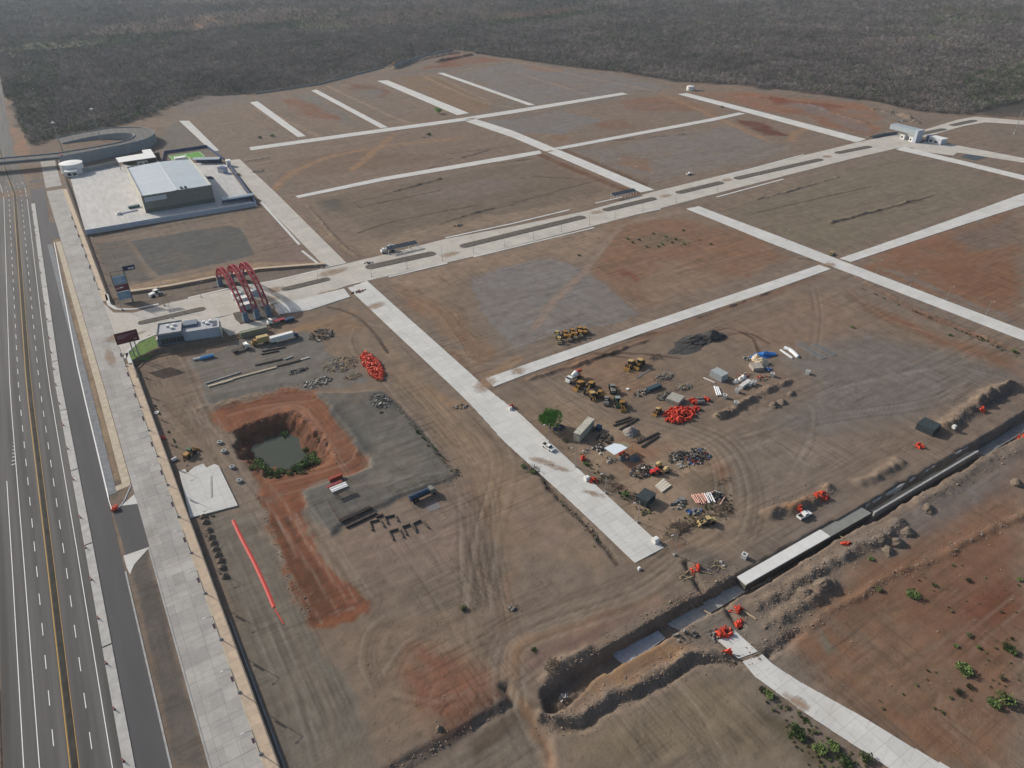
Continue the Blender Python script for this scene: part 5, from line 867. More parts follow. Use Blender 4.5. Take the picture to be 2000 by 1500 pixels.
# delineators on the divider
dl = empty('delineator', (0, 0, 0), 0, 'x', 'delineator'); MB().cyl((0, 0, 0), (0, 0, .12), .32, .3, 8).build('base', DSTEEL, dl); MB().cyl((0, 0, .12), (0, 0, 1.15), .15, .11, 8).build('tube', ORNG, dl); MB().cyl((0, 0, .6), (0, 0, .75), .15, .145, 8).build('band', WHITE, dl)
for k, p in enumerate([(242, 1487), (223, 1386), (209, 1296), (193, 1208), (177, 1133), (169, 1070), (157, 1011), (144, 937), (132, 877), (124, 831), (116, 789), (109, 753), (104, 722), (97, 690), (92, 662), (85, 626), (80, 596), (67, 536), (62, 512), (52, 463), (47, 448), (45, 418)]):
    o = dl if k == 0 else copy_tree(dl); x, y = at0(p[0], p[1], 2.24); o.location = (-27.2 + np.interp(y, *DH), y, plat(y) + .24); o['label'] = 'orange delineator on the highway divider, ' + ORD[k] + ' from the bottom of the picture'; o['group'] = 'orange delineators on the divider'
# ------------------------------------------------------------------ vehicles and machines (prototypes face +x)
BLACK = mat('black_rubber', lin(30, 30, 30), .85, .1, 2); YELM = mat('machine_yellow', lin(150, 112, 54), .65, .15, 1.5, orand=.15); CREAM = mat('cream_paint', lin(172, 152, 104), .7, .15, 1.5); ORP = mat('orange_drum', lin(170, 78, 48), .6, .15, 1.5); GRN = mat('green_paint', lin(60, 84, 62), .7, .15, 1.5); NAVY = mat('navy_paint', lin(40, 62, 86), .55, .15, 1.5); TEAL = mat('teal_paint', lin(44, 84, 88), .6, .15, 1.5); GREYM = mat('worn_grey_paint', lin(118, 116, 110), .7, .2, 1.5)
def wheel_me(r, w_): return MB().cyl((0, -w_ / 2, 0), (0, w_ / 2, 0), r, n=10).mesh('wheel', BLACK)
WL, WM, WS = wheel_me(.75, .55), wheel_me(.5, .3), wheel_me(.36, .24)
def rim(parent, r, w_): put('rim', MB().cyl((0, -w_ / 2 - .02, 0), (0, w_ / 2 + .02, 0), r * .5, n=8).mesh('rim', STEEL), parent)
def wheels(e, me_, xs, y, z):
    for x in xs:
        for s_ in (1, -1): put('wheel', me_, e, (x, s_ * y, z))
def loader(name, label, cat, m, px, rz, sc_=1.0, bucket=True, canopy=None, group='construction machines parked in the yard'):
    e = empty(name, at(*px), rz, label, cat, group); e.scale = (sc_,) * 3
    MB().prof([(-2.6, .8), (-2.6, 1.9), (-1.0, 2.1), (-.4, 2.1), (-.4, .8)], -.85, .85).build('engine_cover', m, e); MB().box(-.4, -.7, .75, 1.6, .7, 1.35).build('chassis', m, e)
    cb = MB().box(-.5, -.75, 1.35, .8, .75, 2.7).build('cab', GLASS, e); MB().box(-.65, -.9, 2.7, .95, .9, 2.88).build('roof', canopy or m, e)
    wheels(e, WL, (-1.6, 1.4), .95, .72)
    for s_ in (.55, -.55): MB().cyl((.9, s_, 1.6), (3.1, s_, .6), .14, n=5).build('arm', m, e)
    if bucket: MB().prof([(2.9, .15), (3.9, .1), (3.3, 1.1), (3.1, 1.2), (2.85, .7)], -1.25, 1.25).build('bucket', m, e)
    return e
def roller(name, label, cat, m, px, rz, sc_=1.0):
    e = empty(name, at(*px), rz, label, cat, 'construction machines parked in the yard'); e.scale = (sc_,) * 3
    MB().prof([(-2.4, .7), (-2.4, 1.8), (-.4, 1.9), (-.4, .7)], -.8, .8).build('engine_cover', m, e); MB().box(-.4, -.7, .9, .6, .7, 1.5).build('chassis', m, e)
    for x in (-.3, .6):
        for y in (-.7, .7): MB().cyl((x, y, 1.5), (x, y, 2.7), .06, n=4).build('canopy_post', BLACK, e)
    MB().box(-.5, -.85, 2.7, .9, .85, 2.82).build('roof', m, e); MB().cyl((1.9, -1.0, .78), (1.9, 1.0, .78), .78, n=14).build('drum', GREYM, e)
    MB().box(.6, -1.2, .7, 2.2, -1.02, 1.0).box(.6, 1.02, .7, 2.2, 1.2, 1.0).box(2.75, -1.2, .7, 2.9, 1.2, 1.0).build('drum_frame', m, e); wheels(e, WL, (-1.4,), .95, .72); return e
def grader(name, label, cat, m, px, rz):
    e = empty(name, at(*px), rz, label, cat, 'construction machines parked in the yard')
    MB().prof([(-3.6, .9), (-3.6, 2.0), (-1.2, 2.1), (-1.2, .9)], -.8, .8).build('engine_cover', m, e); MB().box(-1.2, -.75, 1.2, .1, .75, 2.9).build('cab', GLASS, e); MB().box(-1.3, -.9, 2.9, .2, .9, 3.05).build('roof', m, e)
    MB().prof([(0, 1.6), (3.6, 1.5), (4.3, .9), (4.6, .9), (4.2, 1.9), (0, 2.1)], -.2, .2).build('boom', m, e); MB().box(1.3, -1.9, .2, 1.5, 1.9, .9).build('blade', STEEL, e); wheels(e, WL, (-3.0, -1.6, 4.2), .95, .72); return e
def pickup(label, px, rz, m=WHITE, group='white pickups'):
    e = empty('pickup_truck', at(*px, .14) if px[0] < 1200 else at(*px), rz, label, 'pickup', group)
    if px[0] < 1200: e.location.z += .17
    MB().prof([(-2.6, .45), (-2.6, 1.0), (-.5, 1.0), (2.55, .95), (2.65, .5)], -.92, .92).build('body', m, e); MB().prof([(-.7, 1.0), (-.55, 1.72), (.75, 1.72), (1.35, 1.0)], -.82, .82).build('cabin', m, e)
    MB().prof([(.78, 1.7), (1.36, 1.02), (1.40, 1.04), (.83, 1.73)], -.74, .74).build('windscreen', GLASS, e); MB().box(-2.5, -.78, 1.0, -.75, .78, 1.03).build('load_bed', DSTEEL, e)
    for s_ in (1, -1): MB().box(-2.6, s_ * .86 - .06, 1.0, -.7, s_ * .86 + .06, 1.3).build('bed_side', m, e); MB().box(-.5, s_ * .83 - .005, 1.1, .9, s_ * .83 + .005, 1.6).build('side_window', GLASS, e)
    MB().box(-2.64, -.86, .9, -2.54, .86, 1.3).build('tailgate', m, e); wheels(e, WS, (-1.6, 1.6), .82, .36); return e
def truck(label, px, rz, cabm, load, loadm, L_=7.0, group=None, sc_=1.0, name='truck'):
    e = empty(name, at(*px), rz, label, 'truck', group); e.scale = (sc_,) * 3
    cb = MB().prof([(.2, .7), (.2, 2.7), (1.4, 2.75), (1.9, 2.0), (2.4, 1.9), (2.5, .7)], -1.1, 1.1).build('cab', cabm, e); MB().prof([(1.42, 2.72), (1.92, 1.98), (1.97, 2.02), (1.47, 2.75)], -1.0, 1.0).build('windscreen', GLASS, e)
    MB().box(-L_, -.5, .7, 2.2, .5, 1.0).build('chassis', BLACK, e); wheels(e, WM, (1.5, -L_ + 1.0, -L_ + 2.2), 1.0, .5)
    if load == 'box': bx = MB().box(-L_, -1.25, 1.05, -.1, 1.25, 3.7).build('cargo_box', loadm, e); MB().box(-L_ - .05, -1.2, 1.1, -L_ - .005, 1.2, 3.6).build('rear_door', loadm, e)
    if load == 'drum':
        MB().cyl((-L_ + .3, 0, 2.9), (-L_ * .55, 0, 2.5), .7, 1.35, 12).build('drum_cone', loadm[1], e); MB().cyl((-L_ * .55, 0, 2.5), (-.6, 0, 2.1), 1.35, .9, 12).build('drum', loadm[0], e); MB().box(-L_ - .3, -.7, 2.2, -L_ + .4, .7, 3.4).build('hopper', loadm[1], e)
    if load == 'flat': MB().box(-L_, -1.2, 1.02, -.1, 1.2, 1.2).build('flatbed', loadm, e); MB().box(-.15, -1.2, 1.2, -.05, 1.2, 2.4).build('headboard', loadm, e)
    if load == 'tank': MB().cyl((-L_, 0, 1.9), (-.2, 0, 1.9), .95, n=12).build('tank', loadm, e)
    return e
rd = math.radians
pickup('white pickup driving down the pale main street', (1071, 876), ang((1060.5, 870), (1079, 882))); pickup('white pickup parked by the orange barriers north of the canal', (1570, 1009), ang((1580, 1003), (1561, 1013)) + math.pi)
truck('concrete mixer truck with white cab and orange and white drum', (1115, 745), ang((1140, 728), (1108, 748)), WHITE, 'drum', (WHITE, ORP), 6.0)
truck('white mixer truck parked at the end of the solar shelter', (752, 493), ang((775, 486), (748, 493)), WHITE, 'drum', (WPANEL, WPANEL), 6.0)
e = truck('long white box trailer with a dark tractor in the upper yard', (574, 659), ang((537, 669), (577, 658)), NAVY, 'box', WHITE, 12.5); e.scale = (.85, .85, .85)
truck('yellow-cabbed truck with a pale box beside the white trailer', (503, 673), ang((526, 665), (502, 671)), YELM, 'box', CREAM, 5.2); truck('dark flatbed truck with white cab in the upper yard corner', (477, 682), ang((455, 690), (478, 682)), WHITE, 'flat', DSTEEL, 5.5)
truck('dark blue tank truck at the edge of the gravel lot', (838, 966), ang((815, 976), (842, 964)), GREYM, 'tank', NAVY, 7.0); truck('white tractor truck with a blue trailer beside the warehouse', (236, 421), ang((285, 410), (240, 420)), WHITE, 'flat', BLUEP, 11.0); truck('white cab truck with red flatbed below the guard office lane', (533, 632), ang((570, 622), (533, 632)), WHITE, 'flat', MAROON, 6.0)
o = MB().box(-3.4, -1.3, 0, 3.4, 1.3, 2.2).box(-3.6, -1.4, 2.2, 3.6, 1.4, 2.35).build('skip_container', TEAL); o.location = at(263, 408); o.rotation_euler.z = ang((250, 410), (275, 405)); tag(o, 'teal skip container beside the warehouse corner', 'skip')
o = MB().box(-2.2, -1.2, 0, 2.2, 1.2, 1.5).box(-2.3, -1.3, 1.5, 2.3, 1.3, 1.65).build('blue_skip', NAVY); o.location = at(565, 627); o.rotation_euler.z = .1; tag(o, 'blue metal skip behind the truck below the guard office lane', 'skip')
AB = ang((1015, 716), (1500, 551))
loader('wheel_loader', 'dark yellow wheel loader next to the mixer truck', 'loader', YELM, (1132, 756), rd(200)); grader('motor_grader', 'long yellow motor grader in the machine row', 'grader', YELM, (1152, 760), rd(215))
loader('wheel_loader', 'yellow wheel loader with pale roof behind the grader', 'loader', YELM, (1157, 777), rd(250), 1.0, False, CREAM); loader('wheel_loader', 'yellow loader with bucket in the middle of the machine row', 'loader', YELM, (1172, 775), rd(120), 1, True, YELM)
roller('road_roller', 'grey worn roller in the machine row', 'roller', GREYM, (1184, 786), rd(230)); loader('wheel_loader', 'grey loader standing behind the machine row', 'loader', GREYM, (1196, 764), rd(60), 1.05, True, GREYM); loader('backhoe_loader', 'dark loader with pale grey roof near the row end', 'loader', GRN, (1206, 787), rd(240), 1.0, True, STEEL)
loader('backhoe_loader', 'yellow loader at the right end of the machine row', 'loader', YELM, (1215, 795), rd(240), 1.0, True, YELM); loader('backhoe_loader', 'small yellow loader beside the orange barrier heap', 'loader', YELM, (1284, 806), rd(200), .8, True, CREAM)
loader('bulldozer', 'yellow bulldozer standing alone north of the yard, front one', 'bulldozer', YELM, (1231, 716), rd(205), 1.15, True, CREAM); loader('bulldozer', 'yellow bulldozer standing alone north of the yard, rear one', 'bulldozer', YELM, (1249, 714), rd(205), 1.15, True, CREAM); 
for k, (p, t, lab) in enumerate((((1088, 656), 1, 'pale yellow roller at the left end of the row by the cross street'), ((1092, 668), 1, 'pale roller in front of the left end of the parked row'), ((1104, 657), 0, 'yellow machine second from the left in the rear row'), ((1112, 663), 1, 'yellow roller in the middle of the front row'), ((1118, 653), 0, 'dark-cabbed yellow loader in the middle of the parked row'), ((1124, 659), 1, 'yellow roller right of the middle in the front row'), ((1132, 649), 0, 'yellow loader in the rear row near its right end'), ((1134, 656), 1, 'yellow roller near the right end of the front row'), ((1142, 650), 0, 'yellow loader at the right end of the row by the cross street'))):
    (roller if t else loader)(('road_roller' if t else 'wheel_loader'), lab, 'roller' if t else 'loader', CREAM if k in (0, 1) else YELM, p, rd(235 if t else 60), .95)
loader('backhoe_loader', 'yellow backhoe loader near the white slab by the wall', 'loader', YELM, (372, 889), rd(40), 1.0, True, GRN); loader('tractor', 'white and green tractor on bare ground north of the avenue', 'tractor', WHITE, (306, 579), rd(20), 1.3, False, WHITE)
loader('compact_loader', 'small cream loader beside the thorn heap at the yard edge', 'loader', CREAM, (1382, 1022), rd(160), .9, True, CREAM); loader('compact_loader', 'red compact machine beside the cement mixers', 'loader', REDP, (1281, 925), rd(-20), .8, False, REDP)
loader('compact_loader', 'tiny yellow excavator at the far forest edge', 'excavator', YELM, (772, 126), rd(10), 1.3)
for k, p in enumerate(((1287, 912), (1301, 922))):
    e = empty('cement_mixer', at(*p), rd(-30 + 20 * k), 'cream cement mixer with tilted drum, ' + ('the one nearer the red machine', 'the one nearer the white beams')[k], 'cement mixer', 'cement mixers in the yard'); MB().cyl((-.9, 0, 1.0), (.2, 0, 1.5), .7, .95, 12).build('drum', CREAM, e); MB().cyl((.2, 0, 1.5), (1.0, 0, 1.9), .95, .45, 12).build('drum_mouth', CREAM, e); MB().box(-1.2, -.6, .5, 1.0, .6, .7).build('frame', DSTEEL, e); wheels(e, WS, (-.6, .6), .75, .36)
    MB().cyl((1, 0, .6), (2.6, 0, .5), .06, n=5).build('tow_bar', DSTEEL, e)
# small white car-like objects far away
pickup('white pickup on the bare plot north of the avenue', (1346, 341), rd(0)); pickup('dark car parked in the warehouse yard', (411, 349), rd(120), NAVY, 'cars near the warehouse'); pickup('pale car on the street beside the blue wall', (464, 342), rd(120), CREAM, 'cars near the warehouse'); pickup('pale pickup standing on the north verge of the east street', (1623, 497), rd(30), CREAM)
# ------------------------------------------------------------------ yard shelters, trailer, containers
def box_thing(name, label, cat, px, rz, dims, m, part='body', ribs=0, ribm=None, lid=None, group=None):
    e = empty(name, at(*px), rz, label, cat, group); L_, W_, h = dims; MB().box(0, 0, 0, L_, W_, h).build(part, m, e)
    if ribs:
        rm = MB().box(0, -.05, .1, L_ / ribs * .5, 0, h - .1).mesh('rib', ribm or m)
        for k in range(ribs): put('rib', rm, e, (L_ * (k + .25) / ribs, -.003, 0)); put('rib', rm, e, (L_ * (k + .25) / ribs, W_ + .053, 0))
    if lid: MB().box(-.1, -.1, h, L_ + .1, W_ + .1, h + .12).build('lid', lid, e)
    return e
DW = mat('dirty_white_metal', lin(172, 168, 154), .8, .2, .8)
A, B = (1132, 868), (1166, 836); e = box_thing('site_trailer', 'long dirty white corrugated site trailer under the tree', 'trailer', (1132, 864), ang((1143, 871), (1172, 838)), (11.5, 2.6, 3.4), DW, 'body', 18, DW, DW)
wheels(e, WM, (8.5, 9.8), 1.3, .3)
cn = empty('shade_canopy', at(1203, 890), ang((1200, 889), (1226, 874.5)), 'white flat shade canopy on posts in the scrap yard', 'canopy'); P = [at0(x, y, 3.6) for x, y in ((1180, 875), (1199, 866), (1212, 867.5), (1226, 874.5), (1200, 888.5))]
M_ = Matrix.Rotation(-cn.rotation_euler.z, 4, 'Z'); Q = [M_ @ (Vector((p[0], p[1], 0)) - Vector((cn.location.x, cn.location.y, 0))) for p in P]
MB().prism([(q_.x, q_.y) for q_ in Q], 3.5, 3.62).build('roof', mat('white_sheet_roof', lin(206, 216, 220), .5, .04, 1), cn)
for k in (0, 1, 3, 4): MB().cyl((Q[k].x * .95, Q[k].y * .95, -.2), (Q[k].x * .95, Q[k].y * .95, 3.5), .08, n=5).build('post', STEEL, cn)
P = [at0(x, y, 3.0) for x, y in ((1206, 868), (1218, 861.5), (1235, 870.5), (1227, 875))]; o = MB().prism([(x - P[0][0], y - P[0][1]) for x, y in P], 2.9, 3.02)
for k in range(4): o.cyl((P[k][0] - P[0][0], P[k][1] - P[0][1], 0), (P[k][0] - P[0][0], P[k][1] - P[0][1], 2.9), .07, n=5)
o = o.build('plywood_roof', mat('plywood', lin(126, 116, 98), .9, .2, 1)); o.location = (P[0][0], P[0][1], H(*P[0])); tag(o, 'brown plywood shelter roof behind the white canopy', 'shelter')
TARP_D = mat('dark_tarpaulin', lin(50, 58, 60), .75, .3, 1.2, bump=.4); TARP_G = mat('grey_tarpaulin', lin(150, 142, 132), .85, .15, 1, bump=.4); TARP_B = mat('blue_tarpaulin', lin(36, 100, 168), .6, .2, 1.4, bump=.4); SAND = mat('sandbag_cloth', lin(196, 178, 152), .9, .15, 1.5)
box_thing('covered_stack', 'big stack under a dark green tarpaulin north of the canal', 'stack', (1787, 838), ang((1787, 838), (1809, 848)), (6.2, 6, 2.8), TARP_D, 'tarpaulin'); box_thing('tarpaulin_shed', 'square shed with a littered dark tarpaulin roof by the main street', 'shed', (1241, 981), ang((1241, 981), (1258, 990)), (4.2, 5.2, 2.7), TARP_D, 'body', 0, None, TARP_D)
box_thing('sheet_stack', 'tall grey stack of corrugated sheets beside the white pipes', 'stack', (1386, 735), ang((1386, 735), (1405, 745)), (6.0, 4.2, 3.0), mat('grey_sheet', lin(150, 156, 156), .6, .1, 1), 'body', 10); box_thing('sheet_stack', 'wide low stack of grey corrugated sheets by the orange heap', 'stack', (1300, 785), ang((1300, 789), (1322, 797)), (5.4, 5.6, 1.8), mat('weathered_sheet', lin(150, 148, 138), .7, .12, 1), 'body', 10)
box_thing('office_container', 'drab green long container below the service lane', 'container', (472, 661), ang((473, 661), (510, 652)), (12, 2.5, 2.6), mat('drab_green', lin(122, 124, 106), .8, .12, 1), 'body', 14); box_thing('brick_red_crate', 'brick red crate beside the flooded pit track', 'crate', (645, 943), ang((645, 943), (668, 934)), (4.6, 1.2, 1.4), mat('brick_red_paint', lin(140, 62, 48), .8, .1, 1)); box_thing('blue_cover', 'blue covered pallet behind the site trailer', 'pallet', (1172, 843), .5, (2, 2, 1.7), NAVY)
for nm, lab, p, q_, dx, z, m in (('panel_stack', 'salmon red stack of form panels beside the white one', (641, 961), (671, 948), 1.2, 1.4, mat('salmon_panel', lin(168, 90, 84), .7, .1, 1)), ('panel_stack', 'stack of white form panels on trestles by the pit track', (651, 973), (682, 961), 2.4, 2.4, WHITE)):
    e = empty(nm, at(*p), ang(p, q_), lab, 'stack'); L_ = dist(p, q_)
    for k in range(4): MB().box(0, k * dx / 4, z, L_, (k + .85) * dx / 4, z + .25 + .12 * (k % 2)).build('panel', m, e)
    for x in (.15, .85): MB().box(L_ * x - .1, 0, 0, L_ * x + .1, .12, z).box(L_ * x - .1, dx - .12, 0, L_ * x + .1, dx, z).box(L_ * x - .1, .12, z - .15, L_ * x + .1, dx - .12, z).build('trestle', STEEL, e)
def solar(label, A, B, n):
    e = empty('solar_shelter', at(*A), ang(A, B), label, 'shelter', 'solar roofed shelters along the avenue'); L_ = dist(A, B)
    for k in range(n): MB().add([(L_ * k / n + .06, 0, 3.0), (L_ * (k + 1) / n - .06, 0, 3.0), (L_ * (k + 1) / n - .06, 3.6, 3.9), (L_ * k / n + .06, 3.6, 3.9), (L_ * k / n + .06, 0, 2.93), (L_ * (k + 1) / n - .06, 0, 2.93), (L_ * (k + 1) / n - .06, 3.6, 3.83), (L_ * k / n + .06, 3.6, 3.83)], [(0, 1, 2, 3), (7, 6, 5, 4), (0, 4, 5, 1), (1, 5, 6, 2), (2, 6, 7, 3), (3, 7, 4, 0)]).build('solar_panel', mat('solar_glass', lin(46, 54, 60), .25, .1, 1, spec=.5), e)
    for k in range(5):
        for y, z in ((.3, 2.95), (3.2, 3.7)): MB().box(L_ * k / 4 - .12, y - .12, -.2, L_ * k / 4 + .12, y + .12, z).build('post', WPANEL, e)
    MB().box(0, -.1, 2.75, L_, .05, 2.92).build('beam', WPANEL, e); MB().box(0, 3.55, 3.6, L_, 3.7, 3.8).build('beam', WPANEL, e)
solar('solar roofed shelter beside the mixer truck on the avenue', (760, 498), (817, 485), 9); solar('solar roofed shelter farther along the avenue near the inner street', (1199, 391), (1243, 381), 9)
# ------------------------------------------------------------------ things lying about
def lying(name, label, cat, pts_, w_, h, m, group=None, dz=0.0, round_=False):
    a, c_ = at(*pts_[0]), at(*pts_[1]); L_ = (c_ - a).length; r_ = math.atan2(c_.y - a.y, c_.x - a.x)
    o = (MB().cyl((0, 0, w_ / 2), (L_, 0, w_ / 2), w_ / 2, n=8) if round_ else MB().box(0, -w_ / 2, 0, L_, w_ / 2, h)).build(name, m); o.location = a + Vector((0, 0, dz)); o.rotation_euler = (0, -math.asin(max(-1, min(1, (c_.z - a.z) / L_))), r_); return tag(o, label, cat, group)
PIPEP = mat('pink_pipe', lin(212, 164, 148), .6, .08, 2); PIPEW = mat('white_pipe', lin(214, 216, 216), .5, .05, 2)
for k in range(14):
    t = k / 13; x0 = 1351 + 36 * t + R.uniform(-1, 1); y0 = 968 - 4.5 * t + R.uniform(-1, 1); pk = k < 9
    lying('pipe', 'pink plastic pipe in the row of pipes laid side by side' if pk else 'white plastic pipe in the row of pipes laid side by side', 'pipe', ((x0, y0), (x0 + 8 + R.uniform(-1, 3), y0 + 18 + R.uniform(-2, 2) - (3 if k in (0, 1) else 0))), .34, .3, PIPEP if pk else PIPEW, 'pink pipes in the row' if pk else 'white pipes in the row', .05 + .25 * (k % 2), True)
lying('pipe', 'single pink pipe lying apart right of the pipe row', 'pipe', ((1406, 987), (1416, 971)), .45, .4, PIPEP, None, .02, True); lying('pipe', 'pink pipe leaning left of the small dark heap', 'pipe', ((1391, 961), (1394, 978)), .35, .3, PIPEP, None, .05, True); lying('pipe', 'pale pipe lying across the top of the small dark heap', 'pipe', ((1394, 960), (1409, 965)), .35, .3, PIPEW, None, .2, True)
for k in range(4): lying('concrete_beam', 'pale concrete beam of the four laid together by the red machine', 'beam', ((1281 + k * 3.4, 952 - k * -3.2), (1297 + k * 4, 938 + k * 3.4)), .8, .5, mat('pale_beam', lin(196, 188, 172), .85, .08, 1), 'four pale concrete beams')
for k in range(3): lying('grey_post', 'grey concrete post in the small bundle below the beams', 'post', ((1314 + k * 3, 985 - k * 1), (1334 + k * 3 - 2, 972 + k * 2)), .6, .5, CONC_BLUE, 'grey posts in a bundle')
for k in range(3): lying('pipe', 'white pipe of the short stack standing by the concrete cubes', 'pipe', ((1395 + k * 3.4, 756 + k * .6), (1401 + k * 3.6, 774 - k * .6)), .6, .5, PIPEW, 'white pipes by the cubes', .05, True)
lying('white_beam', 'long white beam beside the tall grey sheet stack', 'beam', ((1374, 738), (1396, 748)), .35, .3, WHITE); lying('grey_beam', 'flat dark grey beam on the ground by the bulldozers', 'beam', ((1242, 739), (1272, 721)), .9, .12, mat('grey_board', lin(100, 98, 96), .9, .1, 1)); lying('blue_container', 'dark blue container lying by the scrap line', 'container', ((1264, 765), (1289, 755)), 1.9, 1.4, mat('faded_navy', lin(54, 72, 80), .7, .2, 1))
for k, (a, c_) in enumerate((((1198, 832), (1240, 818)), ((1210, 840), (1246, 818)), ((1244, 866), (1286, 846)), ((1253, 874), (1286, 852)), ((1202, 826), (1232, 815)))): lying('steel_beam', ['dark steel beam left of the grey rubble heap', 'second dark steel beam left of the grey rubble heap', 'upper dark beam right of the grey rubble heap', 'lower dark beam right of the grey rubble heap', 'short dark beam on top of the beams left of the rubble'][k], 'beam', (a, c_), .7, .5, DSTEEL)
for k, (a, c_, w_) in enumerate((((663, 1017), (723, 991), .9), ((666, 1020), (727, 993), .7), ((676, 1031), (735, 1003), .9), ((735, 1012), (748, 1006), .5))): lying('steel_beam', ['long dark steel beam on the gravel lot, upper of the pair', 'long dark steel beam on the gravel lot, lower of the pair', 'long dark steel beam at the front edge of the gravel lot', 'short dark beam past the end of the front beam'][k], 'beam', (a, c_), w_, .7, DSTEEL)
lying('steel_rod', 'thin brown rod leading to the steel beams', 'rod', ((640, 979), (662, 1016)), .2, .2, mat('rusty_steel', lin(92, 68, 54), .8, .2, 1))
for k, (a, c_, w_, m, lab) in enumerate((((498, 714), (551, 702), 1.0, DSTEEL, 'dark steel beam in the upper yard, left one'), ((541, 716), (588, 704), 1.0, DSTEEL, 'dark steel beam in the upper yard, right one'), ((512, 687), (558, 679), .5, DSTEEL, 'thin dark beam near the yellow-cabbed truck'), ((510, 693), (545, 686), .4, DSTEEL, 'thinnest dark beam near the yellow-cabbed truck'), ((455, 741), (540, 718), .9, CONC_YEL, 'long pale concrete beam in the upper yard'), ((407, 756), (455, 742), 1.2, CONC_YEL, 'pale concrete beam with a broken end in the upper yard'), ((588, 704), (604, 699), .6, CONC_NEW, 'short white beam at the end of the dark one'), ((556, 703), (572, 697), .6, CONC_GREY, 'short grey beam beside the left dark beam'), ((402, 750), (470, 728), .5, CONC_GREY, 'grey beam laid along the rubble edge in the upper yard'))): lying('beam', lab, 'beam', (a, c_), w_, .5, m)
lying('blue_tarp_roll', 'bright blue roll lying near the retaining wall', 'roll', ((392, 703), (418, 697)), 1.6, .9, mat('sky_blue_cover', lin(84, 150, 196), .6, .1, 1), None, .05, True); lying('white_roll', 'white roll beside the bright blue one', 'roll', ((378, 704), (394, 701)), 1.1, .8, WHITE, None, .03, True); lying('grey_mat', 'flat grey mat below the blue tank truck', 'mat', ((834, 994), (858, 985)), 3.4, .06, mat('mat_grey', lin(112, 106, 106), .9, .08, 1))
def uframe(label, a, b_, c_, d_):
    P = [at(*q_) for q_ in (a, b_, c_, d_)]; e = empty('formwork_frame', P[0], 0, label, 'frame', 'dark formwork frames on the ground'); mm = mat('formwork_wood', lin(88, 78, 68), .9, .2, 1)
    for p, q_ in zip(P[:-1], P[1:]):
        p = p - P[0]; q_ = q_ - P[0]; d = q_ - p; nn = Vector((-d.y, d.x, 0)).normalized() * .14; MB().add([tuple(v + Vector((0, 0, z))) for z in (.02, .7) for v in (p - nn, q_ - nn, q_ + nn, p + nn)], [(3, 2, 1, 0), (4, 5, 6, 7), (0, 1, 5, 4), (1, 2, 6, 5), (2, 3, 7, 6), (3, 0, 4, 7)]).build('beam', mm, e)
for k, f in enumerate((((727, 1037), (722, 1021), (741, 1016), (750, 1030)), ((757, 1024), (751, 1012), (771, 1007), (777, 1019)), ((768, 1056), (760, 1040), (778, 1034), (788, 1051)), ((794, 1046), (785, 1031), (801, 1025), (813, 1041)), ((813, 1037), (806, 1025), (822, 1017), (836, 1032)))): uframe('three-sided dark formwork frame on the ground, ' + ['nearest the steel beams', 'lightest one behind the others', 'lowest of the front three', 'middle of the front three', 'rightmost of the front three'][k], *f)
# concrete cubes with a hole
def cube_proto():
    e = empty('concrete_box', (0, 0, 0), 0, 'x', 'box'); 
    for a in ((-.8, -.8, -.5, .8), (.5, -.8, .8, .8), (-.5, -.8, .5, -.5), (-.5, .5, .5, .8)): MB().box(a[0], a[1], -.1, a[2], a[3], 1.55).build('wall', mat('precast_white', lin(192, 192, 188), .85, .06, 1), e)
    MB().box(-.5, -.5, -.05, .5, .5, .3).build('floor', CONC_GREY, e); return e
cb = cube_proto()
for k, (p, lab) in enumerate((((1577, 730), 'hollow concrete cube standing apart at the right of the yard'), ((1508, 735), 'hollow concrete cube below the blue tarpaulin'), ((1439.5, 766), 'hollow concrete cube right of the white pipe stack, upper one'), ((1415, 777), 'hollow concrete cube beside the short white pipe stack'), ((1437, 791), 'hollow concrete cube at the start of the spoil row'), ((1464, 753), 'hollow concrete cube next to the long white beam, left of the pair'), ((1472, 750), 'hollow concrete cube next to the long white beam, right of the pair'), ((1453, 1089), 'hollow concrete cube beside the start of the canal slab'))):
    o = cb if k == 0 else copy_tree(cb); o.location = at(*p); o.rotation_euler.z = R.uniform(.2, .7); o['label'] = lab; o['group'] = 'hollow concrete cubes'
for k, (p, s_, lab) in enumerate((((1146, 938), 1.6, 'white concrete block on the right edge of the main street'), ((1280, 1059), 1.7, 'white concrete block at the lower end of the main street'), ((1248, 1112), .8, 'short white marker beyond the end of the main street'), ((997, 800), 1.2, 'white block on the street edge next to the orange net'), ((1862, 838), 1.3, 'round white sack beside the spoil bank north of the canal'), ((1172, 887), .6, 'tiny white sack beside the shade canopy'), ((1226, 760), 1.2, 'white square sheet pallet behind the machines'))):
    o = MB().prof([(-.5, 0), (.5, 0), (.46, .9), (.3, 1.0), (-.3, 1.0), (-.46, .9)], -.5, .5).build('concrete_block', WHITE); o.location = at(*p); o.scale = (s_, s_, s_ if k != 6 else .3); o.rotation_euler.z = ang((683, 563), (1240, 1100)); tag(o, lab, 'block')
e = lying('long_white_block', 'long white concrete block beside the white sacks', 'block', ((1446, 759), (1463, 746)), 1.7, 1.3, MATS['precast_white'])
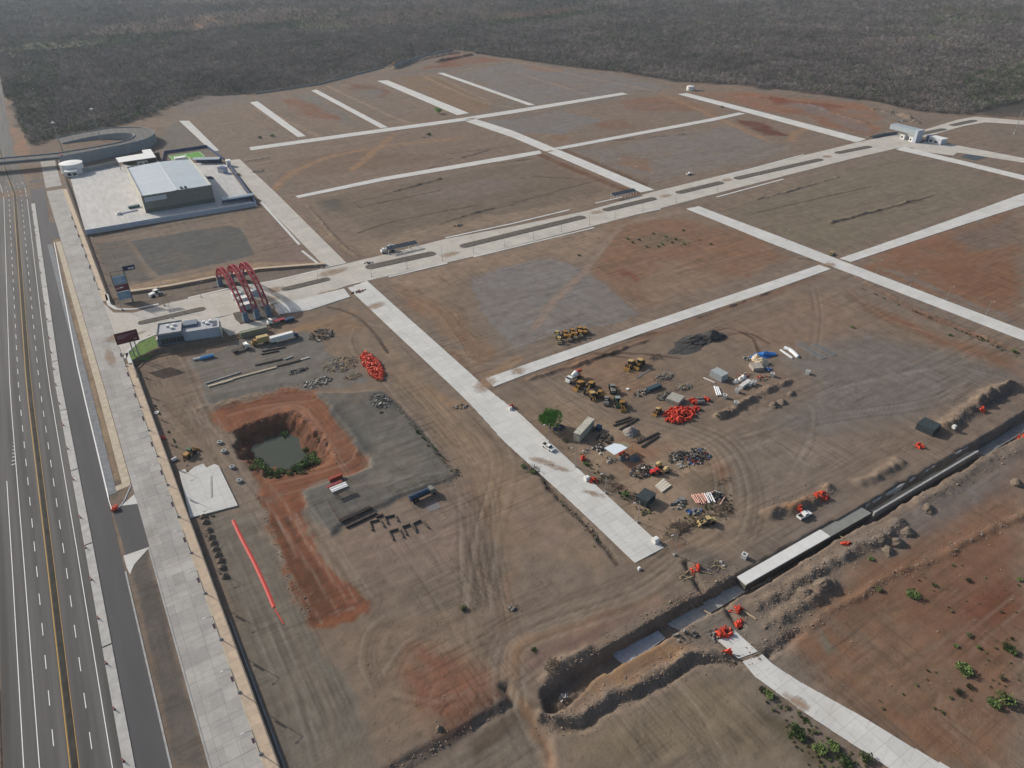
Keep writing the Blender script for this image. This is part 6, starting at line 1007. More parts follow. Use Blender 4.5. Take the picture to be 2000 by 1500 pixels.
# white ring, caissons
def ring(name, label, px, r, h, m, group=None):
    mb = MB(); n = 16
    for i in range(n):
        a0, a1 = 6.2832 * i / n, 6.2832 * (i + 1) / n; mb.add([(r_ * math.cos(a), r_ * math.sin(a), z) for z in (0, h) for r_, a in ((r, a0), (r, a1), (r * .5, a1), (r * .5, a0))], [(3, 2, 1, 0), (4, 5, 6, 7), (0, 1, 5, 4), (2, 3, 7, 6)])
    o = mb.build(name, m); o.location = at(*px); return tag(o, label, 'ring', group)
ring('concrete_ring', 'white concrete ring lying inside the wall corner', (306, 807), .95, .4, WHITE); o = MB().cyl((-.9, 0, .5), (.9, 0, .5), .62, n=12).cyl((-1.1, 0, .5), (-.9, 0, .5), .3, .62, 12).build('white_tank', WHITE); o.location = at(341, 899); o.rotation_euler.z = .3; tag(o, 'white tank lying beside the retaining wall near the white slab', 'tank')
for k, p in enumerate(((430, 866), (438, 883), (454, 914), (468, 941))): ring('caisson_ring', 'grey caisson ring beside the pit track, number of four', p, .95, .9, CONC_GREY, 'grey caisson rings beside the pit track')['label'] = ['grey caisson ring nearest the backhoe loader', 'grey caisson ring second from the backhoe loader', 'grey caisson ring level with the middle of the white slab', 'grey caisson ring nearest the lower end of the white slab'][k]
# white slab with broken edge
sp = [(350, 922), (362, 918), (366, 925), (380, 914), (398, 907), (404, 915), (420, 908), (428, 912), (465, 989), (372, 1013)]; o = struct(MB().prism([tuple(at(*p)) for p in sp], -.3, .45).build('concrete_pad', CONC_NEW)); o['label'] = 'white concrete pad with a broken upper edge'
lying('grey_ladder', 'narrow grey ladder lying on the white concrete pad', 'ladder', ((414, 973), (413, 932)), .55, .1, CONC_GREY, None, .47)
# orange net strip
P = spline(pts([(455, 1016), (470, 1048), (497, 1100), (520, 1150), (535, 1186)])); mb = MB()
for a, c_ in zip(P[:-1], P[1:]):
    d = Vector((*(c_ - a), 0)).normalized(); nn = Vector((-d.y, d.x, 0)) * .55; a3, c3 = Vector((*a, H(*a))), Vector((*c_, H(*c_))); mb.add([tuple(v) for v in (a3 - nn + Vector((0, 0, .06)), c3 - nn + Vector((0, 0, .06)), c3 + Vector((0, 0, .2)), a3 + Vector((0, 0, .2)), a3 + nn + Vector((0, 0, .06)), c3 + nn + Vector((0, 0, .06)))], [(0, 1, 2, 3), (3, 2, 5, 4)])
o = mb.build('plastic_sheet_strip', mat('red_plastic_sheet', lin(180, 58, 48), .6, .1, 1)); tag(o, 'long red plastic strip laid down the strip inside the wall', 'plastic strip'); lying('rope', 'thin red tail lying below the red plastic strip', 'rope', ((537, 1190), (554, 1219)), .3, .15, MATS['red_plastic_sheet'])
# ------------------------------------------------------------------ heaps
def tm(name, mb, m): return mb.mesh(name, m)
WOOD = mat('bleached_timber', lin(156, 138, 110), .9, .2, 1.5, orand=.3); JUNKD = mat('dark_scrap', lin(66, 64, 62), .8, .3, 1.5, orand=.3); RUB = mat('grey_rubble', lin(130, 126, 120), .9, .2, 1.2, orand=.3); SCW = mat('white_scrap', lin(158, 155, 148), .8, .2, 1.5, orand=.35); SCB = mat('blue_scrap', lin(46, 76, 122), .7, .2, 1.5); SCR = mat('red_scrap', lin(142, 54, 48), .7, .2, 1.5)
plank = tm('plank', MB().box(-1.3, -.12, -.05, 1.3, .12, .05), WOOD); sheet = tm('sheet', MB().box(-.7, -.5, -.03, .7, .5, .03), JUNKD); block = tm('rubble_block', MB().prof([(-.4, -.3), (.4, -.3), (.35, .25), (-.25, .35)], -.35, .35), RUB); bar = tm('bar', MB().cyl((-1.6, 0, 0), (1.6, 0, 0), .06, n=4), JUNKD); wsheet = tm('white_piece', MB().box(-.6, -.35, -.08, .6, .35, .08), SCW); bpc = tm('blue_piece', MB().box(-.6, -.5, -.2, .6, .5, .2), SCB); rpc = tm('red_piece', MB().box(-.5, -.35, -.15, .5, .35, .15), SCR); tyre = tm('tyre', MB().cyl((0, 0, -.15), (0, 0, .15), .5, n=10), BLACK); dblk = tm('dark_piece', MB().box(-.5, -.4, -.3, .5, .4, .3), JUNKD); stick = tm('stick', MB().cyl((-1.2, 0, 0), (1.2, 0, 0), .07, .03, 4), mat('dead_branch', lin(84, 74, 64), .95, .2, 2, orand=.3))
barr = tm('barrier', MB().prof([(-.75, 0), (.75, 0), (.75, .35), (.5, .95), (-.5, .95), (-.75, .35)], -.2, .2), ORNG); barr2 = tm('barrier', MB().prof([(-.75, 0), (.75, 0), (.75, .35), (.5, .95), (-.5, .95), (-.75, .35)], -.2, .2), ORNG2); cone = tm('cone', MB().cyl((0, 0, 0), (0, 0, .95), .35, .08, 7), ORNG); net = tm('net_strand', MB().cyl((-1.4, 0, 0), (1.4, 0, 0), .09, n=4), ORNG)
GN_ = {'plank': 'plank', 'sheet': 'sheet'}
def heap(name, label, cat, px, rx, ry, n, kinds_, h=1.2, rz=0.0, group=None, sz=1.0, flat=.35):
    c_ = at(*px); e = empty(name, c_, rz, label, cat, group)
    for k in range(n):
        a = R.uniform(0, 6.283); q_ = math.sqrt(R.random()); x, y = rx * q_ * math.cos(a), ry * q_ * math.sin(a); me_ = R.choice(kinds_)
        xw, yw = c_.x + x * math.cos(rz) - y * math.sin(rz), c_.y + x * math.sin(rz) + y * math.cos(rz)
        put(me_.name.split('.')[0], me_, e, (x, y, H(xw, yw) - c_.z + .15 + h * (1 - q_) * R.uniform(.3, 1)), (R.gauss(0, flat), R.gauss(0, flat), R.uniform(0, 6.283)), (sz * R.uniform(.7, 1.3),) * 3)
    return e
e = heap('barrier_heap', 'long heap of orange red plastic barriers beside the dirt track', 'heap', (727, 716), 13, 3.3, 190, [barr, barr, barr, barr2], .9, ang((712, 694), (742, 742)), None, 1.1); heap('barrier_heap', 'round heap of orange barriers in the middle of the yard', 'heap', (1328, 812), 6.5, 4.8, 130, [barr, barr, barr, cone], 1.2, 0, None, 1.0)
for k, (p, rx, n, lab) in enumerate((((1604, 969), 2.6, 34, 'orange net heap on the brown bank north of the canal'), ((1561, 999), 1.3, 10, 'small orange net behind the white pickup by the canal'), ((1650, 1063), 1.2, 10, 'small orange net on the spoil bank south of the wet slab'), ((1918, 800), 1.3, 10, 'orange net on the dark bank at the right edge'), ((1795, 872), 1.3, 12, 'orange net in the gap below the dark tarpaulin stack'), ((1996, 853), 1.2, 8, 'orange net south of the canal at the right edge'), ((1358, 1113), 1.5, 16, 'orange net over the short trench beside the main street end'), ((1436, 1192), 1.7, 16, 'orange net at the trench south of the canal'), ((1446, 1218), 1.8, 16, 'orange strands beside the white path end, right side'), ((1414, 1236), 2.3, 30, 'tangled orange strands heaped on the white path end'), ((1421, 1273), .9, 6, 'orange bundle beside the lower corner of the white path'), ((1160, 940), 1.4, 12, 'orange red heap beside the white street block'), ((1138, 898), .9, 8, 'orange wheel-like bundle beside the main street'), ((1213, 887), .9, 8, 'orange bundle under the white shade canopy'), ((998, 796), .9, 8, 'orange bundle beside the street junction'), ((1355, 785), 1.8, 22, 'small orange barrier heap left of the culvert pipes'), ((1379, 782), 1.4, 16, 'small orange barrier heap right of the culvert pipes'), ((1358, 800), 1.6, 20, 'small orange barrier heap on the edge of the round heap'), ((318, 858), 1.0, 6, 'red barrier lying near the retaining wall'), ((227, 995), 1.0, 8, 'orange barrier heap on the nose of the traffic island'))): heap('orange_net', lab, 'net' if 'net' in lab else 'heap', p, rx, rx * .8, n, [net, net, cone, barr] if k < 12 else [barr, barr, cone], .7, 0, None, .9)
ALL = [plank, sheet, block, bar, wsheet, dblk]
for p, rx, ry, n, kk, h, lab in (((628, 655), 6, 6, 70, [dblk, sheet, sheet, bar, wsheet, block], 2.2, 'dark scrap heap with a boxy grey top in the upper yard'), ((668, 712), 9, 6, 130, [plank, plank, stick, plank, block], 1.4, 'broad brown heap of broken timber beside the orange barriers'), ((620, 748), 6, 3.5, 60, [block, block, wsheet, sheet], .8, 'grey and white rubble heap above the red track'), ((690, 736), 4, 2.5, 40, [plank, stick], .7, 'small timber heap at the tail of the orange barriers'), ((582, 725), 4, 2, 34, [dblk, plank, block, bar], .7, 'dark junk heap with a yellow top in the upper yard'), ((742, 783), 3.6, 6, 90, [bar, wsheet, block, bar], .9, 'heap of bent grey bars on the gravel lot'), ((1328, 892), 5, 3, 60, [dblk, sheet, wsheet, tyre, bar], 1.0, 'dark junk heap left of the blue drums'), ((1358, 892), 6, 4, 90, [bpc, rpc, wsheet, dblk, dblk, plank, sheet, sheet, stick, block], 1.2, 'colourful junk heap with red and blue pieces'), ((1335, 907), 3, 1.6, 24, [plank, wsheet], .5, 'small stack of pale boards below the junk heaps'), ((1253, 921), 4.5, 3, 60, [dblk, dblk, sheet, wsheet, bar], 1.7, 'black scrap heap with a white box beside the red machine'), ((1300, 775), 4, 2.5, 40, [bar, block, dblk], .8, 'grey scrap behind the low sheet stack'), ((1260, 765), 6, 2.0, 44, [block, wsheet, dblk, bar], .7, 'line of grey scrap beside the dark blue container'), ((1296, 737), 5, 2.6, 60, [block, block, plank, bar], 1.2, 'grey rubble heap between the bulldozers and the sheet stack'), ((1335, 757), 4, 2.2, 44, [plank, stick, block], .9, 'brown timber scrap heap in the middle of the yard'), ((1092, 836), 2.2, 1.6, 24, [bpc, wsheet, dblk], 1.4, 'blue and white junk under the round green tree'), ((1180, 858), 3.5, 3, 44, [dblk, sheet, plank, tyre, bar], 1.0, 'dark junk between the trailer and the white canopy'), ((1170, 875), 2.5, 2, 30, [dblk, tyre, wsheet], .8, 'dark tyres and junk left of the white canopy'), ((1190, 898), 2.4, 2, 24, [stick, plank, wsheet], .8, 'brushwood and scraps below the white canopy'), ((1245, 865 - 8), 3, 2, 26, [stick, bar], .7, 'twigs piled beside the grey rubble heap'), ((1325, 985), 3.2, 2, 26, [block, dblk, wsheet], .7, 'small rubble heap around the grey posts'), ((1355, 1000), 2.6, 1.6, 26, [block, wsheet, bpc], .7, 'grey rubble below the row of pipes'), ((1400, 970), 2.2, 2, 26, [dblk, sheet, tyre], .8, 'small dark heap between the leaning pipes'), ((1490, 738), 3.4, 1.8, 44, [rpc, plank, plank, block], .6, 'red and yellow scraps beside the grey tarpaulin'), ((1450, 735), 5, 1.5, 44, [rpc, plank, stick, wsheet], .5, 'reddish litter behind the white sacks'), ((1500, 722), 1.8, 1.2, 16, [bpc, wsheet], .5, 'small blue litter below the sandbags'), ((1458, 700), 2.0, 1.6, 14, [block, wsheet], .9, 'grey boxes left of the blue tarpaulin'), ((1745, 220), 9, 4, 50, [wsheet, block, block], 1.0, 'pale rubble heap at the forest edge'), ((1765, 236), 9, 3.5, 50, [wsheet, block, block, sheet], 1.0, 'pale rubble heap behind the far portal'), ((1367, 178), 8, 2.5, 44, [sheet, block, wsheet], 1.0, 'grey stacks beside the squat white tank'), ((1345, 1125), 3, 2, 24, [plank, plank, stick], .4, 'loose boards beside the short trench'), ((1395, 1108), 4, 2, 24, [plank, bar, wsheet], .4, 'loose boards north of the canal slab start'), ((1500, 1120 + 18), 4, 1.6, 18, [plank, plank, wsheet], .3, 'loose boards along the south side of the canal slab'), ((1340, 1240), 4, 2.4, 26, [block, stick, dblk], .6, 'dark rubble beside the gravel bed of the canal'), ((1395, 1240), 3, 2, 18, [block, stick], .6, 'dark rubble beside the white path end'), ((1100, 1362), 1.4, 1.0, 14, [wsheet, block], .6, 'white rubble lying in the excavation'), ((500, 312), 12, 2, 22, [wsheet, block], .6, 'white pipes and rubble beside the far street end'), ((505, 335), 6, 3, 20, [dblk, block, wsheet], .6, 'rubble beside the street east of the warehouse'), ((832, 268), 4, 2, 18, [wsheet, stick], .6, 'white rubble and twigs on the far plot'), ((895, 441), 3, 1.5, 14, [block, dblk], .6, 'small grey rubble near the avenue'), ((1360, 972 + 30), 1.5, 1, 10, [block], .4, 'scattered stones by the yard edge'), ((1415, 940), 3.5, 1, 16, [stick, bar], .3, 'pale branches at the right edge of the yard'), ((1140, 935 - 52), 2.2, 1.4, 14, [stick, wsheet], .5, 'dry brush beside the main street lamp'), ((700, 570), 4, 1.6, 20, [dblk, rpc, block], .7, 'dark rubble beside the avenue crossing'), ((720, 520 - 6), 3, 1.5, 14, [block, dblk], .5, 'dark rubble north of the avenue crossing'), ((900, 795), 3, 2, 18, [block, stick], .5, 'dug stones beside the main street'), ((1000, 1188), 1.6, 1, 10, [block, bar], .4, 'small broken frame in the dirt track'), ((407, 420 - 20), .8, .8, 3, [wsheet], .3, 'white scrap by the warehouse wall')):
    heap('scrap_heap' if 'rubble' not in lab else 'rubble_heap', lab, 'heap', p, rx, ry, int(n * 1.35), kk, h, AB, None, .78)
# round bundles, tarps, sacks
def mound(name, label, cat, px, rx, ry, h, m, rz=0.0, rough=.3, group=None, n=14):
    c_ = at(*px); mb = MB(); sd = R.randrange(999); vs = []
    for j in range(n // 2 + 1):
        for i in range(n):
            t = j / (n // 2); a = 6.2832 * i / n; q_ = 1 - t; f = 1 + rough * (float(vn(np.array(math.cos(a) * 1.7 + 9 + j), np.array(math.sin(a) * 1.7 + 5), sd)) - .5) * 2
            vs.append((rx * q_ * math.cos(a) * f, ry * q_ * math.sin(a) * f, -.3 + (h + .3) * (1 - q_ ** 1.5) * (1 + rough * .6 * (float(vn(np.array(i * .9), np.array(j * 1.1), sd + 3)) - .5))))
    fs = [(j * n + i, j * n + (i + 1) % n, (j + 1) * n + (i + 1) % n, (j + 1) * n + i) for j in range(n // 2) for i in range(n)]
    o = mb.add(vs, fs).build(name, m); o.location = c_; o.rotation_euler.z = rz; return tag(o, label, cat, group)
MESHW = mat('wire_bundle', lin(84, 92, 96), .8, .35, 2.5, bump=.5); BLKG = mat('black_gravel', lin(62, 60, 58), .95, .3, .7, bump=.6); DIRTP = mat('dark_dirt', lin(104, 92, 80), .95, .2, 1.2, bump=.5); GRUB = mat('rubble_grey', lin(128, 122, 116), .95, .25, 1, bump=.6); THORN = mat('dead_brush', lin(84, 76, 66), .95, .35, 1.5, bump=.5)
mound('wire_bundle', 'large round bundle of grey wire mesh below the canopy, right one', 'bundle', (1237, 897), 2.4, 2.2, 2.0, MESHW); mound('wire_bundle', 'round bundle of grey wire mesh under the canopy edge, left one', 'bundle', (1216, 896), 1.7, 1.6, 1.4, MESHW); mound('rubble_mound', 'grey rubble mound between the two beam pairs', 'heap', (1232, 845), 3.8, 3.2, 2.2, GRUB, .3)
mound('gravel_pile', 'long black gravel pile beside the cross street', 'heap', (1356, 665), 10, 5.5, 1.9, BLKG, AB, .5, None, 22); mound('gravel_pile', 'taller end of the black gravel pile', 'heap', (1390, 658), 6.5, 5.0, 3.2, BLKG, AB, .4, None, 18); mound('gravel_pile', 'low spread edge of the black gravel pile', 'heap', (1352, 673), 15, 6.5, .5, BLKG, AB, .6, None, 20)
mound('tarpaulin', 'crumpled bright blue tarpaulin at the top of the sack store', 'tarpaulin', (1494, 694), 5.4, 2.8, 1.8, TARP_B, -.3, .5); mound('tarpaulin', 'small bright blue tarpaulin left of the sandbags', 'tarpaulin', (1469, 698), 1.8, 1.2, .8, TARP_B, 0, .5); mound('sandbag_stack', 'tall stack of beige sandbags below the blue tarpaulin', 'stack', (1487, 709), 4.2, 2.4, 2.8, SAND, -.4, .35); mound('sandbag_stack', 'beige sandbag stack left of the taller one', 'stack', (1477, 702), 2.6, 2.2, 2.8, SAND, 0, .25); box_thing('covered_stack', 'long stack under a beige grey tarpaulin beside the sandbags', 'stack', (1462, 715), ang((1462, 715), (1470, 725)), (4.6, 4.6, 1.6), TARP_G, 'tarpaulin')
for k, p in enumerate(((1437, 746), (1446, 741), (1452, 737))): mound('bulk_sack', 'white bulk sack beside the long white block, ' + ['lowest one', 'middle one', 'topmost one'][k], 'sack', p, 1.5, 1.3, 1.5, SAND if k == 9 else WHITE, 0, .2, 'white bulk sacks')
for k, p in enumerate(((398, 1010), (402, 1020), (408, 1036), (412, 1050), (417, 1061), (421, 1073), (426, 1084), (431, 1096), (434, 1109), (440, 1126))): mound('dirt_pile', 'dark dirt pile in the row along the foot of the retaining wall', 'dirt pile', p, 1.5 + .15 * (k % 3), 1.5, 1.25, DIRTP, k, .25, 'dirt piles along the retaining wall', 16)['label'] = 'dark dirt pile along the retaining wall, ' + ['at the white pad end', 'second from the white pad', 'third from the white pad', 'fourth from the white pad', 'fifth from the white pad', 'sixth from the white pad', 'fourth from the lower end', 'third from the lower end', 'second from the lower end', 'at the lower end of the row'][k]
for p, rx, ry, h, lab in (((1512, 792), 2.6, 2.2, 1.7, 'brown earth pile below the spoil row'), ((1528, 786), 2.6, 2.0, 1.4, 'grey earth pile right of the brown one'), ((1545, 770), 3.4, 2, 1.1, 'low earth pile at the end of the spoil row'), ((1722, 1052), 3.0, 2.4, 1.7, 'grey earth pile on the bank south of the canal'), ((1752, 1062), 3.4, 2.6, 2.0, 'brown earth pile in the spoil row, middle one'), ((1772, 1040), 3.0, 2.4, 1.8, 'pale earth pile in the spoil row, upper one'), ((1735, 1076), 3.0, 2.2, 1.4, 'orange earth pile in the spoil row, lower one'), ((1985, 945), 2.6, 2.2, 2.0, 'pointed earth pile at the right edge'), ((1812, 992), 2.8, 2.0, 1.2, 'small dark pile near the canal bank'), ((858, 1424), 1.3, 1.2, 1.1, 'round earth mound at the red corner of the lot'), ((1648, 600), .1, .1, .1, ''), ((1610, 1142), 3.6, 2.4, 2.0, 'grey earth pile on the near spoil bank'), ((1575, 1160), 3.2, 2.2, 1.8, 'dark earth pile on the near spoil bank')):
    if lab: mound('earth_pile', lab, 'heap', p, rx, ry, h, DIRTP, R.uniform(0, 3), .35)
mound('rebar_hole_cover', 'black tarpaulin crumpled beside the bar heap on the gravel lot', 'tarpaulin', (746, 806), 2.0, 1.6, .3, BLACK, 0, .6)
def brush(label, px, rx, ry, n, h): return heap('brush_heap', label, 'heap', px, rx, ry, n, [stick], h, AB, None, 1.2, .5)
brush('dark thorn brush heap at the lower end of the yard', (1322, 1034), 5, 2.6, 80, 1.5); brush('dark brush along the lower right edge of the yard', (1370, 1018), 5, 2, 70, 1.2); brush('dark brush heap right of the cream loader', (1412, 998), 4, 2.6, 60, 1.2); brush('dry brush beside the main street by the tarpaulin shed', (1236, 962 + 10), 3, 2, 34, 1.0); brush('dry brush in the ditch beside the main street', (1180, 938), 4, 1.6, 40, 1.0); brush('dry brush beside the street block', (1200, 952), 3, 1.6, 30, 1.0); brush('dry brush left of the main street', (1040, 920), 3, 1.4, 30, .9)
brush('dead brown bush at the end of the excavation', (1078, 1300), 2.2, 1.6, 30, 1.2); brush('dead brown bush on the plot by the black gravel pile', (1280, 698), 3, 1.6, 26, 1.4)
# culvert pipes, grids, guard rails
for k, p in enumerate(((1368, 782), (1371, 788))): 
    o = MB().cyl((-2.2, 0, .75), (.9, 0, .75), .75, n=14, caps=False).cyl((.9, 0, .75), (-2.2, 0, .75), .6, n=14, caps=False).build('culvert_pipe', GREYM); o.location = at(*p); o.rotation_euler.z = rd(-25); tag(o, 'grey open culvert pipe between the orange heaps, ' + ('upper', 'lower')[k] + ' one', 'pipe', 'culvert pipes')
for lab, P, nx_, ny_ in (('large steel grid lying flat on the plot, left one', [(1553, 672), (1567, 669), (1614, 699), (1603, 702)], 4, 14), ('smaller steel grid lying flat on the plot, right one', [(1585, 674), (1597, 672), (1634, 693), (1625, 696)], 3, 11)):
    Q = [at(*p) for p in P]; e = empty('steel_grid', Q[0], 0, lab, 'grid', 'steel grids on the plot')
    for k in range(nx_ + 1):
        a = Q[0].lerp(Q[1], k / nx_) - Q[0]; c_ = Q[3].lerp(Q[2], k / nx_) - Q[0]; MB().cyl(a + Vector((0, 0, .2)), c_ + Vector((0, 0, .2)), .09, n=4).build('bar', STEEL, e)
    for k in range(ny_ + 1):
        a = Q[0].lerp(Q[3], k / ny_) - Q[0]; c_ = Q[1].lerp(Q[2], k / ny_) - Q[0]; MB().cyl(a + Vector((0, 0, .3)), c_ + Vector((0, 0, .3)), .07, n=4).build('bar', STEEL, e)
e = lying('half_pipe', 'thin white trough lying left of the wide white one', 'trough', ((1524, 684), (1547, 700)), .7, .5, PIPEW)
P = [at(*p) for p in ((1531, 681), (1542, 685), (1550, 691), (1558, 699))]; mb = MB()
for a, c_ in zip(P[:-1], P[1:]): mb.cyl(a + Vector((0, 0, .35)), c_ + Vector((0, 0, .35)), .7, n=8); mb.cyl(a + Vector((.9, .5, .35)), c_ + Vector((.9, .5, .35)), .5, n=8)
tag(mb.build('white_trough', PIPEW), 'wide curved white trough lying on the plot', 'trough')
# ------------------------------------------------------------------ canal
def prism_px(name, P, z, z0, z1, m, label=None, parent=None):
    o = MB().prism([at0(x, y, z) for x, y in P], z0, z1).build(name, m, parent); struct(o)
    if label: o['label'] = label
    return o
o = prism_px('culvert_slab', [(1439.5, 1126.5), (1602, 1034), (1622, 1047.5), (1457, 1142)], -.2, -.55, -.15, mat('fresh_white_concrete', lin(200, 200, 196), .9, .06, .4), 'white concrete roof slab of the covered canal'); prism_px('culvert_wall', [(1440, 1126.6), (1680, 990.4), (1700, 1002), (1457, 1141.6)], -.2, -3.4, -.57, mat('shade_dark_concrete', lin(92, 88, 82), .95, .2, .5), 'side walls of the covered canal, coloured dark as shade'); o2 = prism_px('culvert_slab', [(1603.5, 1034), (1681, 990), (1702, 1002), (1623.5, 1047)], -.3, -.55, -.3, mat('wet_concrete', lin(122, 122, 117), .8, .08, .4), 'grey wet slab of the covered canal')  # culvert sides get a darker concrete that paints in the trench shade
for P, z0, z1, m, lab in (([(1690, 985.5), (1889, 870), (1891, 871.5), (1692, 987.5)], -3.4, -.5, CONC_GREY, 'north wall of the open canal'), ([(1706, 999), (1909, 879), (1912, 881), (1709, 1001.5)], -3.4, -.4, CONC_GREY, 'south wall of the open canal')): prism_px('canal_wall', P, -.4, z0, z1, m, lab)
prism_px('canal_floor', [(1692, 990), (1893, 872), (1912, 884), (1710, 1005)], -3.0, -3.5, -3.0, CONC_YEL, 'concrete floor of the open canal'); prism_px('canal_floor', [(1900, 884), (2010, 818), (2180, 720), (2190, 732), (2012, 836), (1925, 890)], -3.1, -3.5, -3.05, CONC_BLUE, 'bluish concrete floor of the unlined canal'); prism_px('canal_floor', [(1300, 1218), (1440, 1138), (1462, 1152), (1330, 1232)], -3.1, -3.6, -3.05, CONC_GREY, 'grey floor of the canal trench before the slab'); prism_px('gravel_bed', [(1195, 1278), (1285, 1232), (1300, 1246), (1222, 1302)], -3.0, -3.5, -2.95, mat('pale_gravel', lin(146, 150, 158), .95, .12, 1.2, bump=.5), 'pale gravel bed in the canal trench')
for k, t in enumerate(np.linspace(.05, .95, 9)): a = (1345 + 95 * t, 1182 - 54 * t); lying('timber_strut', 'thin timber strut across the north edge of the canal trench', 'strut', ((a[0] - 9, a[1] - 8), (a[0] + 8, a[1] + 6)), .18, .14, WOOD, 'timber struts along the canal trench', .15)
for k, (p, q_, lab) in enumerate((((1370, 1190), (1392, 1203), 'plank bridging the south edge of the canal trench'), ((1455, 1140), (1470, 1152), 'plank at the lower corner of the white slab'), ((1484, 1121), (1500, 1136), 'plank beside the south edge of the white slab'), ((1632, 1042), (1648, 1052), 'plank beside the south edge of the wet slab'), ((1662, 1018), (1678, 1030), 'plank beside the wet slab near the open canal'), ((1438, 1110), (1455, 1122), 'plank at the upper corner of the white slab'), ((1450, 1192), (1476, 1210), 'pale long board beside the orange strands'), ((1466, 1150), (1490, 1140), 'pale board on the canal bank'), ((1684, 990), (1702, 1003), 'timber formwork across the canal end'))): lying('plank', lab, 'plank', (p, q_), .5, .1, WOOD, None, .12)
lying('timber_formwork', 'long timber lying on the white canal slab', 'timber', ((1462, 1120), (1495, 1102)), .25, .2, CONC_GREY, None, 2.9); 
# ------------------------------------------------------------------ water
prism = [tuple(c_) for c_ in pts([(490, 880), (500, 858), (528, 845), (556, 842), (586, 847), (598, 870), (614, 888), (614, 906), (586, 920), (555, 922), (526, 914), (502, 900)], -5.2)]
o = struct(MB().prism(prism, -5.9, -5.2).build('pond_water', mat('murky_water', lin(62, 66, 52), .12, .06, .15, spec=.35))); o['label'] = 'murky green water in the flooded pit'
# ------------------------------------------------------------------ trees, bushes, weeds
GREEN = mat('tree_leaves', lin(84, 130, 50), .8, .35, .5, c2=lin(110, 150, 62)); BUSH = mat('bush_leaves', lin(68, 90, 44), .85, .35, .8, c2=lin(92, 108, 58)); OLIVB = mat('dry_bush_leaves', lin(96, 96, 66), .9, .3, .8); TRUNKM = mat('trunk_bark', lin(92, 78, 64), .95, .2, 2)
def foliage(n, rx, rz, zc, s_, seed):
    r = random.Random(seed); mb = MB(); cl = [(r.gauss(0, .5), r.gauss(0, .5), r.uniform(-.5, .6)) for _ in range(14)]
    for k in range(n):
        c0 = r.choice(cl); v = Vector((r.gauss(0, 1), r.gauss(0, 1), r.gauss(0, 1))).normalized() * r.uniform(.35, .55); p = Vector(c0) * .62 + v; 
        if p.length > 1: p = p.normalized() * r.uniform(.85, 1.03)
        c_ = Vector((p.x * rx, p.y * rx, zc + p.z * rz)); u = Vector((r.gauss(0, 1), r.gauss(0, 1), r.gauss(0, .8))).normalized(); w_ = u.orthogonal().normalized(); q_ = s_ * r.uniform(.6, 1.4); mb.add([c_ - u * q_, c_ + w_ * q_ * .6, c_ + u * q_, c_ - w_ * q_ * .6], [(0, 1, 2, 3)])
    return mb
def tree(label, px, rx, h, n, s_, group=None):
    e = empty('tree', at(*px), R.uniform(0, 6), label, 'tree', group); tk = MB().cyl((0, 0, -.3), (.1, .1, h * .4), .34, .22, 8)
    for k in range(6): a = k * 1.05; tk.cyl((.1, .1, h * .3), (math.cos(a) * rx * .55, math.sin(a) * rx * .55, h * .65), .14, .05, 5)
    tk.build('trunk', TRUNKM, e); foliage(n, rx, h * .43, h * .57, s_, int(px[0])).build('crown', GREEN, e); return e
tree('round dense green tree beside the main street', (1074, 836), 4.6, 8.6, 5200, .26); tree('lone dark green tree on the far plots', (856, 222), 3.6, 6.5, 1500, .3)
bk = [foliage(320, 1.0, .6, .5, .15, 300 + k).mesh('foliage', BUSH if k < 2 else OLIVB) for k in range(4)]
bt = MB().cyl((0, 0, -.1), (.1, 0, .5), .05, .03, 4).cyl((0, 0, 0), (-.2, .2, .6), .04, .02, 4).mesh('stem', TRUNKM)
